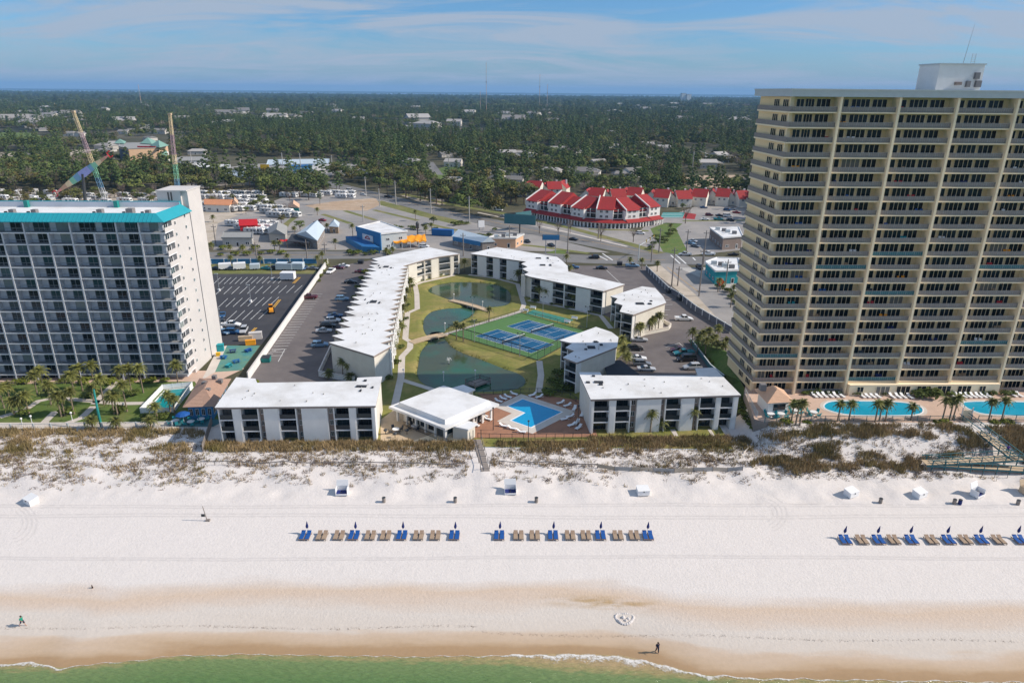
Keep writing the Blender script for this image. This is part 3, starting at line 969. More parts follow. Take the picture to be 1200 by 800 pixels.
# ---- tennis courts
CQ = [g(*p) for p in ((526, 391.5), (611, 366.5), (690, 389), (630, 422.5))]
sheet('tennis_court_surface', CQ, 0.088, 'court_green', px=False)
def bil(Q, u, v):
 return (Q[0]*(1-u)+Q[1]*u)*(1-v) + (Q[3]*(1-u)+Q[2]*u)*v
COURTS = [[g(*p) for p in ((557, 394), (583, 386), (649.5, 404), (622.5, 414))], [g(*p) for p in ((594, 382.5), (619, 375), (680, 391), (653, 399.5))]]
for Q in COURTS:
 sheet('tennis_court_paint', Q, 0.094, 'court_blue', px=False)
 b = MB()
 for (u0, v0, u1, v1) in ((.16, .12, .16, .88), (.84, .12, .84, .88), (.05, .12, .95, .12), (.05, .88, .95, .88), (.05, .12, .05, .88), (.95, .12, .95, .88), (.16, .31, .84, .31), (.16, .69, .84, .69), (.5, .31, .5, .69),
        (0, 0, 1, 0), (1, 0, 1, 1), (1, 1, 0, 1), (0, 1, 0, 0)):
  a, c = bil(Q, u0, v0), bil(Q, u1, v1)
  d = (c-a).normalized()
  n = Vector((-d.y, d.x, 0))*0.045
  b.poly([(*(a+n)[:2], .099), (*(c+n)[:2], .099), (*(c-n)[:2], .099), (*(a-n)[:2], .099)])
 b.build('court_lines', 'paint_white')['kind'] = 'structure'
# ================================================================== RESORT BUILDINGS
def offset_poly(P, ds):
 """inset a counter-clockwise polygon, each edge i (P[i] to P[i+1]) by its own distance"""
 n = len(P)
 lines = []
 for i in range(n):
  a, b = Vector(P[i][:2]), Vector(P[(i+1) % n][:2])
  d = (b-a).normalized()
  nrm = Vector((-d.y, d.x))
  lines.append((a + nrm*ds[i], d))
 out = []
 for i in range(n):
  (p, d), (q, e) = lines[i-1], lines[i]
  den = d.x*e.y - d.y*e.x
  if abs(den) < 1e-3:
   out.append(q)
  else:
   t = ((q.x-p.x)*e.y - (q.y-p.y)*e.x)/den
   out.append(p + d*t)
 return out
DOOR3 = door_mesh(3, 'dark_metal', 'glass_dark', 'door_three_panes', 0.02)
DOOR2 = door_mesh(2, 'white_paint', 'glass_dark', 'door_two_panes', 0.05)
RAILD = rail_mesh('rail_dark', 'dark_metal', 20)
RAILB = rail_mesh('rail_smoked', 'dark_metal', 8, 'rail_smoke', 4)
FL = 2.5
def frame_at(a, b, inset=0.25):
 """local frame of a facade from a to b: x along it, y into the building"""
 a, b = Vector(a[:2]), Vector(b[:2])
 d = (b-a).normalized()
 nrm = Vector((-d.y, d.x))
 o = a + nrm*inset
 M = Matrix(((d.x, nrm.x, 0, o.x), (d.y, nrm.y, 0, o.y), (0, 0, 1, 0), (0, 0, 0, 1)))
 return M, (b-a).length
def facade(root, M, L, segs, depth=1.9, H=7.55, x_in=0.25, wall='stucco_white'):
 tot = sum(w for _, w in segs)
 x = x_in
 Lx = L-2*x_in
 for k, w in segs:
  x0, x1 = x, x + Lx*w/tot
  x = x1
  if k == 'w':
   bpart('wall_panel', root, M, x0, -0.06, 0.05, x1, depth+0.1, H, wall)
  elif k == 'c':
   bpart('wall_panel', root, M, x0, 0.75, 0.05, x1, depth+0.1, H, 'brown_panel')
   for f in range(3):
    upart('window', root, DOOR2, M, x0+0.2, 0.72, f*FL+0.95, x1-0.2, f*FL+2.05)
  else:
   bpart('pier', root, M, x0, 0.0, 0.05, x0+0.22, depth+0.1, H, wall)
   bpart('pier', root, M, x1-0.22, 0.0, 0.05, x1, depth+0.1, H, wall)
   for f in range(3):
    z = f*FL + 0.12
    if f:
     bpart('balcony_slab', root, M, x0+0.22, 0.01, z-0.22, x1-0.22, depth+0.1, z, 'slab_white')
     bpart('balcony_floor', root, M, x0+0.24, 0.16, z, x1-0.24, depth, z+0.02, 'balcony_floor')
     upart('railing', root, RAILB, M, x0+0.22, 0.12, z, x1-0.22, z+1.0)
    upart('glass_door', root, DOOR3, M, x0+0.24, depth-0.02, z, x1-0.24, z+2.26)
def villa(name, label, px, facades, Hh=8.0, depth=1.9, wall='stucco_cream', roof='roof_white', hatches=(), vents=12, world=False):
 P = [Vector(p[:2]) for p in (px if world else [g(x, y, Hh) for x, y in px])]
 c = sum(P, Vector((0, 0)))/len(P)
 root = thing(name, label, 'building', (c.x, c.y, 0))
 P = [p-c for p in P]
 ds = [0.25]*len(P)
 for e in facades:
  ds[e] = 0.25+depth
 Q = offset_poly(P, ds)
 b = MB()
 b.prism(Q, 0.0, Hh-0.5)
 b.build('wall', wall, root)
 b = MB()
 b.prism(P, Hh-0.46, Hh-0.07, 0)
 b.prism(offset_poly(P, [-0.06]*len(P)), Hh-0.07, Hh, 1)
 b.build('roof', ['fascia_brown', roof], root)
 for e, segs in facades.items():
  M, L = frame_at(P[e], P[(e+1) % len(P)])
  facade(root, M, L, segs, depth, Hh-0.45)
 for (x0, y0, x1, y1) in hatches:
  p, q = g(x0, y0, Hh), g(x1, y1, Hh)
  bpart('skylight', root, None, min(p.x, q.x)-c.x, min(p.y, q.y)-c.y, Hh, max(p.x, q.x)-c.x, max(p.y, q.y)-c.y, Hh+0.22, 'roof_dark')
 rnd = random.Random(len(name)+len(px)+int(c.x))
 lo = [min(p.x for p in Q), min(p.y for p in Q)]
 hi = [max(p.x for p in Q), max(p.y for p in Q)]
 R2 = offset_poly(P, [1.5]*len(P))
 k = 0
 for _ in range(vents*5):
  x, y = rnd.uniform(lo[0], hi[0]), rnd.uniform(lo[1], hi[1])
  if k < vents and inpoly(x, y, R2):
   k += 1
   s = rnd.choice((0.08, 0.1, 0.14))
   bpart('roof_vent', root, None, x-s, y-s, Hh, x+s, y+s, Hh+rnd.uniform(0.15, 0.35), 'concrete')
 return root, c, P, Q

A_PX = [(252, 477), (440, 475), (447.5, 441), (419, 442.5), (418, 446.5), (301, 448.5), (299, 443.5), (277, 442)]
villa('apartment_block', 'low white-roofed block nearest the beach on the left, beside the brown-roofed bar', A_PX,
  {0: [('b', 18), ('w', 8), ('b', 22), ('c', 6), ('w', 17), ('b', 22), ('c', 6), ('w', 31), ('c', 7), ('b', 20), ('w', 6), ('b', 21), ('w', 3)]},
  hatches=[(418, 452, 429, 454), (426, 447, 430, 445.5), (435, 455, 438, 453.5), (421, 459, 424, 457)])
I_PX = [(692.5, 467.5), (868, 462.5), (845.5, 439.5), (837, 430.5), (815, 431.5), (818, 439.8), (705, 439.8), (703, 436), (679, 436), (680, 440)]
villa('apartment_block', 'low white-roofed block behind the dunes, between the resort pool and the cream tower', I_PX,
  {0: [('w', 2), ('b', 20), ('w', 6), ('b', 19), ('c', 7), ('w', 29), ('c', 5), ('b', 20), ('w', 15), ('c', 6), ('b', 21), ('w', 4), ('b', 17), ('w', 5)]},
  hatches=[(696, 447, 707, 449), (702, 451.5, 706, 450), (687, 449, 691, 447.5), (694, 441.5, 697, 440.3)])
DE_PX = [(551, 297), (617, 306.5), (611, 309), (618.5, 312.5), (612.5, 315), (620, 319), (614.5, 321.5), (621, 324), (707, 341), (732, 333), (665.5, 318), (665, 311.5), (658, 305), (652.5, 301), (582.5, 289.5)]
villa('apartment_block', 'longest low white-roofed block at the back of the lawn, beyond the tennis courts', DE_PX,
  {0: [('b', 8), ('w', 10), ('b', 9), ('w', 7), ('b', 9), ('w', 13), ('b', 6), ('w', 3)], 2: [('b', 1)], 4: [('b', 1)],
  7: [('b', 12), ('w', 14), ('b', 14), ('b', 14), ('w', 15), ('b', 14)]},
  hatches=[(628, 303.3, 634, 302.3), (641, 303.5, 643, 302), (633, 311.5, 639, 310.2), (644, 311.8, 646, 310)])
F_PX = [(715.5, 347), (724, 349.5), (720, 354.5), (730, 357.5), (726.5, 365), (742, 368.5), (780.5, 354.5), (777, 347.5), (767.5, 337.5), (752.5, 335.5)]
villa('apartment_block', 'low white-roofed block with a stepped front in the middle of the car park', F_PX,
  {0: [('b', 1)], 2: [('b', 1)], 4: [('b', 1)]}, depth=1.5,
  hatches=[(746, 357, 754, 355), (760, 357, 763, 355.5), (762, 353.5, 764, 352.5)])
G_PX = [(656, 398.5), (671, 402), (663, 407), (673.5, 411), (660, 418.5), (676, 424.5), (723, 406), (724.5, 395), (716.5, 389), (698.5, 383)]
villa('apartment_block', 'low white-roofed block half in shadow between the tennis courts and the pool', G_PX,
  {0: [('b', 1)], 2: [('b', 1)], 4: [('b', 1)]}, depth=1.5,
  hatches=[(689, 408.5, 697, 406), (696, 401.5, 700, 400), (703, 405, 706, 403.5), (685, 410, 688, 409)])
b = MB()
P = [g(x, y, 3.6) for x, y in ((707, 424), (727, 421.5), (749, 438), (712, 441))]
c = sum(P, Vector((0, 0, 0)))/4
r_ = thing('storage_shed', 'dark flat-roofed shed between the two white-roofed blocks beside the parked cars', 'shed', (c.x, c.y, 0))
b.prism([(p.x-c.x, p.y-c.y) for p in P], 3.3, 3.6)
b.build('roof', 'roof_dark', r_)
b = MB()
b.prism(offset_poly(ccw([(p.x-c.x, p.y-c.y) for p in P]), [0.4]*4), 0, 3.3)
b.build('wall', 'stucco_white', r_)
bpart('door', r_, None, -1.0, -1.0, 0.1, -0.96, 0.2, 2.2, 'dark_metal')

# ---- the long wing with saw-tooth sides
def toothed_wing():
 W0, W1 = g(385, 401, 8), g(436, 303.3, 8)
 E0, E1 = g(458.5, 405, 8), g(479, 309.5, 8)
 Sm = g(438, 417, 8)
 n = 18
 west, east = [], []
 for i in range(n):
  a, q = W0.lerp(W1, i/n), W0.lerp(W1, (i+1)/n)
  mid = a.lerp(q, 0.42)
  dep = 3.9 if i % 2 == 0 else 2.7
  west += [a, Vector((mid.x+dep, mid.y-0.5, 8))]
  a, q = E0.lerp(E1, i/n), E0.lerp(E1, (i+1)/n)
  mid = a.lerp(q, 0.38)
  dep = 2.9 if i % 2 == 0 else 2.1
  east += [a, Vector((mid.x-dep, mid.y, 8))]
 rest = [E1] + [g(x, y, 8) for x, y in ((498, 304), (514, 300.7), (538, 297.3), (502, 289.5))] + [W1]
 P3 = [Sm] + east + rest + west[::-1]
 P = [Vector(p[:2]) for p in P3]
 c = Vector((-40.0, 195.0))
 root = thing('apartment_block', 'long white-roofed wing with saw-tooth edges between the west car park and the ponds', 'building', (c.x, c.y, 0))
 P = [p-c for p in P]
 k_end = 1+len(east)
 # walls: the same outline pulled towards the middle
 mid_x = lambda y: lerp((W0.x+E0.x)/2, (W1.x+E1.x)/2, max(0, min(1, (y+c.y-W0.y)/(W1.y-W0.y))))-c.x
 Q = []
 for i, p in enumerate(P):
  if 1 <= i <= k_end:
   Q.append(Vector((p.x-0.7, p.y)))
  elif k_end < i <= k_end+3:
   Q.append(Vector((p.x, p.y+2.0)))
  elif i == k_end+4:
   Q.append(Vector((p.x, p.y-0.4)))
  elif i == 0:
   Q.append(Vector((p.x, p.y+0.35)))
  else:
   Q.append(Vector((p.x+0.5, p.y+0.02)))
 b = MB()
 b.prism(Q, 0, 7.5)
 b.build('wall', 'stucco_cream', root)
 b = MB()
 b.prism(P, 7.54, 7.93, 0)
 b.prism(P, 7.93, 8.0, 1)
 b.build('roof', ['fascia_brown', 'roof_white'], root)
 for i in range(n):
  t, v, t2 = P[1+2*i], P[2+2*i], P[3+2*i]
  bpart('pier', root, Matrix.Translation((t.x-0.75, t.y+0.15, 0)) @ Matrix.Rotation(R(-12), 4, 'Z'), -0.25, -0.1, 0.05, 0.45, 0.5, 7.5, 'stucco_white')
  M, L = frame_at((v.x-0.7, v.y), (t2.x-0.7, t2.y), 0.0)
  for f in range(3):
   z = f*FL+0.12
   upart('glass_door', root, DOOR2, M, 0.35, -0.03, z, L-0.5, z+2.1)
   if f:
    bpart('balcony_slab', root, M, 0.2, -1.3, z-0.2, L-0.25, -0.07, z, 'slab_white')
 # the short wing across the north end
 for j, segs in ((k_end, [('w', 1), ('b', 1)]), (k_end+1, [('b', 1.0), ('w', 1.0)]), (k_end+2, [('b', 2.2), ('w', 0.5), ('b', 1)])):
  M, L = frame_at(P[j], P[j+1], 0.3)
  facade(root, M, L, segs, 1.8, 7.5, 0.05, 'stucco_cream')
 for (x0, y0, x1, y1) in ((449, 313.5, 456, 312), (444, 314.5, 446.5, 313.5), (457, 314.5, 459.5, 313.5), (443, 312, 445, 311), (433, 355, 442, 352.5), (430, 356, 432, 354), (443, 356, 446, 354), (427, 352, 429, 350.5)):
  p, q = g(x0, y0, 8), g(x1, y1, 8)
  bpart('skylight', root, None, min(p.x, q.x)-c.x, min(p.y, q.y)-c.y, 8, max(p.x, q.x)-c.x, max(p.y, q.y)-c.y, 8.2, 'roof_dark')
 rnd = random.Random(4)
 for _ in range(26):
  t = rnd.random()
  a, q = W0.lerp(W1, t), E0.lerp(E1, t)
  p = a.lerp(q, rnd.uniform(0.35, 0.65))
  s = rnd.choice((.08, .12))
  bpart('roof_vent', root, None, p.x-c.x-s, p.y-c.y-s, 8, p.x-c.x+s, p.y-c.y+s, 8.3, 'concrete')
toothed_wing()

# ================================================================== CREAM TOWER (right)
def win_group(n, name):
 return door_mesh(n, 'tower_cream', 'glass_tower', name, 0.10/n)
TW2, TW3, TW4 = win_group(2, 'tower_door_two'), win_group(3, 'tower_door_three'), win_group(4, 'tower_door_four')
TRAIL = rail_mesh('tower_rail', 'rail_grey', 24, 'rail_panel', 6)
TRAIL_B = rail_mesh('tower_rail_tinted', 'rail_grey', 24, 'teal_rail', 6)
def cream_tower():
 X0, YF = 52.6, 137.0
 root = thing('condo_tower', 'tall cream condominium tower with stacked balconies on the right', 'building', (X0, YF, TZ), R(2.3))
 root.scale = (.933, .96, .94)
 lines = [0, 10.0, 22.2, 34.4, 47.0, 59.2, 71.4]
 XR, D, FH, NF = 71.4, 18.0, 2.973, 22
 rec = 2.1
 b = MB()
 b.box(0.55, rec, 0, XR, D, 65.4)
 b.build('wall', 'tower_yellow', root)
 b = MB()
 b.box(-0.7, -0.8, 65.45, XR+0.5, D+0.6, 66.7)
 b.box(-0.85, -0.95, 66.7, XR+0.6, D+0.7, 66.95)
 b.build('cornice', 'fascia_grey', root)
 for X in lines[1:]:
  bpart('fin_wall', root, None, X-0.26, -0.45, 0.02, X+0.26, rec+0.05, 65.43, 'tower_cream')
 bpart('pier', root, None, 0.5, rec-0.35, 0.02, 1.2, rec+0.1, 65.43, 'tower_cream')
 rnd = random.Random(5)
 for k in range(NF+1):
  z = k*FH
  if 0 < k < NF:
   bpart('floor_slab', root, None, 0.0, 0.0, z-0.12, XR+0.3, rec+0.03, z+0.12, 'tower_cream')
   bpart('side_slab', root, None, 0.0, rec+0.03, z-0.16, 0.57, D-0.2, z+0.16, 'tower_cream')
   bpart('side_parapet', root, None, 0.02, 0.1, z+0.2, 0.16, D-0.3, z+1.12, 'rail_panel')
   bpart('side_parapet', root, None, 0.16, D-0.45, z+0.2, 0.55, D-0.3, z+1.12, 'rail_panel')
  if k == NF:
   break
  zb = z+0.13
  for i in range(6):
   a, c2 = lines[i], lines[i+1]
   w = c2-a
   if i == 0:
    sp = ((1.8, 3.5, TW2, 'glass_door'), (3.7, 5.6, TW3, 'window'), (6.0, 9.0, TW3, 'sliding_door'))
   else:
    sp = ((a+0.045*w, a+0.235*w, TW2, 'glass_door'), (a+0.275*w, a+0.60*w, TW4, 'window'), (a+0.635*w, a+0.895*w, TW3, 'sliding_door'))
   if k == 0 and 2 <= i <= 3:
    continue
   for q0, q1, me, nm in sp:
    upart(nm, root, me, None, q0, rec-0.03, zb, q1, zb+2.52)
   if k or i in (0, 1, 4, 5):
    upart('railing', root, TRAIL if rnd.random() > 0.03 else TRAIL_B, None, a+0.25 if i else 0.16, 0.24, zb, c2-0.2, zb+1.02)
  for y0, y1 in ((2.7, 5.4), (7.2, 10.0)):
   M = Matrix(((0, 1, 0, 0.55), (-1, 0, 0, 0), (0, 0, 1, 0), (0, 0, 0, 1)))
   upart('side_window', root, TW3, M, -y1, -0.03, z+0.95, -y0, z+2.45)
 # ground-floor lounge built out over the pool terrace
 bpart('lounge_wall', root, None, 22.6, -1.3, 0.02, 58.8, rec, 2.72, 'tower_cream')
 for i in range(7):
  x = 24.0+i*4.9
  if i in (0, 6):
   upart('lounge_window', root, TW2, None, x+0.4, -1.34, 0.9, x+2.0, 2.3)
  else:
   upart('lounge_window', root, TW3, None, x, -1.34, 0.2, x+3.4, 2.4)
 # penthouse on the roof
 p0, p1 = g(1075, 100, 67), g(1152, 100, 67)
 ph = MB()
 ph.box(34.0, 7.5, 66.9, 43.8, 14.5, 72.0)
 o = ph.build('penthouse', 'stucco_white', root)
 b = MB()
 b.box(33.8, 7.3, 72.0, 44.0, 14.7, 72.25)
 b.build('penthouse_cap', 'fascia_grey', o)
 for x0, z0, x1, z1, mk in ((37.9, 68.0, 39.2, 68.6, 'brown_panel'), (40.3, 67.6, 41.1, 68.8, 'ac_grey'), (41.8, 69.2, 42.8, 70.5, 'ac_grey'), (42.3, 67.6, 43.5, 68.9, 'ac_grey')):
  bpart('air_handler', o, None, x0, 6.9, z0, x1, 7.5, z1, mk)
 b = MB()
 b.tube((39.9, 9, 72.2), (40.6, 9, 80.0), 0.06, 0.02, 5)
 b.build('whip_antenna', 'grey_metal', root)
 b = MB()
 for x in (41.0, 41.8):
  b.tube((x, 8.2, 72.0), (x, 8.2, 74.2), 0.04, n=4)
 for k in range(6):
  b.tube((41.0, 8.2, 72.3+k*0.35), (41.8, 8.2, 72.3+k*0.35), 0.03, n=4)
 b.build('roof_ladder', 'grey_metal', root)
cream_tower()

# balcony furniture that shows as spots of colour on the cream tower
def balcony_chair_mesh(mk):
 b = MB()
 b.box(-0.3, -0.3, 0.38, 0.3, 0.3, 0.46)
 b.hexa([(-0.3, 0.24, 0.46), (0.3, 0.24, 0.46), (0.3, 0.32, 0.46), (-0.3, 0.32, 0.46)], [(-0.3, 0.42, 1.05), (0.3, 0.42, 1.05), (0.3, 0.5, 1.05), (-0.3, 0.5, 1.05)])
 for x in (-0.28, 0.24):
  for y in (-0.28, 0.24):
   b.box(x, y, 0, x+0.05, y+0.05, 0.38)
 for x in (-0.32, 0.27):
  b.box(x, -0.28, 0.6, x+0.06, 0.36, 0.65)
 return b.mesh('balcony_chair', [mk])
CHAIRM = {k: balcony_chair_mesh(k) for k in ('teal_canvas', 'navy_canvas', 'red', 'white_paint', 'orange', 'wood', 'dark_metal', 'blue_canvas')}
rnd = random.Random(8)
TM = Matrix.Translation((52.6, 137.0, TZ)) @ Matrix.Rotation(R(2.3), 4, 'Z') @ Matrix.Diagonal((.933, .96, .94, 1))
CN = {'teal_canvas': 'teal', 'navy_canvas': 'navy', 'red': 'red', 'white_paint': 'white', 'orange': 'orange', 'wood': 'brown wooden', 'dark_metal': 'dark', 'blue_canvas': 'blue'}
ORD = ['first', 'second', 'third', 'fourth', 'fifth', 'sixth', 'seventh', 'eighth', 'ninth', 'tenth', 'eleventh', 'twelfth', 'thirteenth', 'fourteenth', 'fifteenth', 'sixteenth', 'seventeenth', 'eighteenth', 'nineteenth', 'twentieth', 'twenty-first', 'twenty-second']
BAYN = ['corner', 'second', 'third', 'fourth', 'fifth']
seen = set()
for k in range(110):
 f, bay = rnd.randrange(1, 22), rnd.randrange(0, 5)
 a, c2 = ((1.5, 9.4), (10.6, 20.4), (22.8, 32.6), (35.0, 45.2), (47.6, 57.4))[bay]
 mk = rnd.choice(list(CN))
 x = rnd.uniform(a, c2)
 n2 = rnd.choice((1, 2, 2))
 if (f, bay) in seen:
  continue
 seen.add((f, bay))
 for j in range(n2):
  o = place('balcony_chair', CHAIRM[mk])
  o.location = TM @ Vector((x+j*0.9, 1.2+rnd.uniform(-.2, .2), f*2.973+0.13))
  o.rotation_euler = (0, 0, rnd.uniform(-0.5, 0.5))
  side = '' if n2 == 1 else (', left one' if j == 0 else ', right one')
  tag(o, f'{CN[mk]} chair on cream tower, {ORD[21-f]} floor down, {BAYN[bay]} bay{side}', 'chair', 'chairs on the cream tower balconies')

# ================================================================== TEAL-ROOFED TOWER (left)
LD = door_mesh(3, 'rail_slate', 'glass_teal', 'teal_tower_door', 0.03)
LD1 = door_mesh(1, 'white_paint', 'glass_teal', 'small_window', 0.1)
LW2 = door_mesh(2, 'white_paint', 'glass_teal', 'end_window', 0.06)
LRAIL = rail_mesh('picket_rail', 'rail_slate', 16, None, 4)
def teal_tower():
 XE, YF = -78.0, 151.4
 root = thing('condo_tower', 'white condominium tower with a teal metal roof edge on the left', 'building', (XE, YF, 0), R(2.0))
 fins = [-5.3-5.03*k for k in range(14)]
 XL = fins[-1]-0.2
 D, rec = 14.6, 1.7
 zs = [35.6-2.62*k for k in range(14)]           # floor levels from the top
 b = MB()
 b.box(XL, rec, 0, -0.9, D, 38.3)
 b.build('wall', 'pale_wall', root)
 b = MB()
 b.box(-0.92, 4.4, 0, 0, D, 38.2)
 b.build('end_wall', 'tower_white', root)
 for i, x in enumerate(fins):
  top = 38.2 if i % 2 == 1 or i == 0 else 35.5
  bpart('fin_wall', root, None, x-0.16, -0.1, 0.02, x+0.16, rec+0.05, top, 'fin_grey')
 rnd = random.Random(3)
 for k, z in enumerate(zs):
  bpart('floor_slab', root, None, XL, 0.0, z-0.14, 0.25, rec+0.03, z+0.1, 'slab_white')
  bpart('balcony_floor', root, None, XL, 0.14, z+0.1, 0.0, rec, z+0.12, 'balcony_floor')
  bpart('end_slab', root, None, -0.9, rec+0.03, z-0.14, 0.25, 4.42, z+0.1, 'slab_white')
  edges = [0.0]+fins
  for i in range(len(edges)-1):
   x1, x0 = edges[i], edges[i+1]
   w = x1-x0
   upart('railing', root, LRAIL, None, x0+0.16, 0.08, z+0.1, x1-(0.16 if i else -0.2), z+1.1)
   if i == 0:
    upart('glass_door', root, LD, None, x0+0.28*w, rec-0.03, z+0.1, x0+0.66*w, z+2.42)
   elif k == 0:
    upart('glass_door', root, LD, None, x0+0.22*w, rec-0.03, z+0.1, x0+0.94*w, z+2.42)
   else:
    upart('glass_door', root, LD, None, x0+0.32*w, rec-0.03, z+0.1, x0+0.965*w, z+2.46)
  bpart('end_parapet', root, None, 0.12, 0.1, z+0.1, 0.24, 4.4, z+1.1, 'tower_white')
  M = Matrix(((0, -1, 0, -0.89), (1, 0, 0, 0), (0, 0, 1, 0), (0, 0, 0, 1)))
  upart('end_window', root, LW2, M, 2.0, -0.03, z+0.15, 4.0, z+2.2)
  M = Matrix(((0, -1, 0, 0.0), (1, 0, 0, 0), (0, 0, 1, 0), (0, 0, 0, 1)))
  for y, dz in ((5.6, 0.9), (11.2, 1.6)):
   upart('small_window', root, LD1, M, y, -0.03, z+dz-0.1, y+0.75, z+dz+0.75)
 # ground floor: dark recess under the first slab
 for i in range(len(fins)-1):
  upart('glass_door', root, LD, None, fins[i+1]+0.3, rec-0.05, 0.05, fins[i]-0.3, 1.35)
 # teal metal roof edge of standing-seam panels
 b = MB()
 zo, zi = 38.2, 39.8
 fo, fi = -0.55, 1.5
 eo, ei = 0.55, -1.9
 b.poly([(XL, fo, zo), (eo, fo, zo), (ei, fi, zi), (XL, fi, zi)])
 b.poly([(eo, fo, zo), (eo, D+0.3, zo), (ei, D+0.3, zi), (ei, fi, zi)])
 b.poly([(XL, fo, zo-0.14), (eo, fo, zo-0.14), (eo, fo, zo), (XL, fo, zo)])
 b.poly([(eo, fo, zo-0.14), (eo, D+0.3, zo-0.14), (eo, D+0.3, zo), (eo, fo, zo)])
 b.poly([(XL, fo, zo-0.14), (XL, rec, zo-0.14), (eo, rec, zo-0.14), (eo, fo, zo-0.14)])
 b.poly([(XL, fi, zi), (ei, fi, zi), (ei, fi+0.25, zi), (XL, fi+0.25, zi)])
 b.poly([(XL, fi+0.25, zi), (ei, fi+0.25, zi), (ei, fi+0.25, 38.4), (XL, fi+0.25, 38.4)])
 b.box(XL, D-0.3, 38.3, ei, D+0.2, 40.5)
 mans = b.build('teal_roof_edge', 'teal_roof', root)
 sm = MB()
 sm.box(-0.03, 0, 0, 0.03, 0.07, 1)
 seam = sm.mesh('roof_seam', ['teal_roof'])
 n = int((eo-XL)/0.9)
 for i in range(n):
  x = XL+0.3+i*0.9
  xt = min(x, ei)
  d = Vector((0, fi-fo, zi-zo))
  if x > ei:
   continue
  q = d.to_track_quat('Z', 'Y').to_matrix().to_4x4()
  T = Matrix.Translation((x, fo, zo+0.01)) @ Matrix.Rotation(-math.atan2(fi-fo, zi-zo), 4, 'X') @ Matrix.Diagonal((1, -1, d.length, 1))
  place('roof_seam', seam, mans, T)
 b = MB()
 b.box(XL, fi+0.3, 38.3, -1.8, D-0.3, 39.1)
 b.build('roof', 'roof_white', root)
 bpart('inner_parapet', root, None, XL, D-0.42, 39.1, ei, D-0.32, 40.35, 'pale_wall')
 for px_, s in ((28, .55), (54, .55), (130, .6), (165, .75), (185, .5)):
  p = g(px_, 246, 39.2)
  x = p.x-XE
  u = bpart('roof_fan', root, None, x-s, 5.6-s, 39.1, x+s, 5.6+s, 39.1+1.5*s, 'ac_grey')
  bpart('roof_pipe', root, None, x-s-0.7, 4.6, 39.1, x-s-0.2, 5.1, 39.6, 'dark_metal')
 for px_ in (15, 125):
  x = g(px_, 240, 40.5).x-XE
  bpart('roof_hatch', root, None, x-0.5, D-1.4, 39.1, x+0.4, D-0.5, 40.7, 'teal_paint')
 # lift and stair shaft behind the end wall, with its slot of stair windows
 b = MB()
 b.box(-7.2, D+0.25, 0, -1.6, D+8.6, 42.8)
 b.box(-1.6, D+0.9, 0, -0.2, D+8.6, 42.8)
 sh = b.build('stair_shaft', 'tower_white', root)
 b = MB()
 b.box(-7.4, D+0.1, 42.8, -0.05, D+8.75, 43.05)
 b.build('shaft_cap', 'tower_white', sh)
 for k in range(26):
  bpart('stair_window', sh, None, -1.6, D+0.3, 1.0+k*1.44, -0.9, D+0.86, 2.25+k*1.44, 'glass_dark')
 for x in (-4.6, -3.9):
  bpart('shaft_pipe', sh, None, x, D+0.1, 40.6, x+0.25, D+0.25, 42.6, 'dark_metal')
teal_tower()
# ================================================================== CLUBHOUSE, POOL, COURTS, BRIDGES
def clubhouse():
 E = [g(x, y, 3.6) for x, y in ((455.5, 476), (521.5, 502), (585, 473), (520, 451.5))]
 c = sum(E, Vector())/4
 c = Vector((c.x, c.y))
 P = ccw([Vector((p.x, p.y))-c for p in E])
 root = thing('clubhouse', 'white clubhouse with a broad square overhanging roof beside the swimming pool', 'clubhouse', (c.x, c.y, 0))
 W = offset_poly(P, [2.0]*4)
 b = MB()
 b.prism(W, 0, 3.1)
 b.build('wall', 'stucco_cream', root)
 b = MB()
 b.prism(P, 3.1, 3.6)
 I1, I2 = offset_poly(P, [1.2]*4), offset_poly(P, [1.5]*4)
 b.loft([[(p.x, p.y, 3.6) for p in I1], [(p.x, p.y, 4.5) for p in I2]], cap0=False)
 b.build('roof', 'roof_white', root)
 # colonnade: piers with dark windows between them on the two seaward sides
 for i in range(4):
  a, q = P[i], P[(i+1) % 4]
  mid = (a+q)/2
  M, L = frame_at(a, q, 1.1)
  if mid.y > 0.2:
   continue
  n = 5
  for k in range(n+1):
   x = 1.2 + (L-2.4)*k/n
   bpart('pier', root, M, x-0.2, 0, 0.05, x+0.2, 0.4, 3.1, 'stucco_white')
  M2, L2 = frame_at(W[i], W[(i+1) % 4], 0)
  for k in range(n):
   x0 = 0.4 + (L2-0.8)*k/n
   x1 = 0.4 + (L2-0.8)*(k+1)/n
   upart('window', root, DOOR3, M2, x0+0.25, -0.03, 0.7 if k < n-1 else 0.2, x1-0.25, 2.6)
  if mid.x < 0:
   for k in range(3):
    upart('railing', root, RAILD, M, 3.5+k*4.3, -0.5, 0.06, 7.7+k*4.3, 1.1)
 # smaller rear wing
 for nm, px, z0, z1 in (('rear_wing', ((527, 455), (547, 461), (557, 456), (543, 450.5)), 0, 3.2), ('front_wing', ((527, 498.5), (548.5, 503), (560, 496), (540, 490.5)), 0, 3.0)):
  Q = [g(x, y, z1) for x, y in px]
  Q = ccw([Vector((p.x, p.y))-c for p in Q])
  b = MB()
  b.prism(offset_poly(Q, [0.4]*4), z0, z1-0.3)
  o = b.build(nm, 'stucco_cream', root)
  b = MB()
  b.prism(Q, z1-0.3, z1)
  b.build('wing_roof', 'roof_white', o)
 return root
clubhouse()
sheet('clubhouse_patio', [(483, 517), (508, 508), (530, 508), (548, 518)], 0.075, 'tower_cream')
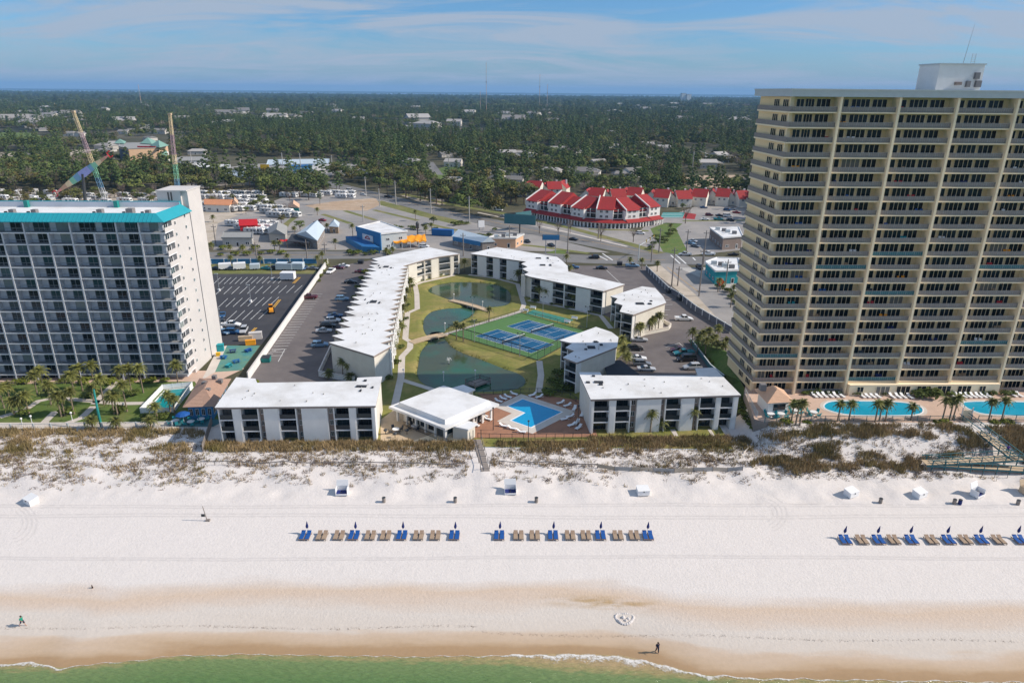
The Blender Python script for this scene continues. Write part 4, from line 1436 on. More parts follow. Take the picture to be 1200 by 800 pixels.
def patio_set(x, y, canvas, label, group, where, z0=0.07):
 p = g(x, y, z0)
 t = thing('patio_table', label, 'table', (p.x, p.y, z0), 0, group)
 b = MB(); b.lathe([(0.0, .70), (0.75, .70), (0.75, .75), (0.0, .75)], 12); b.build('tabletop', 'white_paint', t)
 b = MB(); b.lathe([(0.35, 0), (0.3, .05), (0.05, .08), (0.05, .70)], 8); b.build('leg', 'grey_metal', t)
 for k in range(4):
  a = k*math.pi/2+0.6
  c = place('patio_chair', CHAIRM[canvas])
  c.location = (p.x+1.15*math.cos(a), p.y+1.15*math.sin(a), z0)
  c.rotation_euler = (0, 0, a-math.pi/2)
  tag(c, f'{("right", "back", "left", "front")[k]} {CN[canvas]} chair at {where}', 'chair', 'chairs at the patio tables')
 return t
for x, y, n in ((464, 506, 'left'), (486, 502, 'right')):
 patio_set(x, y, 'dark_metal', f'round white table on the clubhouse terrace, {n} one', 'tables on the clubhouse terrace', f'the {n} table on the clubhouse terrace')
for k, (x, y) in enumerate(((452, 509), (463, 513), (477, 509))):
 p = g(x, y)
 t = thing('barbecue_grill', f'dark barbecue grill on the clubhouse terrace, {("left", "middle", "right")[k]} of three', 'grill', (p.x, p.y, .07), 0.3*k, 'grills on the clubhouse terrace')
 b = MB(); b.lathe([(0.3, .75), (0.42, .85), (0.42, 1.0), (0.3, 1.15), (0.05, 1.22)], 10); b.build('firebox', 'dark_metal', t)
 bpart('post', t, None, -.06, -.06, 0, .06, .06, .8, 'dark_metal')

MT['pool_water'] = water_material('pool_water', (0.010, 0.33, 0.50), 0.06, 0.03, 1.6)
MT['pool_blue'] = water_material('pool_water_blue', (0.004, 0.31, 0.58), 0.06, 0.03, 1.6)
MT['pool_teal'] = water_material('pool_water_teal', (0.01, 0.26, 0.27), 0.06, 0.03, 1.6)
def pool(label, water, coping_w, m, z=0.075, kind='white_paint', cop_m='path'):
 """water sheet, a rim round it and a broad coping"""
 W = ccw([Vector(p[:2]) for p in water])
 c = sum(W, Vector((0, 0)))/len(W)
 t = thing('swimming_pool', label, 'pool', (c.x, c.y, 0))
 W = [p-c for p in W]
 n = len(W)
 def ring(P, Q, z0, z1, name, mk):
  b = MB()
  for i in range(n):
   j = (i+1) % n
   b.poly([(*P[i], z0), (*P[j], z0), (*Q[j], z0), (*Q[i], z0)][::-1])
   if z1 < z0:
    b.poly([(*Q[i], z1), (*Q[j], z1), (*Q[j], z0), (*Q[i], z0)])
    b.poly([(*P[j], z1), (*P[i], z1), (*P[i], z0), (*P[j], z0)])
  b.build(name, mk, t)
 b = MB()
 b.poly([(*p, z+0.005) for p in W])
 b.build('water', m, t)
 O1 = offset_poly(W, [-0.28]*n)
 ring(W, O1, z+0.06, z-0.04, 'rim', kind)
 if coping_w:
  O2 = offset_poly(W, [-coping_w]*n)
  ring(O1, O2, z+0.03, z-0.04, 'coping', cop_m)
 return t
pool('L-shaped blue swimming pool in the middle of the resort\'s brick terrace', [g(*p) for p in ((612.5, 468), (658, 483), (622, 501), (599, 493), (615.5, 484), (595, 476.5))], 2.1, 'pool_blue')
def lounger_mesh(frame, cloth):
 b = MB()
 b.box(-0.33, -0.95, 0.26, 0.33, 0.25, 0.33, 1)
 b.hexa([(-0.33, 0.25, 0.26), (0.33, 0.25, 0.26), (0.33, 0.25, 0.33), (-0.33, 0.25, 0.33)][::-1], [(-0.33, 0.92, 0.72), (0.33, 0.92, 0.72), (0.33, 0.88, 0.79), (-0.33, 0.88, 0.79)][::-1], 1)
 return b
def make_lounger(label, frame, cloth, loc, rz, group):
 t = thing('sun_lounger', label, 'sun lounger', loc, rz, group)
 b = MB(); b.box(-0.31, -0.95, 0.27, 0.31, 0.25, 0.34); b.build('seat', cloth, t)
 b = MB(); b.hexa([(-0.31, 0.26, 0.27), (0.31, 0.26, 0.27), (0.31, 0.26, 0.34), (-0.31, 0.26, 0.34)][::-1], [(-0.31, 0.95, 0.70), (0.31, 0.95, 0.70), (0.31, 0.91, 0.77), (-0.31, 0.91, 0.77)][::-1]); b.build('backrest', cloth, t)
 b = MB(); b.box(-0.36, -1.0, 0.22, -0.30, 0.95, 0.28); b.box(0.30, -1.0, 0.22, 0.36, 0.95, 0.28); b.box(-0.30, -1.0, 0.22, 0.30, -0.94, 0.28); b.build('frame', frame, t)
 lg = MB(); lg.box(-.03, -.03, 0, .03, .03, .22)
 me = lg.mesh('lounger_leg', [frame])
 for x, y in ((-.33, -.85), (.33, -.85), (-.33, .75), (.33, .75)):
  place('leg', me, t, Matrix.Translation((x, y, 0)))
 return t
PL = [(567, 488, 60, 'lit brick by the clubhouse wall'), (571.5, 492, 60, 'lit brick by the clubhouse wall'), (562, 494, 60, 'lit brick by the clubhouse wall'), (590, 500, 70, 'lit brick at the pool\'s seaward edge'), (600, 503, 70, 'lit brick at the pool\'s seaward edge'),
  (584, 471, 60, 'shaded brick behind the pool\'s left end'), (589.5, 468, 60, 'shaded brick behind the pool\'s left end'), (595, 466, 60, 'shaded brick behind the pool\'s left end'), (602, 462.5, 60, 'shaded brick behind the pool\'s left end'),
  (624, 464, -60, 'shaded brick behind the pool\'s middle'), (632, 466, -60, 'shaded brick behind the pool\'s middle'), (657, 473, -60, 'shaded brick at the pool\'s right corner'), (665, 476, -60, 'shaded brick at the pool\'s right corner'), (673, 480, -20, 'shaded brick by the right block'), (682, 487, -20, 'shaded brick by the right block'),
  (668, 489, -70, 'shaded brick right of the pool'), (662, 492, -70, 'shaded brick right of the pool'), (670, 499, -60, 'shaded brick right of the pool'), (678, 502, -40, 'shaded brick right of the pool'), (676, 496, -30, 'shaded brick right of the pool'), (557, 499, 60, 'lit brick by the clubhouse wall'), (611, 507, 80, "lit brick at the pool's seaward edge")]
from collections import Counter
def ordinals(items, key):
 tot = Counter(key(i) for i in items)
 cur = Counter()
 out = []
 for i in items:
  k = key(i)
  cur[k] += 1
  n, m = cur[k], tot[k]
  out.append('' if m == 1 else ('leftmost' if n == 1 else 'rightmost' if n == m else ORD[n-1]+' from left'))
 return out
PL.sort(key=lambda q: q[0])
proto = None
for (x, y, a, where), od in zip(PL, ordinals(PL, lambda q: q[3])):
 lab = f'white sun lounger on the {where}' + (f', {od}' if od else '')
 p = g(x, y)
 if proto is None:
  proto = make_lounger(lab, 'white_paint', 'white_paint', (p.x, p.y, .073), R(a), 'loungers round the resort pool')
 else:
  copy_tree(proto, (p.x, p.y, .073), R(a), lab)
def umbrella_closed(label, loc, canvas, pole, group, h=2.3, r=0.16, lean=0.0):
 t = thing('parasol', label, 'parasol', loc, 0, group)
 t.rotation_euler = (0, lean, 0)
 b = MB(); b.tube((0, 0, 0), (0, 0, h), 0.03, n=6); b.build('pole', pole, t)
 b = MB(); b.lathe([(0.05, h*0.42), (r, h*0.5), (r*1.15, h*0.62), (r*0.5, h*0.86), (0.03, h+0.04)], 9); b.build('canopy', canvas, t)
 b = MB(); b.lathe([(0.02, h), (0.05, h+0.05), (0.0, h+0.12)], 6); b.build('finial', pole, t)
 return t
for x, y, w in ((578, 504, 'by the clubhouse'), (619, 520, 'in front of the pool'), (677, 501, 'by the right block')):
 p = g(x, y)
 t = thing('lamp_post', f'thin dark lamp post on the pool terrace {w}', 'lamp post', (p.x, p.y, .07), 0, 'lamp posts of the resort')
 b = MB(); b.tube((0, 0, 0), (0, 0, 4.8), .09, .06, 6); b.build('pole', 'dark_metal', t)
 b = MB(); b.lathe([(0.05, 4.8), (0.24, 4.95), (0.18, 5.15), (0.0, 5.2)], 8); b.build('lamp_head', 'dark_metal', t)
def picket_fence(name, label, px, h, mk, z0=0.07, gap=2.0, posts=True, pw=0.05, rail=None, panel=None, cat='fence', zs=None):
 """posts (each a part) with a rail panel (a part) in every bay along a line"""
 P = [Vector((*p[:2], 0)) if len(p) == 3 else g(*p, z0) for p in px]
 root = thing(name, label, cat, (P[0].x, P[0].y, z0))
 key = (name, mk, panel)
 if key not in UNIT:
  UNIT[key] = rail_mesh('fence_bay', mk, 12, panel)
 if ('post', mk) not in UNIT:
  b = MB(); b.box(-.5, -.5, 0, .5, .5, 1); UNIT[('post', mk)] = b.mesh('fence_post', [mk])
 for a, c in zip(P, P[1:]):
  L = (c-a).length
  n = max(1, round(L/gap))
  ang = math.atan2(c.y-a.y, c.x-a.x)
  for i in range(n):
   q = a.lerp(c, i/n)-P[0]
   T = Matrix.Translation(q) @ Matrix.Rotation(ang, 4, 'Z')
   place('fence_panel', UNIT[key], root, T @ Matrix.Diagonal((L/n, 1, h, 1)))
   place('post', UNIT[('post', mk)], root, T @ Matrix.Diagonal((pw*2, pw*2, h*1.06, 1)))
 q = P[-1]-P[0]
 place('post', UNIT[('post', mk)], root, Matrix.Translation(q) @ Matrix.Diagonal((pw*2, pw*2, h*1.06, 1)))
 return root
picket_fence('pool_fence', 'dark metal fence along the back of the resort pool terrace', [(556, 463), (600, 461), (640, 460), (668, 466), (682, 475)], 1.2, 'dark_metal')
picket_fence('pool_fence', 'dark metal fence along the seaward edge of the resort pool terrace', [(560, 513), (600, 514), (640, 514), (692, 513)], 1.1, 'dark_metal')
picket_fence('court_fence', 'dark wire fence round the tennis courts', [(526, 391.5), (630, 422.5), (660, 406)], 3.0, 'dark_metal', gap=3.0, pw=.04)
picket_fence('court_fence', 'dark wire fence behind the tennis courts, beside the path', [(526, 391.5), (611, 366.5), (690, 389)], 1.2, 'dark_metal', gap=3.0, pw=.04)
# nets
MT['netting'] = mat('netting', (0.03, 0.03, 0.03), 0.9)
MT['netting'].node_tree.nodes['Principled BSDF'].inputs['Alpha'].default_value = 0.3
for k, Q in enumerate(COURTS):
 a, c = bil(Q, .5, -.02), bil(Q, .5, 1.02)
 a, c = (bil(Q, .03, .5), bil(Q, .97, .5)) if False else (a, c)
 # the net crosses the short way, half-way along the court
 a, c = bil(Q, .0, .5), bil(Q, 1.0, .5)
 t = thing('tennis_net', ('white-topped net across the nearer blue tennis court', 'white-topped net across the farther blue tennis court')[k], 'net', (a.x, a.y, .09), 0, 'tennis nets')
 d = c-a
 ang = math.atan2(d.y, d.x)
 M = Matrix.Rotation(ang, 4, 'Z')
 bpart('net_band', t, M, 0, -.03, .90, d.length, .03, 1.0, 'white_paint')
 bpart('net', t, M, 0, -.012, .06, d.length, .012, .90, 'netting')
 for x in (0, d.length):
  bpart('post', t, M, x-.06, -.06, 0, x+.06, .06, 1.1, 'dark_metal')
CL = [(556, 401, 'at the near left corner of the tennis courts'), (609, 418, 'at the near side of the tennis courts'), (636, 372, 'behind the farther tennis court'), (687.5, 384, 'at the right end of the tennis courts'), (554, 372, 'by the second footbridge')]
for x, y, w in CL:
 p = g(x, y)
 t = thing('floodlight_mast', f'slender grey floodlight mast {w}', 'floodlight', (p.x, p.y, .05), 0, 'tennis court floodlights')
 b = MB(); b.tube((0, 0, 0), (0, 0, 6.6), .09, .06, 6); b.build('mast', 'grey_metal', t)
 bpart('cross_arm', t, None, -.6, -.05, 6.4, .6, .05, 6.5, 'grey_metal')
 for sx in (-.6, .6):
  bpart('lamp', t, None, sx-.2, -.18, 6.5, sx+.2, .18, 6.72, 'dark_metal')
# shuffleboard courts with white benches
SQ = [g(*p) for p in ((616, 367.5), (625, 363), (672, 375), (664, 379))]
for k in range(4):
 Q = [bil(SQ, 0, k/4+.02), bil(SQ, 1, k/4+.02), bil(SQ, 1, k/4+.21), bil(SQ, 0, k/4+.21)]
 Q = [SQ[0].lerp(SQ[1], k/4+.03), SQ[3].lerp(SQ[2], k/4+.03), SQ[3].lerp(SQ[2], k/4+.22), SQ[0].lerp(SQ[1], k/4+.22)]
 sheet('shuffleboard_lane', Q, .060, 'teal_paint', px=False)
for k, (x, y) in enumerate(((615.5, 365.5), (624.5, 362), (664.5, 378.5), (673, 374.5))):
 p = g(x, y)
 t = thing('bench', f'white bench at the {("near left", "far left", "near right", "far right")[k]} corner of the shuffleboard lanes', 'bench', (p.x, p.y, .05), R(-25), 'shuffleboard benches')
 bpart('seat', t, None, -1.0, -.25, .4, 1.0, .25, .5, 'white_paint')
 bpart('backrest', t, None, -1.0, .22, .5, 1.0, .3, 1.0, 'white_paint')
 for sx in (-.9, .8):
  bpart('leg', t, None, sx, -.22, 0, sx+.1, .22, .4, 'white_paint')
# footbridges
def footbridge(label, a, c, w):
 a, c = g(*a), g(*c)
 t = thing('footbridge', label, 'bridge', (a.x, a.y, 0.06), 0, 'footbridges over the ponds')
 d = c-a
 L = d.length
 M = Matrix.Rotation(math.atan2(d.y, d.x), 4, 'Z')
 n = 18
 hz = lambda s: 0.12 + 0.30*math.sin(math.pi*s)
 for i in range(n):
  s0, s1 = i/n, (i+1)/n
  b = MB()
  x0, x1 = L*s0, L*s1-0.03
  b.hexa([(x0, -w, hz(s0)-.1), (x1, -w, hz(s1)-.1), (x1, w, hz(s1)-.1), (x0, w, hz(s0)-.1)], [(x0, -w, hz(s0)), (x1, -w, hz(s1)), (x1, w, hz(s1)), (x0, w, hz(s0))])
  b.build('plank', 'wood_pale', t, M)
 for sy in (-w, w):
  b = MB()
  for i in range(n):
   x0, x1 = L*i/n, L*(i+1)/n
   b.hexa([(x0, sy-.07, hz(i/n)-.25), (x1, sy-.07, hz((i+1)/n)-.25), (x1, sy+.07, hz((i+1)/n)-.25), (x0, sy+.07, hz(i/n)-.25)], [(x0, sy-.07, hz(i/n)+.1), (x1, sy-.07, hz((i+1)/n)+.1), (x1, sy+.07, hz((i+1)/n)+.1), (x0, sy+.07, hz(i/n)+.1)])
  b.build('side_beam', 'wood_pale', t, M)
  for i in (5, 9, 13):
   bpart('pile', t, M, L*i/n-.12, sy-.12, -1.0, L*i/n+.12, sy+.12, 0.1, 'wood_grey')
 return t
footbridge('arched wooden footbridge between the two nearer ponds', (482, 402), (522, 392), 1.2)
footbridge('wooden footbridge crossing to the farthest pond', (528, 352), (574, 365), 1.1)
def lamp(x, y, h, label, z0=.05, group='globe lamps by the ponds', mk='white_paint'):
 p = g(x, y)
 t = thing('lamp_post', label, 'lamp post', (p.x, p.y, z0), 0, group)
 b = MB(); b.tube((0, 0, 0), (0, 0, h), .07, .05, 6); b.build('pole', mk, t)
 b = MB(); b.lathe([(0.04, h), (0.2, h+.1), (0.24, h+.25), (0.15, h+.42), (0, h+.47)], 8); b.build('globe', 'white_paint', t)
for x, y, w in ((532, 353, 'at the left end of the farther footbridge'), (565.5, 362, 'at the right end of the farther footbridge'), (521.5, 388, 'at the right end of the nearer footbridge'), (557, 445, 'beside the pond deck'), (520, 447, 'standing at the near pond shore'), (473, 444, 'beside the left path')):
 lamp(x, y, 2.2, f'white globe lamp {w}')
# deck over the near pond
def pond_deck():
 Q = [g(x, y, 0.1) for x, y in ((545, 449), (562, 443.5), (575, 447), (557, 453.5))]
 c = sum(Q, Vector())/4
 t = thing('pond_deck', 'railed wooden deck standing in the near pond behind the clubhouse', 'deck', (c.x, c.y, 0))
 b = MB()
 P = ccw([(p.x-c.x, p.y-c.y) for p in Q])
 b.prism(P, 0.0, 0.14)
 b.build('deck', 'wood_grey', t)
 for i in range(4):
  M, L = frame_at(P[i], P[(i+1) % 4], .1)
  upart('railing', t, RAILD, M, .1, 0, .14, L-.1, 1.15)
  bpart('post', t, M, -.08, -.08, -1.0, .12, .12, 1.3, 'wood_grey')
pond_deck()
def fountain():
 p = g(526, 426, LK)
 t = thing('fountain', 'small white water jet in the near pond', 'fountain', (p.x, p.y, LK))
 b = MB()
 for k in range(14):
  a = k*2*math.pi/14
  pts = [(0.12*math.cos(a)*s*6, 0.12*math.sin(a)*s*6, 2.4*(s*2-s*s*1.6)*(1+.15*math.sin(k*3))) for s in (0, .2, .4, .6, .8, 1.0)]
  b.path(pts, [.03, .03, .03, .035, .03, .02], 4)
 b.build('water_jet', 'lamp_clear', t)
 b = MB(); b.lathe([(.35, -.1), (.35, .06), (0, .1)], 10); b.build('float', 'dark_metal', t)
fountain()

# ================================================================== WALLS AND FENCES
def long_wall(name, label, P, h, th, mk, cap, post_gap=0, post_m=None, seg=6.0):
 P = [g(*p) for p in P]
 t = thing(name, label, 'wall', (P[0].x, P[0].y, 0))
 for a, c in zip(P, P[1:]):
  L = (c-a).length
  n = max(1, round(L/seg))
  M = Matrix.Translation(a-P[0]) @ Matrix.Rotation(math.atan2(c.y-a.y, c.x-a.x), 4, 'Z')
  for i in range(n):
   x0, x1 = L*i/n, L*(i+1)/n
   bpart('wall_panel', t, M, x0+.02, -th/2, 0, x1-.02, th/2, h, mk)
   bpart('coping', t, M, x0+.01, -th/2-.06, h, x1-.01, th/2+.06, h+.12, cap)
   if post_m:
    bpart('post', t, M, x0-.15, -th/2-.1, 0, x0+.15, th/2+.1, h+.3, post_m)
long_wall('boundary_wall', 'long white wall between the dark car park and the resort\'s west car park', [(384.5, 309.5), (291, 446)], 2.1, .22, 'stucco_white', 'tower_white', seg=5)
long_wall('boundary_wall', 'blue panel wall with white posts along the street', [(232, 309.5), (371, 309)], 1.9, .18, 'blue_wall', 'blue_wall', post_m='white_paint', seg=5)
long_wall('boundary_wall', 'low pale wall round the lawn of the stepped block in the car park', [(724, 399.5), (783, 387), (786, 383), (770, 374)], 1.0, .25, 'stucco_cream', 'path', seg=5)
long_wall('boundary_wall', 'low white wall beside the saw-tooth wing\'s near end', [(389, 408), (374, 441), (416, 448)], 1.4, .22, 'stucco_white', 'tower_white', seg=5)
long_wall('boundary_wall', 'dark panel wall with pale posts along the side street', [(757, 317), (783, 342.5), (786, 344), (795.5, 349.5), (815, 365), (858, 391)], 1.9, .12, 'grey_block', 'fascia_grey', post_m='white_paint', seg=4)
long_wall('boundary_wall', 'dark green wall between the car park and the palm garden', [(809, 402), (832, 433), (848, 446)], 1.4, .15, 'teal_rail', 'fascia_grey', seg=4)
for k, (x, y) in enumerate(((304, 296), (318, 311), (400, 309), (340, 311))):
 pass

# ================================================================== BESIDE THE CREAM TOWER
KP = smooth_closed([g(*p, TZ) for p in ((966, 476), (974, 471), (1000, 470.5), (1050, 471.5), (1074, 475), (1081, 481), (1072, 486), (1030, 487), (995, 486), (972, 481))], 4)
pool('kidney-shaped turquoise pool on the pink terrace below the cream tower', KP, 0.9, 'pool_water', z=TZ+.064, cop_m='path')
KP2 = smooth_closed([g(*p, TZ) for p in ((1129, 474), (1140, 471), (1200, 471.5), (1245, 473), (1252, 482), (1235, 487), (1165, 486), (1142, 482))], 4)
pool('larger turquoise pool at the right edge, below the cream tower', KP2, 0.9, 'pool_water', z=TZ+.064, cop_m='path')
picket_fence('deck_fence', 'teal-grey picket fence along the seaward edge of the cream tower terrace', [(896, 495), (950, 493), (1000, 493), (1060, 493), (1118, 492.5)], 1.1, 'teal_rail', z0=TZ+.06, gap=2.5)
picket_fence('deck_fence', 'teal-grey picket fence right of the boardwalk head', [(1146, 492.5), (1190, 492), (1240, 492)], 1.1, 'teal_rail', z0=TZ+.06, gap=2.5)
picket_fence('deck_fence', 'pale fence running back from the terrace past the tan-roofed bar', [(887, 489), (873, 462)], 1.3, 'fascia_grey', z0=TZ+.06, gap=2.5)
TL = [(954, 464.5), (960, 464.5), (966, 464.5), (973, 464.5), (979, 464.5), (986, 464.5), (1010, 465), (1016, 465), (1022, 465), (1028, 465), (1045, 465.5), (1052, 465.5), (1058, 465.5), (1066, 466), (1116, 465), (1122, 465), (1128, 465), (1134, 465), (1140, 465), (1146, 465), (1152, 465), (1158, 465), (1187, 464), (1194, 464)]
def zone(q):
 return 'left end of the terrace under the cream tower' if q[0] < 1000 else 'terrace behind the kidney-shaped pool' if q[0] < 1090 else 'terrace between the two tower pools' if q[0] < 1170 else 'terrace at the right edge'
proto = None
for q, od in zip(TL, ordinals(TL, zone)):
 p = g(q[0], q[1], TZ)
 lab = f'white lounger on the {zone(q)}, {od}'
 if proto is None:
  proto = make_lounger(lab, 'white_paint', 'white_paint', (p.x, p.y, TZ+.063), R(12), 'loungers below the cream tower')
 else:
  copy_tree(proto, (p.x, p.y, TZ+.063), R(12), lab)
def hip_hut(name, label, cat, eave, base, zr, ze, roofm, wallm, ridge=0.0):
 E = [g(x, y, TZ+ze) for x, y in eave]
 c = sum(E, Vector())/4
 t = thing(name, label, cat, (c.x, c.y, TZ+.05))
 P = ccw([Vector((p.x-c.x, p.y-c.y)) for p in E])
 b = MB()
 b.prism(offset_poly(P, [0.7]*4), 0, ze-.1)
 b.build('wall', wallm, t)
 return t, P
t, P = hip_hut('pool_bar', 'tan tile-roofed pool bar beside the cream tower terrace', 'hut', ((899, 473), (930, 471), (918, 457), (884, 456)), None, 5.2, 3.0, 'tile_tan', 'stucco_white')
cx = sum((p for p in P), Vector((0, 0)))/4
lo = sorted(P, key=lambda p: p.y)
lf, rf = sorted(lo[:2], key=lambda p: p.x)
lb, rb = sorted(lo[2:], key=lambda p: p.x)
def hip_planes(t, lf, rf, rb, lb, ze, zr, mk, courses=10):
 """four roof planes built of stepped tile courses"""
 a = (lf+rf)/2*.62 + (lb+rb)/2*.38
 q = (lf+rf)/2*.38 + (lb+rb)/2*.62
 rid0, rid1 = Vector((*a, zr)), Vector((*q, zr))
 v = lambda p: Vector((*p, ze))
 for nm, (p0, p1, t1, t0) in (('roof_front', (v(lf), v(rf), rid0, rid0)), ('roof_right', (v(rf), v(rb), rid1, rid0)), ('roof_back', (v(rb), v(lb), rid1, rid1)), ('roof_left', (v(lb), v(lf), rid0, rid1))):
  b = MB()
  nrm = (p1-p0).cross(t0-p0).normalized()
  for i in range(courses):
   s0, s1 = i/courses, (i+1)/courses
   A, B = p0.lerp(t0, s0), p1.lerp(t1, s0)
   Cc, D = p1.lerp(t1, s1), p0.lerp(t0, s1)
   h = nrm*.07
   b.poly([A+h, B+h, Cc+h*.3, D+h*.3])
   b.poly([A, B, B+h, A+h])
  b.build(nm, mk, t)
 b = MB()
 b.poly([v(lf)+Vector((0, 0, -.02)), v(lb)+Vector((0, 0, -.02)), v(rb)+Vector((0, 0, -.02)), v(rf)+Vector((0, 0, -.02))])
 b.build('soffit', 'wood_pale', t)
hip_planes(t, lf, rf, rb, lb, 3.0, 5.0, 'tile_tan')
W = offset_poly(P, [.7]*4)
for i in range(4):
 M, L = frame_at(W[i], W[(i+1) % 4], 0)
 if i in (0, 1):
  upart('window', t, DOOR3, M, L*.25, -.03, 1.0, L*.85, 2.4)
bpart('cupola', t, None, -3.0, .2, 4.0, -1.8, 1.4, 5.4, 'ac_grey')
for k, (x, y) in enumerate(((903, 488), (915, 488), (932, 484), (953, 486))):
 patio_set(x, y, 'teal_canvas', f'white patio table with teal chairs near the tan-roofed bar, {("leftmost", "second from left", "third from left", "rightmost")[k]}', 'white patio tables near the tan-roofed bar', f'the {("leftmost", "second", "third", "rightmost")[k]} table by the tan-roofed bar', TZ+.065)
# ---- beach boardwalk with teal railings
def boardwalk():
 t = thing('boardwalk', 'wooden zigzag boardwalk ramp with teal railings down to the beach', 'boardwalk')
 nodes = [(1133, 492, TZ+.1), (1188, 536, 2.0), (1089, 542, 1.0), (1225, 551, 0.0)]
 pts = [g(x, y, z) for x, y, z in nodes]
 W = 1.05
 pl = MB(); pl.box(0, -W, -.05, .94, W, .04)
 plank = pl.mesh('plank', ['wood_pale'])
 if ('bwpost',) not in UNIT:
  b = MB(); b.box(-.06, -.06, -1, .06, .06, 1.1); UNIT[('bwpost',)] = b.mesh('boardwalk_post', ['teal_rail'])
 for a, c in zip(pts, pts[1:]):
  d = c-a
  L = math.hypot(d.x, d.y)
  ang = math.atan2(d.y, d.x)
  n = int(L/1.0)
  M = Matrix.Translation(a) @ Matrix.Rotation(ang, 4, 'Z')
  sl = d.z/L
  for i in range(-1, n+1):
   place('plank', plank, t, M @ Matrix.Translation((i*L/n, 0, sl*i*L/n)) @ Matrix.Diagonal((L/n, 1, 1, 1)))
  for sy in (-W, W):
   b = MB()
   for z0, z1, y0 in ((1.0, 1.1, .06), (.5, .56, .03), (-.25, .05, .05)):
    b.hexa([(-1, sy-y0, z0), (L+1, sy-y0, z0+sl*L), (L+1, sy+y0, z0+sl*L), (-1, sy+y0, z0)], [(-1, sy-y0, z1), (L+1, sy-y0, z1+sl*L), (L+1, sy+y0, z1+sl*L), (-1, sy+y0, z1)])
   b.build('handrail', 'teal_rail', t, M)
   m_ = max(2, int(L/2.2))
   for i in range(m_+1):
    place('post', UNIT[('bwpost',)], t, M @ Matrix.Translation((L*i/m_, sy, sl*L*i/m_)))
boardwalk()
# little white gate arch at the head of the boardwalk
p = g(1132, 489, TZ)
t = thing('gate', 'pale gate at the head of the zigzag boardwalk', 'gate', (p.x, p.y, TZ+.06))
bpart('gate_panel', t, None, -.9, -.05, .1, .9, .05, 1.6, 'tower_cream')
for sx in (-1.1, .95):
 bpart('post', t, None, sx, -.1, 0, sx+.15, .1, 2.2, 'white_paint')

# ---- resort beach steps between the two dune sides
def beach_steps():
 a, c = g(559, 515, 0.1), gb(569, 552)
 t = thing('boardwalk', 'narrow grey boardwalk from the resort terrace down through the dune', 'boardwalk', tuple(a))
 d = c-a
 L = math.hypot(d.x, d.y)
 M = Matrix.Rotation(math.atan2(d.y, d.x), 4, 'Z')
 n = 16
 for i in range(n):
  z = d.z*i/n+.05
  bpart('plank', t, M, L*i/n, -.8, z-.08, L*(i+1)/n-.03, .8, z+.02, 'wood_grey')
 for sy in (-.85, .85):
  for i in range(0, n+1, 3):
   z = d.z*i/n
   bpart('post', t, M, L*i/n-.05, sy-.05, z-.5, L*i/n+.05, sy+.05, z+1.0, 'dark_metal')
  b = MB()
  b.hexa([(0, sy-.03, .92), (L, sy-.03, .92+d.z), (L, sy+.03, .92+d.z), (0, sy+.03, .92)], [(0, sy-.03, 1.0), (L, sy-.03, 1.0+d.z), (L, sy+.03, 1.0+d.z), (0, sy+.03, 1.0)])
  b.build('handrail', 'wood_grey', t, M)
 for sy in (-.85, .75):
  bpart('gate_post', t, M, -.1, sy, 0, .1, sy+.12, 2.2, 'dark_metal')
beach_steps()

# ================================================================== BESIDE THE TEAL-ROOFED TOWER
pool('teal swimming pool behind a white fence beside the brown-roofed bar', [g(*p) for p in ((172, 482), (203, 482), (225, 454.5), (194, 457.5))], 0, 'pool_teal', z=.07)
picket_fence('pool_fence', 'white fence round the teal pool beside the brown-roofed bar', [(165, 484), (191, 456.5), (226, 453), (204, 483.5), (166, 484)], 1.3, 'white_paint', z0=.05, gap=2.2, panel='white_paint')
picket_fence('promenade_fence', 'pale blue-white rail fence along the promenade over the dunes', [(-40, 503.5), (40, 502.5), (100, 501.5), (160, 500.5), (202, 499.5)], 1.2, 'fascia_grey', z0=.06, gap=3.9, pw=.13)
def beach_bar():
 t = thing('beach_bar', 'brown shingle-roofed beach bar between the teal pool and the near white-roofed block', 'hut')
 ze = 3.2
 E = [g(x, y, ze) for x, y in ((214, 477.5), (252, 476.5), (271, 444), (234, 443.5))]
 c = sum(E, Vector())/4
 t.location = (c.x, c.y, .05)
 P = [Vector((p.x-c.x, p.y-c.y)) for p in E]
 hip_planes(t, P[0], P[1], P[2], P[3], ze, 5.0, 'shingle_tan', 14)
 b = MB(); W = offset_poly(P, [.8]*4); b.prism(W, 0, ze-.1); b.build('wall', 'blue_wall', t)
 for i in range(2):
  M, L = frame_at(W[i], W[(i+1) % 4], 0)
  for k in range(4 if i == 0 else 5):
   x0 = L*(k+.15)/(4 if i == 0 else 5)
   upart('window', t, DOOR2, M, x0, -.03, .9, x0+L/7, 2.5)
 for x, y in ((-1.8, 1.5), (1.2, 2.8), (.6, -2.2), (-1.0, 5.0)):
  bpart('roof_fan', t, None, x, y, 4.0, x+.9, y+.9, 4.9, 'ac_grey')
beach_bar()
p = g(216, 496)
t = thing('parasol', 'open blue parasol on the deck of the brown-roofed beach bar', 'parasol', (p.x, p.y, .1))
b = MB(); b.lathe([(1.5, 2.0), (1.0, 2.35), (.05, 2.6)], 8); b.build('canopy', 'blue_canvas', t)
b = MB(); b.tube((0, 0, 0), (0, 0, 2.6), .04); b.build('pole', 'white_paint', t)
sheet('bar_deck', [(198, 500), (204, 491), (240, 487), (262, 494), (250, 500)], .08, 'teal_rail')
for k, (x, y) in enumerate(((206, 496), (224, 497), (236, 494))):
 patio_set(x, y, 'teal_canvas', f'white table with teal chairs on the beach bar deck, {("left", "middle", "right")[k]}', 'tables on the beach bar deck', f'the {("left", "middle", "right")[k]} table on the beach bar deck', .085)
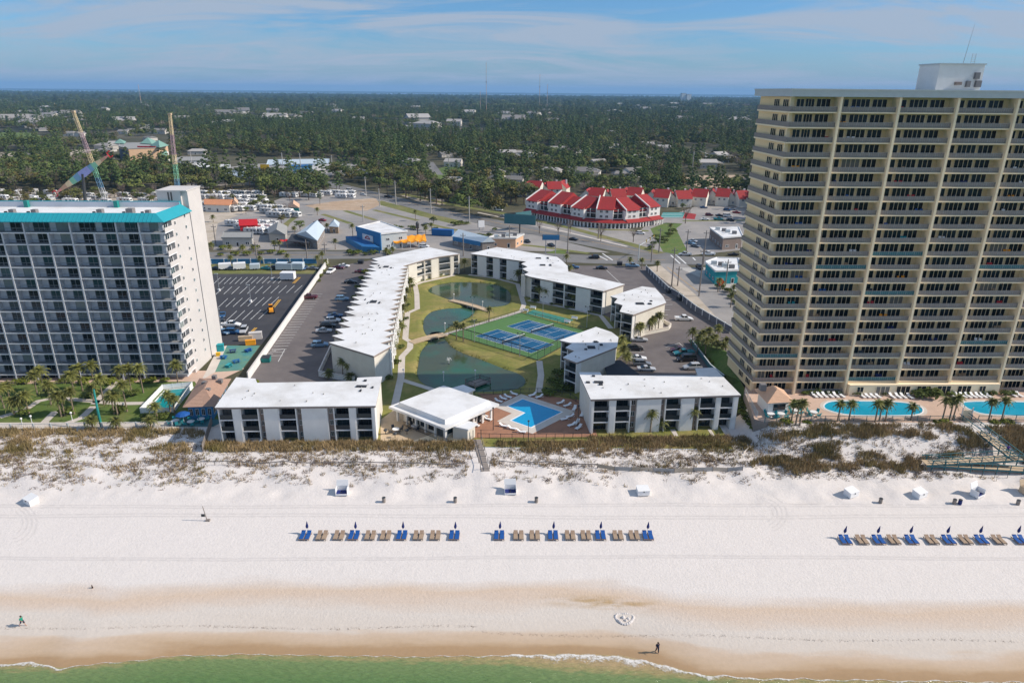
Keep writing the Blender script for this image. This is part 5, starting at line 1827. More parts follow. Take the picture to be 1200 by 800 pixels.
picket_fence('bar_fence', 'dark wooden fence beside the near white-roofed block, down the dune', [(249, 497), (242, 518), (238, 530)], 1.8, 'wood_grey', z0=-.1, gap=2, panel='wood_grey')
# teal mast on the tower lawn
p = g(119, 501)
t = thing('flag_mast', 'leaning teal mast standing on the promenade before the palms', 'mast', (p.x, p.y, 0.05))
b = MB(); b.path([(0, 0, 0), (0, 0, 4), (-.4, .8, 8.3)], [.28, .24, .16], 7); b.build('mast', 'teal_paint', t)
b = MB(); b.lathe([(.3, 0), (.3, .15), (.2, .3)], 8); b.build('base', 'white_paint', t)
for k, (x, y) in enumerate(((27, 500), (38, 497), (85, 493), (146, 482))):
 lamp(x, y, 1.6, f'short white lamp on the tower lawn, {("leftmost", "second from left", "third from left", "rightmost")[k]}', .05, 'short lamps on the tower lawn')
# little playground things by the end wall
for k, (x, y, mk, nm) in enumerate(((262, 420, 'blue_paint', 'blue'), (273, 413, 'navy_canvas', 'navy'), (277, 425, 'blue_paint', 'blue'), (291, 412, 'blue_canvas', 'bright blue'), (268, 430, 'teal_canvas', 'teal'))):
 p = g(x, y)
 t = thing('picnic_table', f'{nm} picnic table on teal terrace by white tower end wall, {("left", "middle", "front middle", "far right", "front left")[k]}', 'table', (p.x, p.y, .06), R(20*k), 'picnic tables on the teal terrace')
 bpart('tabletop', t, None, -.9, -.4, .7, .9, .4, .76, mk)
 for sy in (-.75, .5):
  bpart('bench', t, None, -.9, sy, .42, .9, sy+.26, .47, mk)
 for sx in (-.6, .5):
  bpart('leg', t, None, sx, -.6, 0, sx+.1, .6, .7, mk)
for k, (x, y, sx, sy, h, mk, lab) in enumerate(((259, 411, 1.6, 1.3, 1.9, 'teal_canvas', 'teal covered bin at the foot of the white tower end wall'), (256, 417, 1.0, .8, .9, 'yellow', 'yellow box at the foot of the white tower end wall'), (300, 397, 3.4, 1.4, 2.0, 'tower_white', 'white storage container beside the long white wall'), (288, 399, 3.6, .9, 1.3, 'wood_pale', 'stack of tan boards at the near end of the dark car park'), (294, 404, 2.6, .9, 1.4, 'orange', 'orange stack of boards beside the white container'))):
 p = g(x, y)
 t = thing('storage_box', lab, 'box', (p.x, p.y, .06), R(15))
 bpart('body', t, None, -sx/2, -sy/2, 0, sx/2, sy/2, h*.85, mk)
 bpart('lid', t, None, -sx/2-.05, -sy/2-.05, h*.85, sx/2+.05, sy/2+.05, h, mk)
# ================================================================== ON THE BEACH
def beach_lounger(label, kind, loc, group):
 t = thing('beach_lounger', label, 'beach lounger', loc, 0, group)
 cloth, frame = ('blue_canvas', 'beach_wood') if kind == 'blue' else ('beach_wood', 'wood_grey')
 # the head end points inland, the foot end at the water
 b = MB(); b.box(-.33, -.95, .28, .33, .30, .37); b.build('seat', cloth, t)
 b = MB(); b.hexa([(-.33, .30, .28), (.33, .30, .28), (.33, .33, .37), (-.33, .33, .37)][::-1], [(-.33, .95, .62), (.33, .95, .62), (.33, .90, .70), (-.33, .90, .70)][::-1]); b.build('backrest', cloth, t)
 b = MB(); b.box(-.38, -1.0, .20, -.33, .98, .28); b.box(.33, -1.0, .20, .38, .98, .28); b.box(-.33, -1.0, .2, .33, -.95, .28); b.build('frame', frame, t)
 me = MB(); me.box(-.04, -.04, -.05, .04, .04, .21); me = me.mesh('lounger_leg', [frame])
 for x, y in ((-.35, -.9), (.35, -.9), (-.35, .8), (.35, .8)):
  place('leg', me, t, Matrix.Translation((x, y, 0)))
 if kind == 'wood':
  sl = MB(); sl.box(-.32, -.03, .372, .32, .03, .385); me = sl.mesh('lounger_slat', ['wood_pale'])
  for k in range(6):
   place('slat', me, t, Matrix.Translation((0, -.85+k*.2, 0)))
 return t
ROW_L = [(358, 'b'), (377.5, 'w'), (397.5, 'w'), (415, 'b'), (434, 'w'), (452, 'w'), (471, 'b'), (490.5, 'w'), (510, 'w'), (532.5, 'b'), (585, 'b'), (607.5, 'w'), (626.5, 'w'), (648, 'b'), (668, 'w'), (686.5, 'w'), (703.5, 'b'), (724, 'w'), (743, 'w'), (759, 'b')]
ROW_R = [(990, 'b'), (1009.5, 'w'), (1029, 'b'), (1046.5, 'w'), (1067.5, 'b'), (1091, 'w'), (1111, 'b'), (1130.5, 'w'), (1149.5, 'b'), (1169.5, 'w'), (1194.5, 'b')]
PB = PW = PU = None
for row, y0, nm in ((ROW_L, 629, 'long'), (ROW_R, 634, 'right')):
 for kind in 'bw':
  it = [q for q in row if q[1] == kind]
  for k, (x, _) in enumerate(it):
   p = gb(x, y0)
   pos = f'{ORD[k]} from left'
   for j, dx in ((0, -.46), (1, .46)):
    s = ('left', 'right')[j]
    loc = (p.x+dx, p.y, beach_z(p.x+dx, p.y)+.02)
    if kind == 'b':
     lab = f'blue beach lounger, {s} of {pos} blue pair, {nm} row'
     if PB is None: PB = beach_lounger(lab, 'blue', loc, 'blue loungers on the beach')
     else: copy_tree(PB, loc, 0, lab)
    else:
     lab = f'brown wooden beach lounger, {s} of {pos} brown pair, {nm} row'
     if PW is None: PW = beach_lounger(lab, 'wood', loc, 'brown loungers on the beach')
     else: copy_tree(PW, loc, 0, lab)
   if kind == 'b':
    q = (p.x+.05, p.y+.9)
    loc = (q[0], q[1], beach_z(*q))
    lab = f'furled navy parasol behind {pos} blue lounger pair, {nm} row'
    if PU is None: PU = umbrella_closed(lab, loc, 'navy_canvas', 'white_paint', 'furled parasols on the beach', 2.35, .2, .05)
    else:
     c = copy_tree(PU, loc, 0, lab)
     c.rotation_euler = (0, .05 if nm == 'long' else .12, .3*math.sin(x))
# small tables between the wooden pairs read as the pale dots
proto = None
for row, y0, nm in ((ROW_L, 629, 'long'), (ROW_R, 634, 'right')):
 it = [q for q in row if q[1] == 'w']
 for k, (x, _) in enumerate(it):
  p = gb(x, y0)
  lab = f'tiny round table inside {ORD[k]} brown lounger pair from left, {nm} row'
  loc = (p.x, p.y+.1, beach_z(p.x, p.y))
  if proto is None:
   proto = thing('side_table', lab, 'table', loc, 0, 'tiny tables between beach loungers')
   b = MB(); b.lathe([(0, .42), (.12, .42), (.12, .46), (0, .46)], 8); b.build('tabletop', 'dark_metal', proto)
   b = MB(); b.tube((0, 0, -.05), (0, 0, .42), .03); b.build('leg', 'dark_metal', proto)
  else:
   copy_tree(proto, loc, 0, lab)
# white beach-gear boxes
def gear_box(x, y, opened, label, rz, mk='white_paint'):
 p = gb(x, y)
 t = thing('gear_box', label, 'beach box', (p.x, p.y, p.z), rz, 'white gear boxes on the beach')
 w, d, h = 1.05, .75, 1.25
 if opened:
  b = MB()
  b.box(-w, -d, 0, w, -d+.06, .35); b.box(-w, d-.06, 0, w, d, h); b.box(-w, -d+.06, 0, -w+.06, d-.06, h); b.box(w-.06, -d+.06, 0, w, d-.06, h)
  b.build('body', mk, t)
  bpart('shelf', t, None, -w+.06, -d+.1, .04, w-.06, d-.06, .30, 'navy_canvas')
  b = MB(); b.hexa([(-w, d-.05, h), (w, d-.05, h), (w, d+.02, h), (-w, d+.02, h)], [(-w, d+.3, h+.95), (w, d+.3, h+.95), (w, d+.37, h+.95), (-w, d+.37, h+.95)]); b.build('lid', mk, t)
 else:
  b = MB(); b.hexa([(-w, -d, 0), (w, -d, 0), (w, d, 0), (-w, d, 0)], [(-w, -d, h*.75), (w, -d, h*.75), (w, d, h), (-w, d, h)]); b.build('body', mk, t)
  b = MB(); b.hexa([(-w-.06, -d-.06, h*.75), (w+.06, -d-.06, h*.75), (w+.06, d+.06, h), (-w-.06, d+.06, h)], [(-w-.06, -d-.06, h*.75+.07), (w+.06, -d-.06, h*.75+.07), (w+.06, d+.06, h+.07), (-w-.06, d+.06, h+.07)]); b.build('lid', mk, t)
 bpart('hasp', t, None, -.08, -d-.1, h*.55, .08, -d-.0, h*.7, 'dark_metal')
for x, y, o, lab, rz in ((37, 589, 0, 'closed white gear box alone at the far left of the beach', -.5), (401, 578, 1, 'open white gear box above the left end of the long lounger row', .05), (598, 577, 1, 'open white gear box below the narrow grey boardwalk', .05),
       (753, 578, 0, 'closed white gear box above the right end of the long lounger row', .1), (997, 580, 0, 'closed white gear box, left of two near the zigzag boardwalk', .45), (1077, 581, 0, 'closed white gear box, right of two near the zigzag boardwalk', .45), (1145, 580, 1, 'white gear box tipped open, beneath the zigzag boardwalk', .5)):
 gear_box(x, y, o, lab, rz)
gear_box(1203, 577, 1, 'tan wooden gear box at the right edge of the beach', .3, 'wood_pale')
for x, y, lab in ((450, 588, 'trash barrel right of the left open gear box'), (533.5, 588, 'trash barrel left of the middle open gear box'), (628.5, 588, 'trash barrel right of the middle open gear box'), (1031.5, 589, 'trash barrel between the two closed boxes at right'), (1118, 590, 'brown trash barrel beside its blue twin'), (1124.5, 590.5, 'blue trash barrel beside its brown twin'), (1192.5, 591, 'trash barrel at the right edge of the beach')):
 p = gb(x, y)
 t = thing('trash_barrel', lab, 'barrel', (p.x, p.y, p.z-.03), 0, 'trash barrels on the beach')
 b = MB(); b.lathe([(.30, 0), (.31, .3), (.33, .31), (.31, .34), (.31, .6), (.33, .62), (.31, .65), (.31, .95), (.28, .95), (.27, .7), (0, .7)], 12); b.build('drum', 'navy_canvas' if 'blue' in lab[:5] else 'wood_grey', t)
 b = MB(); b.lathe([(.31, .93), (.34, .95), (.31, .99), (.28, .97)], 12); b.build('rim', 'dark_metal', t)
# flag and sign posts
p = gb(243, 610)
t = thing('flag_post', 'leaning dark sign post alone on the left of the beach', 'post', (p.x, p.y, p.z-.1))
b = MB(); b.tube((0, 0, 0), (-.45, .1, 2.9), .09, .06, 6); b.build('post', 'wood_grey', t)
bpart('sign_board', t, None, -.9, 0.0, .9, -.3, .06, 1.4, 'dark_metal')
bpart('float_box', t, None, -.2, -.2, .05, .45, .2, .4, 'wood_grey')
for k, (x, y) in enumerate(((627, 515), (1150, 555), (1165, 556), (1180, 556))):
 p = gb(x, y+4)
 t = thing('marker_post', f'thin dark marker post {("in front of the resort pool fence", "under the zigzag boardwalk, left", "under the zigzag boardwalk, middle", "under the zigzag boardwalk, right")[k]}', 'post', (p.x, p.y, p.z), 0, 'marker posts at the dune foot')
 b = MB(); b.tube((0, 0, -.1), (0, 0, 1.3), .05, .04, 5); b.build('post', 'dark_metal', t)
 b = MB(); b.lathe([(.05, 1.3), (.07, 1.34), (0, 1.38)], 6); b.build('cap', 'dark_metal', t)
# sand fence with pale infill across the right dune, rope fence across the left
def dune_fence(name, label, pts, h, gap, mk, panel=None):
 P = [gb(*p) for p in pts]
 t = thing(name, label, 'fence', tuple(P[0]))
 pm = MB(); pm.box(-.05, -.05, -.3, .05, .05, h*1.15); pm = pm.mesh('stake', [mk])
 for a, c in zip(P, P[1:]):
  L = (c-a).length
  n = max(1, round(L/gap))
  for i in range(n):
   q0, q1 = a.lerp(c, i/n), a.lerp(c, (i+1)/n)
   q0.z, q1.z = beach_z(q0.x, q0.y), beach_z(q1.x, q1.y)
   place('stake', pm, t, Matrix.Translation(q0-P[0]))
   b = MB()
   d0, d1 = q0-P[0], q1-P[0]
   lo = .08 if panel else h*.8
   b.hexa([d0+Vector((0, -.015, lo)), d1+Vector((0, -.015, lo)), d1+Vector((0, .015, lo)), d0+Vector((0, .015, lo))], [d0+Vector((0, -.015, h)), d1+Vector((0, -.015, h)), d1+Vector((0, .015, h)), d0+Vector((0, .015, h))])
   b.build('fence_panel', panel[i % len(panel)] if panel else mk, t)
 place('stake', pm, t, Matrix.Translation(P[-1]-P[0]))
dune_fence('sand_fence', 'low sand fence of pale and faded blue panels across the right dune', [(700, 548), (740, 552), (790, 554), (835, 552), (870, 551)], .9, 3.2, 'wood_grey', ['sandy', 'rail_grey', 'tile_tan', 'sandy', 'fascia_grey'])
dune_fence('rope_fence', 'wire fence on dark stakes along the left dune', [(236, 545), (300, 547), (380, 546), (450, 546), (545, 546)], .9, 2.6, 'wood_grey')
dune_fence('sand_fence', 'faded wire fence on stakes at the dune foot right of the narrow boardwalk', [(585, 544), (640, 545), (700, 548)], .9, 2.6, 'wood_grey')
p = g(929, 512); p = gb(930, 513)
t = thing('driftwood', 'pale driftwood plank lying on the dune beside the right block', 'driftwood', (p.x-8.5, p.y, beach_z(p.x-8.5, p.y)+.1), .8)
b = MB(); b.path([(-2.2, 0, 0), (0, .1, .15), (2.0, -.1, .05)], [.12, .15, .08], 6); b.build('log', 'path', t)
b = MB(); b.tube((0, 0, .1), (.7, .7, .25), .07, .03, 5); b.build('branch', 'path', t)

# ---- people
def person(label, loc, rz, stride, arm, top, bottom, hair='hair', bag=None):
 """stride: leg swing in metres; arm: arm swing; a 1.72 m figure facing -Y before rotation"""
 J = {'pelvis': (0, 0, .92), 'waist': (0, -.01, 1.06), 'chest': (0, -.03, 1.28), 'neck': (0, -.03, 1.45), 'head': (0, -.06, 1.56), 'crown': (0, -.05, 1.68)}
 Rd = {'pelvis': (.15, .11), 'waist': (.13, .10), 'chest': (.16, .11), 'neck': .055, 'head': .085, 'crown': .075}
 B = [('pelvis', 'waist'), ('waist', 'chest'), ('chest', 'neck'), ('neck', 'head'), ('head', 'crown')]
 for s, n in ((-1, 'l'), (1, 'r')):
  f = stride*s
  J.update({'hip'+n: (s*.10, 0, .86), 'knee'+n: (s*.11, -f*.55-.03, .48 + (.06 if f < 0 and stride else 0)), 'ankle'+n: (s*.11, -f + (.10 if f < 0 else 0), .09 + (.10 if f < 0 and stride > .2 else 0)), 'toe'+n: (s*.12, -f-.16, .035 + (.06 if f < 0 and stride > .2 else 0))})
  Rd.update({'hip'+n: .095, 'knee'+n: .06, 'ankle'+n: .042, 'toe'+n: .035})
  B += [('pelvis', 'hip'+n), ('hip'+n, 'knee'+n), ('knee'+n, 'ankle'+n), ('ankle'+n, 'toe'+n)]
  a = -arm*s
  J.update({'sh'+n: (s*.19, -.02, 1.40), 'el'+n: (s*.25, -a*.4+.03, 1.14), 'wr'+n: (s*.23, -a-.10, .95+abs(arm)*.55), 'palm'+n: (s*.225, -a-.17, .91+abs(arm)*.65)})
  Rd.update({'sh'+n: .062, 'el'+n: .045, 'wr'+n: .032, 'palm'+n: .036})
  B += [('chest', 'sh'+n), ('sh'+n, 'el'+n), ('el'+n, 'wr'+n), ('wr'+n, 'palm'+n)]
 t = thing('person', label, 'person', loc, rz)
 bm = bmesh.new()
 lay = bm.verts.layers.skin.verify()
 ids = {}
 for k, p in J.items():
  ids[k] = bm.verts.new(p)
 for a, c in B:
  bm.edges.new((ids[a], ids[c]))
 for k, v in ids.items():
  r = Rd[k]
  v[lay].radius = r if isinstance(r, tuple) else (r, r)
  v[lay].use_root = k == 'pelvis'
 me = bpy.data.meshes.new('body')
 bm.to_mesh(me); bm.free()
 o = place('body', me, t)
 o.modifiers.new('skin', 'SKIN')
 sub = o.modifiers.new('sub', 'SUBSURF'); sub.levels = sub.render_levels = 1
 me.materials.append(MT['skin'])
 # hands: four fingers and a thumb curled from each palm
 for s, n in ((-1, 'l'), (1, 'r')):
  q = Vector(J['palm'+n])
  b = MB()
  for k in range(4):
   x = (k-1.5)*.017
   L = (.06, .07, .066, .05)[k]
   b.path([q+Vector((x, -.02, -.01)), q+Vector((x, -.02-L*.6, -.03)), q+Vector((x, -.015-L*.7, -.06))], [.0095, .009, .007], 5)
  b.path([q+Vector((-s*.03, -.0, 0)), q+Vector((-s*.05, -.03, -.02)), q+Vector((-s*.045, -.055, -.035))], [.011, .010, .008], 5)
  b.build('hand', 'skin', t)
 # clothes as closed shells that follow the body
 def shell(nm, rings, mk):
  b = MB()
  rr = []
  for c, rx, ry in rings:
   rr.append([(c[0]+rx*math.cos(2*math.pi*k/14), c[1]+ry*math.sin(2*math.pi*k/14), c[2]) for k in range(14)])
  b.loft(rr)
  b.build(nm, mk, t, smooth=True)
 shell('shirt', [((0, 0, .88), .19, .14), ((0, 0, 1.0), .175, .135), ((0, -.02, 1.2), .20, .145), ((0, -.03, 1.36), .215, .135), ((0, -.03, 1.44), .13, .09)], top)
 for s, n in ((-1, 'l'), (1, 'r')):
  b = MB(); b.path([Vector(J['sh'+n])+Vector((-s*.03, 0, .02)), Vector(J['sh'+n]).lerp(Vector(J['el'+n]), .5), Vector(J['sh'+n]).lerp(Vector(J['el'+n]), .9)], [.085, .075, .07], 9); b.build('sleeve', top, t, smooth=True)
  hip, kn = Vector(J['hip'+n]), Vector(J['knee'+n])
  end = kn if bottom[1] == 'short' else Vector(J['ankle'+n])+Vector((0, 0, .03))
  pts = [hip+Vector((0, 0, .08)), hip.lerp(kn, .5), kn] + ([] if bottom[1] == 'short' else [kn.lerp(end, .5), end])
  b = MB(); b.path(pts, [.125, .105, .088, .08, .07][:len(pts)], 10); b.build('trouser_leg' if bottom[1] != 'short' else 'shorts_leg', bottom[0], t, smooth=True)
  b = MB()
  e = Vector((s*.035, -.135, 1.60))
  b.lathe([(0, e.z-.014), (.012, e.z), (0, e.z+.014)], 6, c=(e.x, e.y)); b.build('eye', 'hair', t)
  b = MB(); b.hexa([(s*.08, -.07, 1.55), (s*.105, -.05, 1.55), (s*.105, -.03, 1.55), (s*.08, -.03, 1.55)], [(s*.08, -.08, 1.61), (s*.108, -.06, 1.61), (s*.108, -.03, 1.61), (s*.08, -.03, 1.61)]); b.build('ear', 'skin', t)
 b = MB(); b.hexa([(-.016, -.13, 1.545), (.016, -.13, 1.545), (.012, -.165, 1.55), (-.012, -.165, 1.55)], [(-.008, -.13, 1.60), (.008, -.13, 1.60), (.005, -.145, 1.60), (-.005, -.145, 1.60)]); b.build('nose', 'skin', t)
 bpart('mouth', t, None, -.025, -.142, 1.515, .025, -.13, 1.525, 'red')
 b = MB(); b.lathe([(.10, 1.57), (.118, 1.62), (.112, 1.69), (.07, 1.745), (.0, 1.76)], 12, c=(0, -.035)); b.build('hair', hair, t, smooth=True)
 return t
p = gb(27, 733)
person('jogger in a green shirt and dark shorts running along the wet sand', (p.x, p.y, p.z), R(80), .36, .22, 'shirt_green', ('cloth_navy', 'short'))
p = gb(770, 764)
person('person in dark navy clothes walking near the foam line', (p.x, p.y, p.z), R(15), .14, .10, 'cloth_navy', ('cloth_navy', 'long'))
p = gb(108.5, 688.5)
person('small dark-clothed figure standing on the dry sand at left', (p.x, p.y, p.z-.55), R(-30), .03, .03, 'cloth_black', ('cloth_black', 'long')).scale = (.62, .62, .62)
bpy.context.view_layer.update()
SC.objects  # keep order
q = g(1180, 530, 2.4)
person('person in a purple top walking down the zigzag boardwalk', (q.x, q.y, 2.36), R(-30), .14, .08, 'cloth_purple', ('cloth_navy', 'long'))
# sandcastle ring and a scatter of weed
p = gb(732, 724)
b = MB()
for k in range(26):
 a = k/26*2*math.pi
 rr = 1.2+.12*math.sin(3*a)
 x, y = rr*math.cos(a), .8*rr*math.sin(a)
 h = .13+.06*math.sin(5*a+1)
 b.lathe([(.26, -.05), (.18, h*.6), (.08, h), (0, h+.02)], 7, c=(x, y))
for (x, y, r, h) in ((-.2, .1, .35, .3), (.5, -.1, .3, .22), (.1, -.4, .25, .2)):
 b.lathe([(r, -.05), (r*.6, h*.7), (r*.2, h), (0, h)], 8, c=(x, y))
o = b.build('sandcastle', 'sand_rut')
o.location = (p.x, p.y, p.z)
tag(o, 'ring-shaped sandcastle in the sand below the brown stain', 'sandcastle')

# ================================================================== DUNE PLANTS
def tuft_field(name, pts, mk, blades=9, h=.6, spread=.35, w=.035, seed=1, lean=.5):
 rn = random.Random(seed)
 V, F = [], []
 for (x, y, z, s) in pts:
  for _ in range(blades):
   a = rn.uniform(0, 6.283)
   r = spread*s*math.sqrt(rn.random())
   bx, by = x+r*math.cos(a), y+r*math.sin(a)
   hh = h*s*rn.uniform(.5, 1.2)
   la = rn.uniform(0, 6.283)
   ll = hh*lean*rn.random()
   wa = rn.uniform(0, 3.1416)
   ww = w*s*rn.uniform(.7, 1.5)
   i = len(V)
   V += [(bx-ww*math.cos(wa), by-ww*math.sin(wa), z-.03), (bx+ww*math.cos(wa), by+ww*math.sin(wa), z-.03), (bx+ll*math.cos(la), by+ll*math.sin(la), z+hh)]
   F.append((i, i+1, i+2))
 me = bpy.data.meshes.new(name)
 me.from_pydata(V, [], F)
 me.materials.append(MT[mk])
 return tag(place(name, me), kind='stuff')
rnd = random.Random(21)
def dune_density(px, py):
 """share of ground under plants, read across the survey"""
 n = mnoise.noise((px*0.022, py*0.09, 2.0)) + .55*mnoise.noise((px*0.07, py*0.22, 7.0))
 if px > 880 and py < 535 + 10*mnoise.noise((px*.03, 0, 0)):
  if 985 < px < 1120 and 512 + 6*mnoise.noise((px*.05, 3, 0)) < py < 540:
   return .22 + .5*n
  if px < 940 and py > 492 + (px-880)*.45 + 14:
   return .25+.4*n
  return .64 + .6*n
 if px > 880:
  return max(0, (.62 + .7*n)*(1-sstep(545, 566, py)))
 if px < 238:
  if py < 512: return .72 + .6*n
  if py < 530: return .45 + .8*n
  if py < 552 : return .45 + 1.0*n
  return max(0, (.22+.6*n)*(1-sstep(555, 576, py)))
 if py < 524 + (4 if px < 560 else 0): return .95 if (px < 555 or px > 580) else .1
 if 575 < px < 760 and py < 545: return .5 + .9*n
 if 552 < px < 578: return 0
 if py < 547: return .46 + .9*n
 return max(0, (.20+.75*n)*(1-sstep(548, 572, py)))
grass, scrub, hedge = [], [], []
for _ in range(46000):
 px, py = rnd.uniform(-90, 1290), rnd.uniform(491, 576)
 if 238 < px < 880 and py < 517.5 - (6 if px > 690 else 0): continue
 if px < 238 and py < 503: continue
 d = dune_density(px, py)
 if rnd.random() > d: continue
 p = gb(px, py)
 if p.y > (122.8 if p.x > 48 else 131): continue
 if 1060 < px < 1215 and py > 486:
  # keep the boardwalk deck clear
  clear = False
  for (ax, ay), (cx_, cy_) in (((1133, 491), (1188, 539)), ((1188, 537), (1089, 545)), ((1089, 545), (1225, 553))):
   dx, dy = cx_-ax, cy_-ay
   tt = max(0, min(1, ((px-ax)*dx+(py-ay)*dy)/(dx*dx+dy*dy)))
   if math.hypot(px-ax-dx*tt, (py-ay-dy*tt)*1.2) < 9: clear = True
  if clear: continue
 s = rnd.uniform(.6, 1.25)
 dense = d > .6 and (px > 880 or py < 530)
 if dense: hedge.append((p.x, p.y, p.z, s*(1.25 if px > 880 else 1.1)))
 elif rnd.random() < .60: scrub.append((p.x, p.y, p.z, s))
 else: grass.append((p.x, p.y, p.z, s))
wrack = []
for _ in range(900):
 px = rnd.uniform(-60, 1260)
 py = (734.5 if px < 560 else lerp(741, 752, (px-560)/640)) + 1.6*math.sin(px*.021)+rnd.gauss(0, .5)
 p = gb(px, py)
 wrack.append((p.x, p.y, p.z, rnd.uniform(.5, 1.1)))
tuft_field('seaweed_wrack', wrack, 'dune_scrub', 4, .06, .22, .05, 8, 2.0)
tuft_field('sea_oats', hedge, 'dune_leaf', 13, .75, .5, .055, 2)
tuft_field('dune_grass', grass, 'dune_leaf', 10, .55, .42, .045, 3, .8)
tuft_field('dune_scrub', scrub, 'dune_scrub', 12, .28, .55, .05, 4, 1.6)
# ================================================================== PALMS, SHRUBS, TREES
def leaf_faces(b, rn, pts, s0, s1, up=.5):
 for p, outv in pts:
  nv = (outv*1.0 + Vector((rn.uniform(-.6, .6), rn.uniform(-.6, .6), up+rn.uniform(-.5, .5)))).normalized()
  e1 = nv.orthogonal().normalized()
  e1.rotate(Matrix.Rotation(rn.uniform(0, 6.28), 3, nv))
  e2 = nv.cross(e1)
  s = rn.uniform(s0, s1)
  b.poly([p+e1*s, p+e2*s*.75, p-e1*s*.85, p-e2*s*.65])
def blob_points(rn, c, r, n, squash=.75):
 out = []
 for _ in range(n):
  d = Vector((rn.gauss(0, 1), rn.gauss(0, 1), rn.gauss(0, 1))).normalized()
  if d.z < -.35: d.z *= -.4
  q = r*(rn.random()**.28)
  out.append((Vector(c)+Vector((d.x*q, d.y*q, d.z*q*squash)), d))
 return out
def tree_meshes(kind, seed):
 """crown (many leaf clumps spread through uneven lobes) and trunk with limbs; base at the origin"""
 rn = random.Random(seed)
 cb, tb = MB(), MB()
 if kind == 'pine':
  h = rn.uniform(13, 17)
  lean = Vector((rn.uniform(-.6, .6), rn.uniform(-.6, .6), 0))
  top = Vector((lean.x, lean.y, h*.92))
  tb.path([(0, 0, -.2), lean*.3+Vector((0, 0, h*.4)), top], [.26, .19, .06], 6)
  for k in range(13):
   t = .36 + .62*k/12
   a = k*2.4+rn.uniform(-.4, .4)
   R_ = (1-t*.78)*rn.uniform(3.0, 4.6)*(.72 if k < 2 else 1)
   base = Vector((lean.x*t, lean.y*t, h*t*.95))
   tip = base+Vector((math.cos(a)*R_*.75, math.sin(a)*R_*.75, .5))
   tb.tube(base, tip, .06, .02, 4)
   leaf_faces(cb, rn, blob_points(rn, tip, R_*.60, 46, .55), .28, .58)
  leaf_faces(cb, rn, blob_points(rn, (lean.x, lean.y, h*.95), 1.5, 40, 1.0), .25, .5)
  mk = 'pine_leaf'
 elif kind in ('oak', 'olive'):
  h = rn.uniform(8.5, 11.5)
  tb.path([(0, 0, -.2), (.1, .1, h*.3), (rn.uniform(-.3, .3), rn.uniform(-.3, .3), h*.55)], [.34, .27, .14], 7)
  for k in range(12):
   a = k*2.4+rn.uniform(-.3, .3)
   rr = rn.uniform(1.2, 3.4) if k else 0
   c = Vector((rr*math.cos(a), rr*math.sin(a), h*rn.uniform(.42, .84)*(1-.04*rr)))
   tb.tube((0, 0, h*.35), c, .10, .03, 4)
   leaf_faces(cb, rn, blob_points(rn, c, rn.uniform(1.4, 2.3), 58, .75), .28, .58)
  mk = 'oak_leaf' if kind == 'oak' else 'olive_leaf'
 else:       # leafless winter crown: a haze of fine twigs
  h = rn.uniform(8, 11)
  tb.path([(0, 0, -.2), (0, 0, h*.3), (.2, .1, h*.5)], [.25, .2, .12], 6)
  for k in range(26):
   a = k*2.4
   c = Vector((rn.uniform(1.2, 3.4)*math.cos(a), rn.uniform(1.2, 3.4)*math.sin(a), h*rn.uniform(.55, 1.0)))
   tb.tube((0, 0, h*rn.uniform(.25, .5)), c, .07, .02, 3)
   for _ in range(9):
    d = Vector((rn.gauss(0, 1), rn.gauss(0, 1), abs(rn.gauss(0, 1)))).normalized()
    q = c+d*rn.uniform(.6, 1.5)
    w = d.orthogonal().normalized()*.045
    st = c.lerp(Vector((0, 0, h*.4)), rn.uniform(0, .4))
    cb.poly([st-w, st+w, q])
  mk = 'bare_twig'
 return cb.mesh(kind+'_crown', [mk]), tb.mesh(kind+'_trunk', ['bark'])
TREES = {}
for kind, n in (('pine', 4), ('oak', 4), ('olive', 2), ('bare', 2)):
 TREES[kind] = [tree_meshes(kind, 100+i*7+len(kind)) for i in range(n)]
TNAME = {'pine': ('pine_tree', 'pine'), 'oak': ('oak_tree', 'tree'), 'olive': ('oak_tree', 'tree'), 'bare': ('bare_tree', 'tree')}
def tree(kind, x, y, label, group, s=1.0, rn=random, z=0.0):
 cm, tm = rn.choice(TREES[kind])
 nm, cat = TNAME[kind]
 t = thing(nm, label, cat, (x, y, z), rn.uniform(0, 6.28), group)
 t.scale = (s*rn.uniform(.92, 1.08), s*rn.uniform(.92, 1.08), s)
 place('trunk', tm, t)
 place('crown', cm, t)
 return t

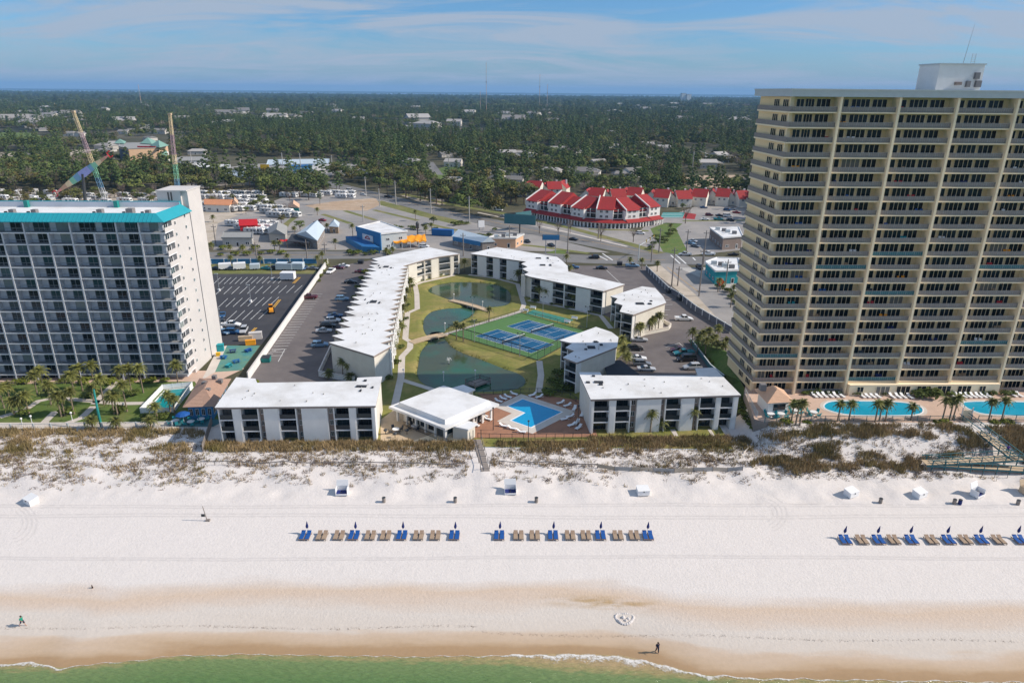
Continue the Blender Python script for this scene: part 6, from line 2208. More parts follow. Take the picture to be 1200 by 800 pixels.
def palm_meshes(seed, dense=1.0):
 """cabbage palm, trunk of unit height 1 and a head of fan fronds"""
 rn = random.Random(seed)
 cb = MB()
 nf = int(26*dense)
 for k in range(nf):
  a = k*2.399+rn.uniform(-.2, .2)
  el = math.asin(max(-.62, min(.98, 1-1.62*(k+.5)/nf)))+rn.uniform(-.1, .1)
  L = rn.uniform(1.25, 1.75)
  d = Vector((math.cos(a)*math.cos(el), math.sin(a)*math.cos(el), math.sin(el)))
  side = Vector((-math.sin(a), math.cos(a), 0))
  upv = d.cross(side)*-1
  seg = []
  for i in range(5):
   s = i/4
   seg.append(d*L*s + Vector((0, 0, -.75*s*s*L*.55)))
  for i in range(1, 5):
   p = seg[i]
   w = (.10, .46, .52, .34, .10)[i]
   dirv = (seg[i]-seg[i-1]).normalized()
   for sd in (-1, 1):
    tip = p + side*sd*w + dirv*.28 + Vector((0, 0, -.10-.16*rn.random()))
    cb.poly([seg[i-1], p, tip])
    tip2 = p + side*sd*w*.8 - dirv*.05 + Vector((0, 0, -.08))
    cb.poly([seg[i-1], tip2, seg[i-1].lerp(p, .6)])
 db = MB()
 for k in range(8):
  a = k*.8+rn.random()
  d = Vector((math.cos(a), math.sin(a), 0))
  s = Vector((-d.y, d.x, 0))*.16
  db.poly([d*.14-s, d*.14+s, d*.5+Vector((0, 0, -.95))+s*.6, d*.5+Vector((0, 0, -.95))-s*.6])
 return cb.mesh('palm_crown', ['palm_leaf']), db.mesh('palm_skirt', ['palm_dry'])
PALMS = [palm_meshes(i, 1+.15*(i % 2)) for i in range(4)]
reeds = []
rr_ = random.Random(15)
for L_ in LAKES:
 for i in range(len(L_)):
  a_, c_ = L_[i], L_[(i+1) % len(L_)]
  d_ = math.hypot(c_[0]-a_[0], c_[1]-a_[1])
  for _ in range(int(d_*2.2)):
   t_ = rr_.random()
   if mnoise.noise((a_[0]*.15, a_[1]*.15, 2)) > -.1:
    x_, y_ = a_[0]+(c_[0]-a_[0])*t_+rr_.uniform(-.3, .5), a_[1]+(c_[1]-a_[1])*t_+rr_.uniform(-.3, .5)
    reeds.append((x_, y_, lawn_z(x_, y_), rr_.uniform(.5, 1.1)))
tuft_field('bank_reeds', reeds, 'shrub_leaf', 9, .45, .3, .04, 6)
TRK = []
for i, (lx, ly) in enumerate(((0, 0), (.12, .04), (-.1, .06), (.05, -.12))):
 b = MB()
 b.path([(0, 0, -.03), (lx*.2, ly*.2, .25), (lx*.6, ly*.6, .6), (lx, ly, 1.0)], [.20, .15, .14, .12], 7)
 TRK.append((b.mesh('palm_trunk', ['palm_bark']), lx, ly))
def palm(px, py, h, label, group, s=1.0, rn=random, z=0.05, world=None, vis=None):
 p = world or g(px, py, z)
 t = thing('palm_tree', label, 'palm', (p[0], p[1], z), rn.uniform(0, 6.28), group)
 tm, lx, ly = rn.choice(TRK)
 place('trunk', tm, t, Matrix.Diagonal((1.0, 1.0, h, 1)))
 cm, dm = rn.choice(PALMS)
 place('crown', cm, t, Matrix.Translation((lx, ly, h)) @ Matrix.Diagonal((s, s, s, 1)))
 place('dry_fronds', dm, t, Matrix.Translation((lx, ly, h)) @ Matrix.Diagonal((s, s, s, 1)))
 return t
def palm_group(lst, where, group, s=1.0, z=.05):
 lst = sorted(lst, key=lambda q: (q[0], q[1]))
 n = len(lst)
 for k, (px, py, h) in enumerate(lst):
  od = '' if n == 1 else (', leftmost' if k == 0 else ', rightmost' if k == n-1 else f', {ORD[k]} from left')
  palm(px, py, h, f'palm {where}{od}', group, s, random.Random(int(px*7+py*13)), z)
# base pixel and trunk height
palm_group([(5, 478, 5), (17, 486, 3.4), (24, 485, 3.2), (34, 484, 4.5), (44, 462, 5), (52, 458, 5.4), (60, 474, 5), (72, 488, 5.2), (76, 487, 4.8), (87, 485, 5.4), (88, 463, 5.2), (97, 458, 6), (112, 457, 6.5), (122, 474, 6.4), (134, 485, 4.6), (138, 486, 4.8), (145, 462, 6.2), (149, 482, 6.5), (154, 458, 6), (168, 460, 6.3), (209, 452, 5.6), (110, 470, 3.5), (12, 470, 4)],
   'on the lawn before the teal-roofed tower', 'palms on the teal-roofed tower lawn', 1.25)
palm_group([(185, 492, 3.4), (200, 484, 4.6), (205, 485, 3.8), (109, 502, 2.2), (137, 502, 2.0), (177, 501, 2.0)], 'at the promenade by the teal pool', 'palms along the promenade', 1.1)
palm_group([(402, 440, 4.0), (410, 441, 3.4), (430, 440, 2.6), (444, 438, 3.2), (386, 443, 1.6), (411, 446, 1.5)], 'at the near end of the saw-tooth wing', 'palms round the saw-tooth wing', 1.05)
palm_group([(461, 415, 3.5), (463, 402, 3.5), (468, 390, 3.2), (472, 372, 3.6), (474, 362, 3.6), (477, 352, 3.8), (481, 341, 4.0), (483, 330, 4.4), (489, 328, 4.6), (492, 327, 5.2), (498, 325, 4.6), (497, 324, 5.2), (515, 320, 4.6), (526, 317, 4.6)], 'along the pond side of the saw-tooth wing', 'palms along the pond-side path', 1.3)
palm_group([(544, 318, 4.5), (562, 320, 4.6), (575, 322, 4.5), (594, 325, 4.4), (606, 325, 4.3), (607, 331, 4.0)], 'before the back block', 'palms before the back block', 1.25)
palm_group([(632, 353, 4.8), (640, 354, 4.6), (672, 360, 4.5), (711, 361, 3.0), (724, 372, 2.8)], 'beside the longest back block', 'palms beside the longest back block', 1.25)
palm_group([(535, 398, 4.8), (543, 400, 4.9), (573, 377, 4.2)], 'by the left corner of the tennis courts', 'palms by the tennis courts', 1.0)
palm_group([(745, 396.5, 4.2), (750, 396, 4.0), (761, 391, 4.2), (764, 390, 4.5), (771, 388, 5.2), (728, 402, 1.6), (730, 420, 3.0), (735, 425, 2.2)], 'by the stepped block in the car park', 'palms by the stepped block', 1.2)
palm_group([(762, 506, 4.5), (776, 503, 2.2), (812, 503, 4.6)], 'in front of the right white-roofed block', 'palms before the right block', 1.05)
palm_group([(810, 405, 4.5), (817, 414, 4.6), (822, 410, 5.0), (826, 418, 4.8), (829, 408, 5.4), (833, 416, 4.6), (838, 420, 4.6), (840, 405, 5.4), (836, 411, 4.2), (846, 422, 4.4), (850, 412, 3.4)], 'in the garden beside the cream tower', 'palms beside the cream tower', 1.15)
palm_group([(927, 495, 4.4), (932, 499, 5.0), (937, 499, 5.2), (981, 495, 4.4), (994, 494, 4.2), (1025, 496, 4.6), (1030, 494, 3.8), (1037, 495, 4.6), (1067, 494, 3.6), (1104, 493, 4.8), (1112, 493, 4.6), (1116, 493, 5.4), (1158, 494, 4.6), (1173, 494, 5.0), (1215, 495, 4.6)], 'along the seaward fence of the cream tower terrace', 'palms along the cream tower terrace', .95, TZ-.2)
palm_group([(271, 311, 3.6), (305, 311, 3.2), (337, 309, 3.6), (378, 308, 4.0), (372, 310, 3.2), (382, 313, 2.6)], 'along the blue wall by the street', 'palms along the blue wall', 1.0)
palm_group([(453, 303, 4), (460, 302, 4), (393, 292, 4), (414, 284, 8), (448, 292, 3.5), (487, 259, 5.4), (499, 276, 4), (506, 273, 4.4)], 'near the blue seafood restaurant', 'palms near the blue restaurant', 1.05)
palm_group([(738, 313, 3.5), (752, 315, 3.8), (770, 318, 3.6), (664, 308, 3.0), (668, 320, 2.5), (560, 285, 4), (584, 288, 4), (785, 275, 5)], 'beside the street corner', 'palms near the street corner', 1.05)
palm_group([(841, 342, 4.4), (856, 360, 4.4), (859, 345, 3), (845, 338, 2.4)], 'at the corner by the teal shop', 'palms by the teal shop', 1.05)
palm_group([(322, 293, 3.6), (328, 293, 3.6), (285, 296, 2.8), (270, 296, 2.8), (297, 296, 2.8), (248, 292, 2.4), (250, 260, 3.0), (372, 252, 3.6), (384, 272, 3.8), (345, 275, 3.5)], 'around the metal-roofed restaurant', 'palms round the metal-roofed restaurant', 1.1)

# shrubs along walls and paths
def shrub_mesh(seed, mk):
 rn = random.Random(seed)
 b = MB()
 pts = []
 for k in range(6):
  a = k*1.05
  c = (.45*math.cos(a)*(k > 0), .45*math.sin(a)*(k > 0), .42+.1*rn.random())
  pts += blob_points(rn, c, .48, 34, .8)
 leaf_faces(b, rn, [(Vector((p.x, p.y, max(p.z, .04))), d) for p, d in pts], .10, .2)
 return b.mesh('foliage', [mk])
SHR = {mk: [shrub_mesh(i, mk) for i in range(3)] for mk in ('shrub_leaf', 'hedge_leaf')}
b = MB(); b.tube((0, 0, -.02), (0, 0, .5), .05, .03, 5); STEM = b.mesh('stem', ['bark'])
def shrubs(lst, where, group, mk='shrub_leaf', s=1.0, z=.05):
 lst = sorted(lst)
 n = len(lst)
 for k, (px, py) in enumerate(lst):
  rn = random.Random(int(px*5+py*3))
  p = g(px, py, z)
  od = '' if n == 1 else (', leftmost' if k == 0 else ', rightmost' if k == n-1 else f', {ORD[k]} from left')
  t = thing('shrub', f'shrub {where}{od}', 'shrub', (p.x, p.y, z), rn.uniform(0, 6), group)
  q = s*rn.uniform(.8, 1.25)
  t.scale = (q, q, q*.9)
  place('foliage', rn.choice(SHR[mk]), t)
  place('stem', STEM, t)
shrubs([(22, 449), (29, 449.5), (49, 449), (72, 448), (83, 448), (100, 449), (120, 449), (131, 449.5), (155, 448), (170, 448), (179, 447.5), (193, 447)], 'clipped yellow-green, at the foot of the teal-roofed tower', 'clipped shrubs under the teal-roofed tower', 'hedge_leaf', 1.6)
shrubs([(28, 486), (79, 485), (140, 483), (105, 465), (190, 490), (172, 491), (156, 463), (60, 462)], 'dark, under the palms on the tower lawn', 'dark shrubs on the tower lawn', 'shrub_leaf', 1.7)
shrubs([(943, 462), (950, 461.5), (957, 460), (970, 461.5), (981, 461.5), (1003, 463), (1033, 462.5), (1052, 462), (1096, 463), (1112, 463), (1131, 462.5), (1152, 462), (1160, 462.5), (1178, 463), (1186, 462)], 'at the foot of the cream tower', 'shrubs at the foot of the cream tower', 'shrub_leaf', 1.25, TZ+.05)
shrubs([(1077, 465), (1083, 463), (1089, 465)], 'big, between the loungers under the cream tower', 'big shrubs under the cream tower', 'shrub_leaf', 2.5, TZ+.05)
shrubs([(921, 496), (945, 497), (1165, 497), (1180, 498), (1107, 496), (1098, 497)], 'yellow-green, outside the cream tower terrace fence', 'shrubs outside the tower terrace fence', 'hedge_leaf', 1.4, TZ-.4)
shrubs([(830, 424), (838, 427), (846, 425), (834, 414), (842, 416), (852, 420)], 'yellow-green, in the garden beside the cream tower', 'garden shrubs beside the cream tower', 'hedge_leaf', 1.5)
shrubs([(870, 476), (874, 481), (878, 486), (882, 491), (873, 488), (880, 496), (888, 497), (895, 499), (868, 483), (886, 503)], 'dense, on the slope between the right block and the tan-roofed bar', 'shrubs on the slope by the tan-roofed bar', 'shrub_leaf', 2.1, .6)
shrubs([(654, 457), (648, 450), (660, 448), (666, 457), (654, 440), (643, 462)], 'dark, in the shaded lawn left of the half-shadowed block', 'shrubs on the shaded lawn', 'shrub_leaf', 2.0)
shrubs([(451, 424), (453, 436), (456, 444), (466, 425), (470, 408), (466, 396), (472, 384), (476, 374), (478, 358), (483, 336), (493, 329), (506, 325), (516, 323), (502, 326)], 'along the piers of the saw-tooth wing', 'shrubs along the saw-tooth wing', 'shrub_leaf', 1.15)
shrubs([(403, 404), (399, 391), (405, 378), (411, 362), (417, 350), (420, 338), (425, 328), (428, 320), (396, 412)], 'in the notches of the saw-tooth wing\'s car park side', 'shrubs on the car park side of the wing', 'hedge_leaf', 1.7)
shrubs([(600, 328), (584, 324), (568, 322), (556, 319), (626, 354), (646, 357), (664, 361), (690, 366)], 'against the back blocks', 'shrubs against the back blocks', 'shrub_leaf', 1.1)
shrubs([(412, 452), (426, 452), (300, 449), (394, 450)], 'behind the near left block', 'shrubs behind the near left block', 'hedge_leaf', 1.3)
shrubs([(379, 318), (376, 324), (374, 330), (383, 312)], 'by the far end of the long white wall', 'shrubs by the long white wall', 'hedge_leaf', 1.2)
shrubs([(414, 299), (420, 297), (428, 299), (438, 298), (434, 295), (410, 296), (453, 297), (456, 299)], 'in front of the blue restaurant', 'shrubs in front of the blue restaurant', 'shrub_leaf', 2.2)
shrubs([(445, 268), (452, 266), (461, 268), (470, 268), (482, 268), (487, 269), (510, 270), (533, 264), (540, 263), (546, 263), (566, 278), (560, 279), (574, 277), (580, 270), (552, 284), (562, 292), (590, 288)], 'on the paved lots behind the resort', 'shrubs on the paved lots', 'shrub_leaf', 2.3)
shrubs([(765, 287), (771, 283), (776, 280), (783, 277), (768, 279), (778, 284), (762, 292), (788, 273)], 'on the grass triangle by the highway corner', 'shrubs on the grass triangle', 'shrub_leaf', 2.4)
shrubs([(258, 300), (276, 299), (290, 299), (306, 298), (262, 292), (284, 292), (300, 292), (318, 297), (330, 298)], 'before the flat grey roof by the street', 'shrubs by the flat grey roof', 'hedge_leaf', 2.2)
shrubs([(843, 338), (852, 342), (856, 350), (862, 356)], 'by the round orange sign', 'shrubs by the round orange sign', 'shrub_leaf', 1.8)
# ================================================================== VEHICLES
def car_parts(kind):
 """(body, glass, roof, wheel positions) meshes of one vehicle pointing along -Y; 5 m long at most"""
 L, Wd = {'sedan': (4.7, 1.8), 'suv': (4.7, 1.88), 'pickup': (5.6, 1.95), 'van': (5.3, 1.98)}[kind]
 h = L/2
 def ring(y, zs, ws):
  return [(-w, y, z) for z, w in zip(zs, ws)] + [(w, y, z) for z, w in reversed(list(zip(zs, ws)))]
 w = Wd/2
 belt = {'sedan': .92, 'suv': 1.06, 'pickup': 1.08, 'van': 1.1}[kind]
 b = MB()
 st = [(-h, .42, .62, .84), (-h+.12, .30, .74, .92), (-h+1.1, .26, belt-.06, 1.0), (-h+1.5, .26, belt, 1.0), (h-1.0, .26, belt+.02, 1.0), (h-.15, .30, belt-.02, .96), (h, .45, belt-.2, .88)]
 b.loft([ring(y, (z0, z0+.18, zt-.12, zt), (w*f*.94, w*f, w*f, w*f*.92)) for y, z0, zt, f in st])
 body = b.mesh('car_body', [CAR['white']])
 cab = {'sedan': (-h+1.35, -h+2.15, h-1.75, h-.85, 1.42), 'suv': (-h+1.3, -h+1.95, h-.65, h-.2, 1.70), 'pickup': (-h+1.5, -h+2.15, -h+3.3, -h+3.55, 1.78), 'van': (-h+.95, -h+1.75, h-.35, h-.1, 1.95)}[kind]
 y0, y1, y2, y3, top = cab
 b = MB()
 b.loft([[(-w*.9, y0, belt-.02), (w*.9, y0, belt-.02), (w*.9, y3, belt-.02), (-w*.9, y3, belt-.02)], [(-w*.72, y1, top-.05), (w*.72, y1, top-.05), (w*.72, y2, top-.05), (-w*.72, y2, top-.05)]])
 glass = b.mesh('car_windows', ['car_glass'])
 b = MB()
 b.loft([[(-w*.75, y1-.05, top-.07), (w*.75, y1-.05, top-.07), (w*.75, y2+.05, top-.07), (-w*.75, y2+.05, top-.07)], [(-w*.66, y1+.1, top+.01), (w*.66, y1+.1, top+.01), (w*.66, y2-.1, top+.01), (-w*.66, y2-.1, top+.01)]])
 for sx in (-1, 1):       # door pillar
  ym = (y1+y2)/2 + .1
  b.hexa([(sx*w*.905, ym-.05, belt), (sx*w*.905, ym+.05, belt), (sx*w*.88, ym+.05, belt), (sx*w*.88, ym-.05, belt)], [(sx*w*.735, ym-.05, top-.05), (sx*w*.735, ym+.05, top-.05), (sx*w*.71, ym+.05, top-.05), (sx*w*.71, ym-.05, top-.05)])
 if kind == 'pickup':     # bed walls standing round an open bed
  b.box(-w*.92, y3+.15, belt, -w*.8, h-.1, belt+.12); b.box(w*.8, y3+.15, belt, w*.92, h-.1, belt+.12); b.box(-w*.8, h-.2, belt, w*.8, h-.1, belt+.12)
 roof = b.mesh('car_roof', [CAR['white']])
 return body, glass, roof, [(sx*(w-.1), y) for sx in (-1, 1) for y in (-h+.95, h-1.0)], L, w
CP = {k: car_parts(k) for k in ('sedan', 'suv', 'pickup', 'van')}
def wheel_mesh():
 b = MB()
 r = []
 for x, rr in ((-.11, .30), (-.08, .335), (.08, .335), (.11, .30)):
  r.append([(x, rr*math.cos(2*math.pi*k/14), rr*math.sin(2*math.pi*k/14)) for k in range(14)])
 b.loft(r)
 t = b.mesh('tyre', ['tyre'])
 b = MB()
 b.loft([[(x, rr*math.cos(2*math.pi*k/10), rr*math.sin(2*math.pi*k/10)) for k in range(10)] for x, rr in ((-.125, .17), (-.115, .2), (.115, .2), (.125, .17))])
 return t, b.mesh('rim', ['hub'])
TYRE, RIM = wheel_mesh()
PAINTED = {}
def painted(me, col):
 k = (me.name, col)
 if k not in PAINTED:
  c = me.copy()
  c.materials[0] = CAR[col]
  PAINTED[k] = c
 return PAINTED[k]
def lamp_mesh(mk):
 b = MB(); b.box(-.17, -.05, -.07, .17, .05, .07)
 return b.mesh('lamp', [mk])
HL, TLm = lamp_mesh('lamp_clear'), lamp_mesh('lamp_red')
CNAME = {'sedan': ('sedan', 'car'), 'suv': ('suv', 'car'), 'pickup': ('pickup_truck', 'pickup'), 'van': ('van', 'van')}
def car(px, py, kind, col, head, label, group='parked cars', z=.065, simple=False, s=1.0):
 p = g(px, py)
 nm, cat = CNAME[kind]
 body, glass, roof, wh, L, w = CP[kind]
 t = thing(nm, label, cat, (p.x, p.y, z), R(head), group)
 if s != 1: t.scale = (s, s, s)
 place('body', painted(body, col), t)
 place('glasshouse', glass, t)
 place('roof', painted(roof, col), t)
 for x, y in wh:
  q = place('wheel', TYRE, t, Matrix.Translation((x, y, .335)))
  if not simple: place('rim', RIM, q)
 if not simple:
  for sx in (-1, 1):
   place('headlight', HL, t, Matrix.Translation((sx*w*.6, -L/2+.02, .62)))
   place('tail_light', TLm, t, Matrix.Translation((sx*w*.68, L/2-.02, .72)))
 return t
W_ = 'beside the saw-tooth wing'
for a in ((375, 406, 'suv', 'pale_blue', 100, f'pale blue SUV {W_}, nearest the camera'), (379.5, 389.5, 'sedan', 'silver', 98, f'silver sedan {W_}, second from the near end'), (384.5, 383.5, 'suv', 'black', 98, f'black SUV in shadow {W_}'),
   (390, 377.5, 'suv', 'white', 98, f'white SUV {W_}'), (393, 371.5, 'sedan', 'blue', 98, f'dark blue sedan in shadow {W_}'), (401, 352, 'suv', 'pale_blue', 97, f'pale blue SUV {W_}, farther along'), (411, 332, 'sedan', 'black', 97, f'black sedan in shadow {W_}, near the far end'), (423, 319.5, 'sedan', 'maroon', 97, f'maroon sedan {W_}, farthest along'),
   (362, 350, 'pickup', 'maroon', -88, 'maroon pickup driving across the west car park by the white wall'), (388, 319.5, 'pickup', 'white', -8, 'white pickup nose-on at the far end of the west car park'), (397, 315, 'sedan', 'maroon', 80, 'dark red car behind the white pickup in the west car park'), (403, 313, 'sedan', 'white', 80, 'white car at the far edge of the west car park'),
   (271, 382.5, 'pickup', 'white', 92, 'white pickup at the end wall of the white tower'), (273, 391, 'suv', 'blue', 88, 'dark blue SUV at the near edge of the dark car park'), (286, 389, 'suv', 'silver', 10, 'silver SUV nose-on at the near edge of the dark car park'), (261, 371, 'sedan', 'blue', 20, 'blue car half hidden behind the white tower end wall'), (260, 381, 'suv', 'black', 20, 'black SUV half hidden behind the white tower end wall'), (262, 391, 'sedan', 'pale_blue', 60, 'pale blue car close to the foot of the white tower'),
   (357, 315.5, 'sedan', 'blue', 5, 'blue car by the street at the far right of the dark car park'), (367, 316, 'sedan', 'grey', 80, 'grey car where the white wall meets the street verge'), (313, 316, 'sedan', 'teal', 80, 'teal car in the row under the blue wall'), (324, 316, 'suv', 'black', 85, 'black SUV left of the pale blue container'), (253, 316.5, 'sedan', 'black', 85, 'black car leftmost in the row under the blue wall'), (272, 316.5, 'sedan', 'grey', 85, 'grey car between the two white trailers under the blue wall'),
   (749, 400, 'sedan', 'silver', 86, 'silver sedan beside the low wall of the stepped block'), (743.5, 410.5, 'suv', 'black', 92, 'black SUV in the east car park beside the half-shadowed block'), (747, 422, 'sedan', 'white', 88, 'white car in the east car park behind the half-shadowed block'), (752, 428.5, 'suv', 'grey', 88, 'grey SUV in shadow behind the right block'), (757, 434.5, 'sedan', 'silver', 88, 'silver car in shadow behind the right block roof'),
   (801, 375.5, 'pickup', 'white', 90, 'white pickup at the edge of the tower shadow in the east car park'), (795, 412, 'sedan', 'maroon', -84, 'maroon car by the palm garden wall'), (801, 416, 'pickup', 'teal', -84, 'teal pickup by the palm garden wall'), (804, 423, 'van', 'black', -84, 'black van by the palm garden wall'), (811, 432.5, 'suv', 'silver', -84, 'silver SUV in shadow behind the right block'),
   (705, 315.5, 'sedan', 'black', 84, 'black car alone at the far end of the east car park'), (672, 314.5, 'sedan', 'blue', 80, 'dark blue car behind the longest back block'), (741, 313, 'pickup', 'pale_blue', 88, 'pale blue pickup by the street end of the east car park')):
 car(*a)
for a in ((696, 303, 'suv', 'black', -93, 'black SUV driving on the street behind the longest back block'), (802.5, 299.5, 'pickup', 'silver', -90, 'silver pickup left on the street crossing'), (830, 299, 'pickup', 'white', -90, 'white pickup on the street by the teal shop'), (859, 299.5, 'sedan', 'black', -90, 'black car on the street next to the cream tower'),
   (672, 281.5, 'sedan', 'black', 55, 'black car on the highway before the red-roofed terrace'), (750.5, 274.5, 'suv', 'white', 85, 'white SUV in the lot before the red-roofed terrace'), (646, 288.5, 'sedan', 'black', 30, 'black car on the paved lot under the roadside sign'), (819.5, 315, 'suv', 'black', 5, 'black SUV at the door of the teal shop'),
   (809, 286, 'sedan', 'pale_blue', 40, 'pale blue car beside the dark fast-food building, left'), (815, 289.5, 'sedan', 'grey', 40, 'grey car beside the dark fast-food building, middle'), (812, 283.5, 'sedan', 'silver', 40, 'silver car beside the dark fast-food building, back'), (455, 231.5, 'pickup', 'black', 62, 'black pickup far up the highway'), (590, 254.5, 'sedan', 'silver', 40, 'silver car in front of the dark green billboard'), (584, 247, 'van', 'white', 70, 'white van behind the dark green billboard'),
   (824.5, 244, 'sedan', 'blue', 80, 'blue car in the red-roofed houses car park, alone'), (822, 241, 'sedan', 'red', 80, 'red car behind the lone blue car by the red-roofed houses'), (831, 253, 'suv', 'maroon', 88, 'maroon SUV in the near row by the red-roofed houses'), (843, 253.5, 'sedan', 'black', 88, 'black car between maroon SUV and white van'), (852.5, 254, 'van', 'white', 88, 'white van in the near row by the red-roofed houses'), (835, 238, 'sedan', 'blue', 60, 'dark blue car left in the back row by the red-roofed houses'), (842, 239, 'sedan', 'maroon', 60, 'maroon car in the back row by the red-roofed houses'), (848, 241, 'suv', 'black', 60, 'black SUV right in the back row by the red-roofed houses'), (852, 247, 'suv', 'blue', 60, 'blue SUV in the middle row by the red-roofed houses'), (858, 246, 'sedan', 'silver', 60, 'silver car in the middle row by the red-roofed houses'), (863, 250, 'sedan', 'red', 60, 'red car at the right of the middle row by the red-roofed houses'), (826, 258, 'sedan', 'white', 88, 'white car behind the hedge above the dark fast-food building'), (842, 258, 'pickup', 'teal', 88, 'teal pickup behind the hedge above the dark fast-food building'), (856, 259, 'suv', 'black', 88, 'black SUV behind the hedge above the dark fast-food building'),
   (378, 259, 'sedan', 'red', 60, 'red car behind the metal-roofed restaurant'), (372, 262, 'sedan', 'maroon', 60, 'maroon car behind the metal-roofed restaurant'), (437, 290, 'sedan', 'white', 88, 'white car beside the blue restaurant terrace'), (497, 290, 'suv', 'white', 88, 'white SUV beside the orange canopy'), (426, 229, 'suv', 'white', 60, 'white SUV far up the highway'), (410, 224, 'van', 'white', 60, 'white van farthest up the highway'), (618, 284, 'sedan', 'black', 20, 'black car at the right end of the tan strip shop'),
   (352, 199, 'suv', 'blue', 88, 'blue SUV before the long blue-banded store'), (366, 200, 'sedan', 'white', 88, 'white car before the long blue-banded store'), (386, 200, 'pickup', 'white', 88, 'white pickup at the right of the long blue-banded store'), (378, 201, 'sedan', 'black', 88, 'black car at the right of the long blue-banded store')):
 car(*a, group='cars on the streets and far lots', z=.04, simple=True)

# dumpsters, trailers, containers
def dumpster(px, py, mk, label):
 p = g(px, py)
 t = thing('dumpster', label, 'dumpster', (p.x, p.y, .065), R(random.Random(px).uniform(-20, 20)), 'dumpsters')
 b = MB(); b.hexa([(-1.0, -.75, .1), (1.0, -.75, .1), (1.0, .75, .1), (-1.0, .75, .1)], [(-1.1, -.9, 1.25), (1.1, -.9, 1.25), (1.1, .9, 1.5), (-1.1, .9, 1.5)]); b.build('bin', mk, t)
 for x in (-.55, .55):
  b = MB(); b.hexa([(x-.52, -.95, 1.26), (x+.52, -.95, 1.26), (x+.52, .92, 1.52), (x-.52, .92, 1.52)], [(x-.52, -.95, 1.31), (x+.52, -.95, 1.31), (x+.52, .92, 1.57), (x-.52, .92, 1.57)]); b.build('lid', 'roof_dark', t)
for a in ((312.5, 424, 'teal_paint', 'green dumpster at the near corner of the west car park'), (423, 309, 'roof_dark', 'black dumpster at the far end of the west car park'), (726, 311, 'roof_dark', 'black dumpster at the street end of the east car park'), (784.5, 343.5, 'roof_dark', 'black dumpster in the nook of the dark panel wall, left'), (797, 352, 'roof_dark', 'black dumpster in the nook of the dark panel wall, right')):
 dumpster(*a)
def trailer(px, py, Lx, Wy, h, mk, label, rz, group, z=.05):
 p = g(px, py)
 t = thing('trailer', label, 'trailer', (p.x, p.y, z), R(rz), group)
 b = MB()
 b.loft([[(-Lx/2, -Wy/2, zz), (Lx/2, -Wy/2, zz), (Lx/2, Wy/2, zz), (-Lx/2, Wy/2, zz)] for zz in (.5, h-.15)] + [[(-Lx/2+.1, -Wy/2+.1, h), (Lx/2-.1, -Wy/2+.1, h), (Lx/2-.1, Wy/2-.1, h), (-Lx/2+.1, Wy/2-.1, h)]])
 b.build('body', mk, t)
 for sx in (-.5, .5):
  for sy in (-Wy/2+.1, Wy/2-.1):
   place('wheel', TYRE, t, Matrix.Translation((sx, sy, .335)) @ Matrix.Rotation(math.pi/2, 4, 'Z'))
 bpart('drawbar', t, None, Lx/2, -.1, .4, Lx/2+1.1, .1, .5, 'dark_metal')
 bpart('door', t, None, -Lx/2-.04, -Wy/2+.2, .6, -Lx/2, Wy/2-.2, h-.3, 'grey_metal')
for a in ((264, 316, 4.5, 2.2, 2.6, 'white_paint', 'white box trailer in the row under the blue wall, left', 20), (281, 316, 4.5, 2.3, 2.8, 'white_paint', 'white box trailer in the row under the blue wall, right', 20), (299, 316, 3.6, 2.0, 2.4, 'metal_roof', 'pale blue box trailer under the blue wall', 15),
   (334, 316.5, 6.2, 3.0, 3.0, 'metal_roof', 'pale blue container, left of a touching pair', 0), (347, 316.5, 6.2, 3.0, 3.0, 'metal_roof', 'pale blue container, right of a touching pair', 0), (338, 328, 5.0, 3.0, 3.0, 'white_paint', 'white site container alone in the dark car park', 0)):
 trailer(*a, 'trailers and containers of the dark car park')
p = g(519, 276)
t = thing('shipping_container', 'blue shipping container on the paved lot behind the resort', 'container', (p.x, p.y, .03), R(-12))
bpart('body', t, None, -5.2, -1.4, .1, 5.2, 1.4, 2.9, 'blue_paint'); bpart('lid', t, None, -5.3, -1.5, 2.9, 5.3, 1.5, 3.05, 'blue_canvas')
p = g(318, 366)
t = thing('wheel_loader', 'orange wheel loader parked on the yellow line of the dark car park', 'loader', (p.x, p.y, .05), R(200))
b = MB(); b.hexa([(-.7, -.2, .7), (.7, -.2, .7), (.7, 2.2, .7), (-.7, 2.2, .7)], [(-.6, -.1, 1.5), (.6, -.1, 1.5), (.55, 2.1, 1.4), (-.55, 2.1, 1.4)]); b.build('engine_cover', 'orange', t)
b = MB(); b.box(-.65, -1.0, .7, .65, .0, 1.4); b.box(-.6, -.95, 2.3, .6, -.05, 2.45); b.build('cab', 'orange', t)
bpart('cab_glass', t, None, -.55, -.9, 1.4, .55, -.1, 2.3, 'car_glass')
for sx in (-.5, .5):
 b = MB(); b.hexa([(sx-.1, -2.6, .4), (sx+.1, -2.6, .4), (sx+.1, -.9, 1.1), (sx-.1, -.9, 1.1)], [(sx-.1, -2.6, .6), (sx+.1, -2.6, .6), (sx+.1, -.9, 1.35), (sx-.1, -.9, 1.35)]); b.build('lift_arm', 'orange', t)
b = MB(); b.hexa([(-1.1, -3.3, .1), (1.1, -3.3, .1), (1.1, -2.5, .1), (-1.1, -2.5, .1)], [(-1.1, -3.0, .75), (1.1, -3.0, .75), (1.1, -2.5, .95), (-1.1, -2.5, .95)]); b.build('bucket', 'ac_grey', t)
for sx in (-.85, .85):
 for y in (-1.2, 1.3):
  place('wheel', TYRE, t, Matrix.Translation((sx, y, .65)) @ Matrix.Scale(1.95, 4))

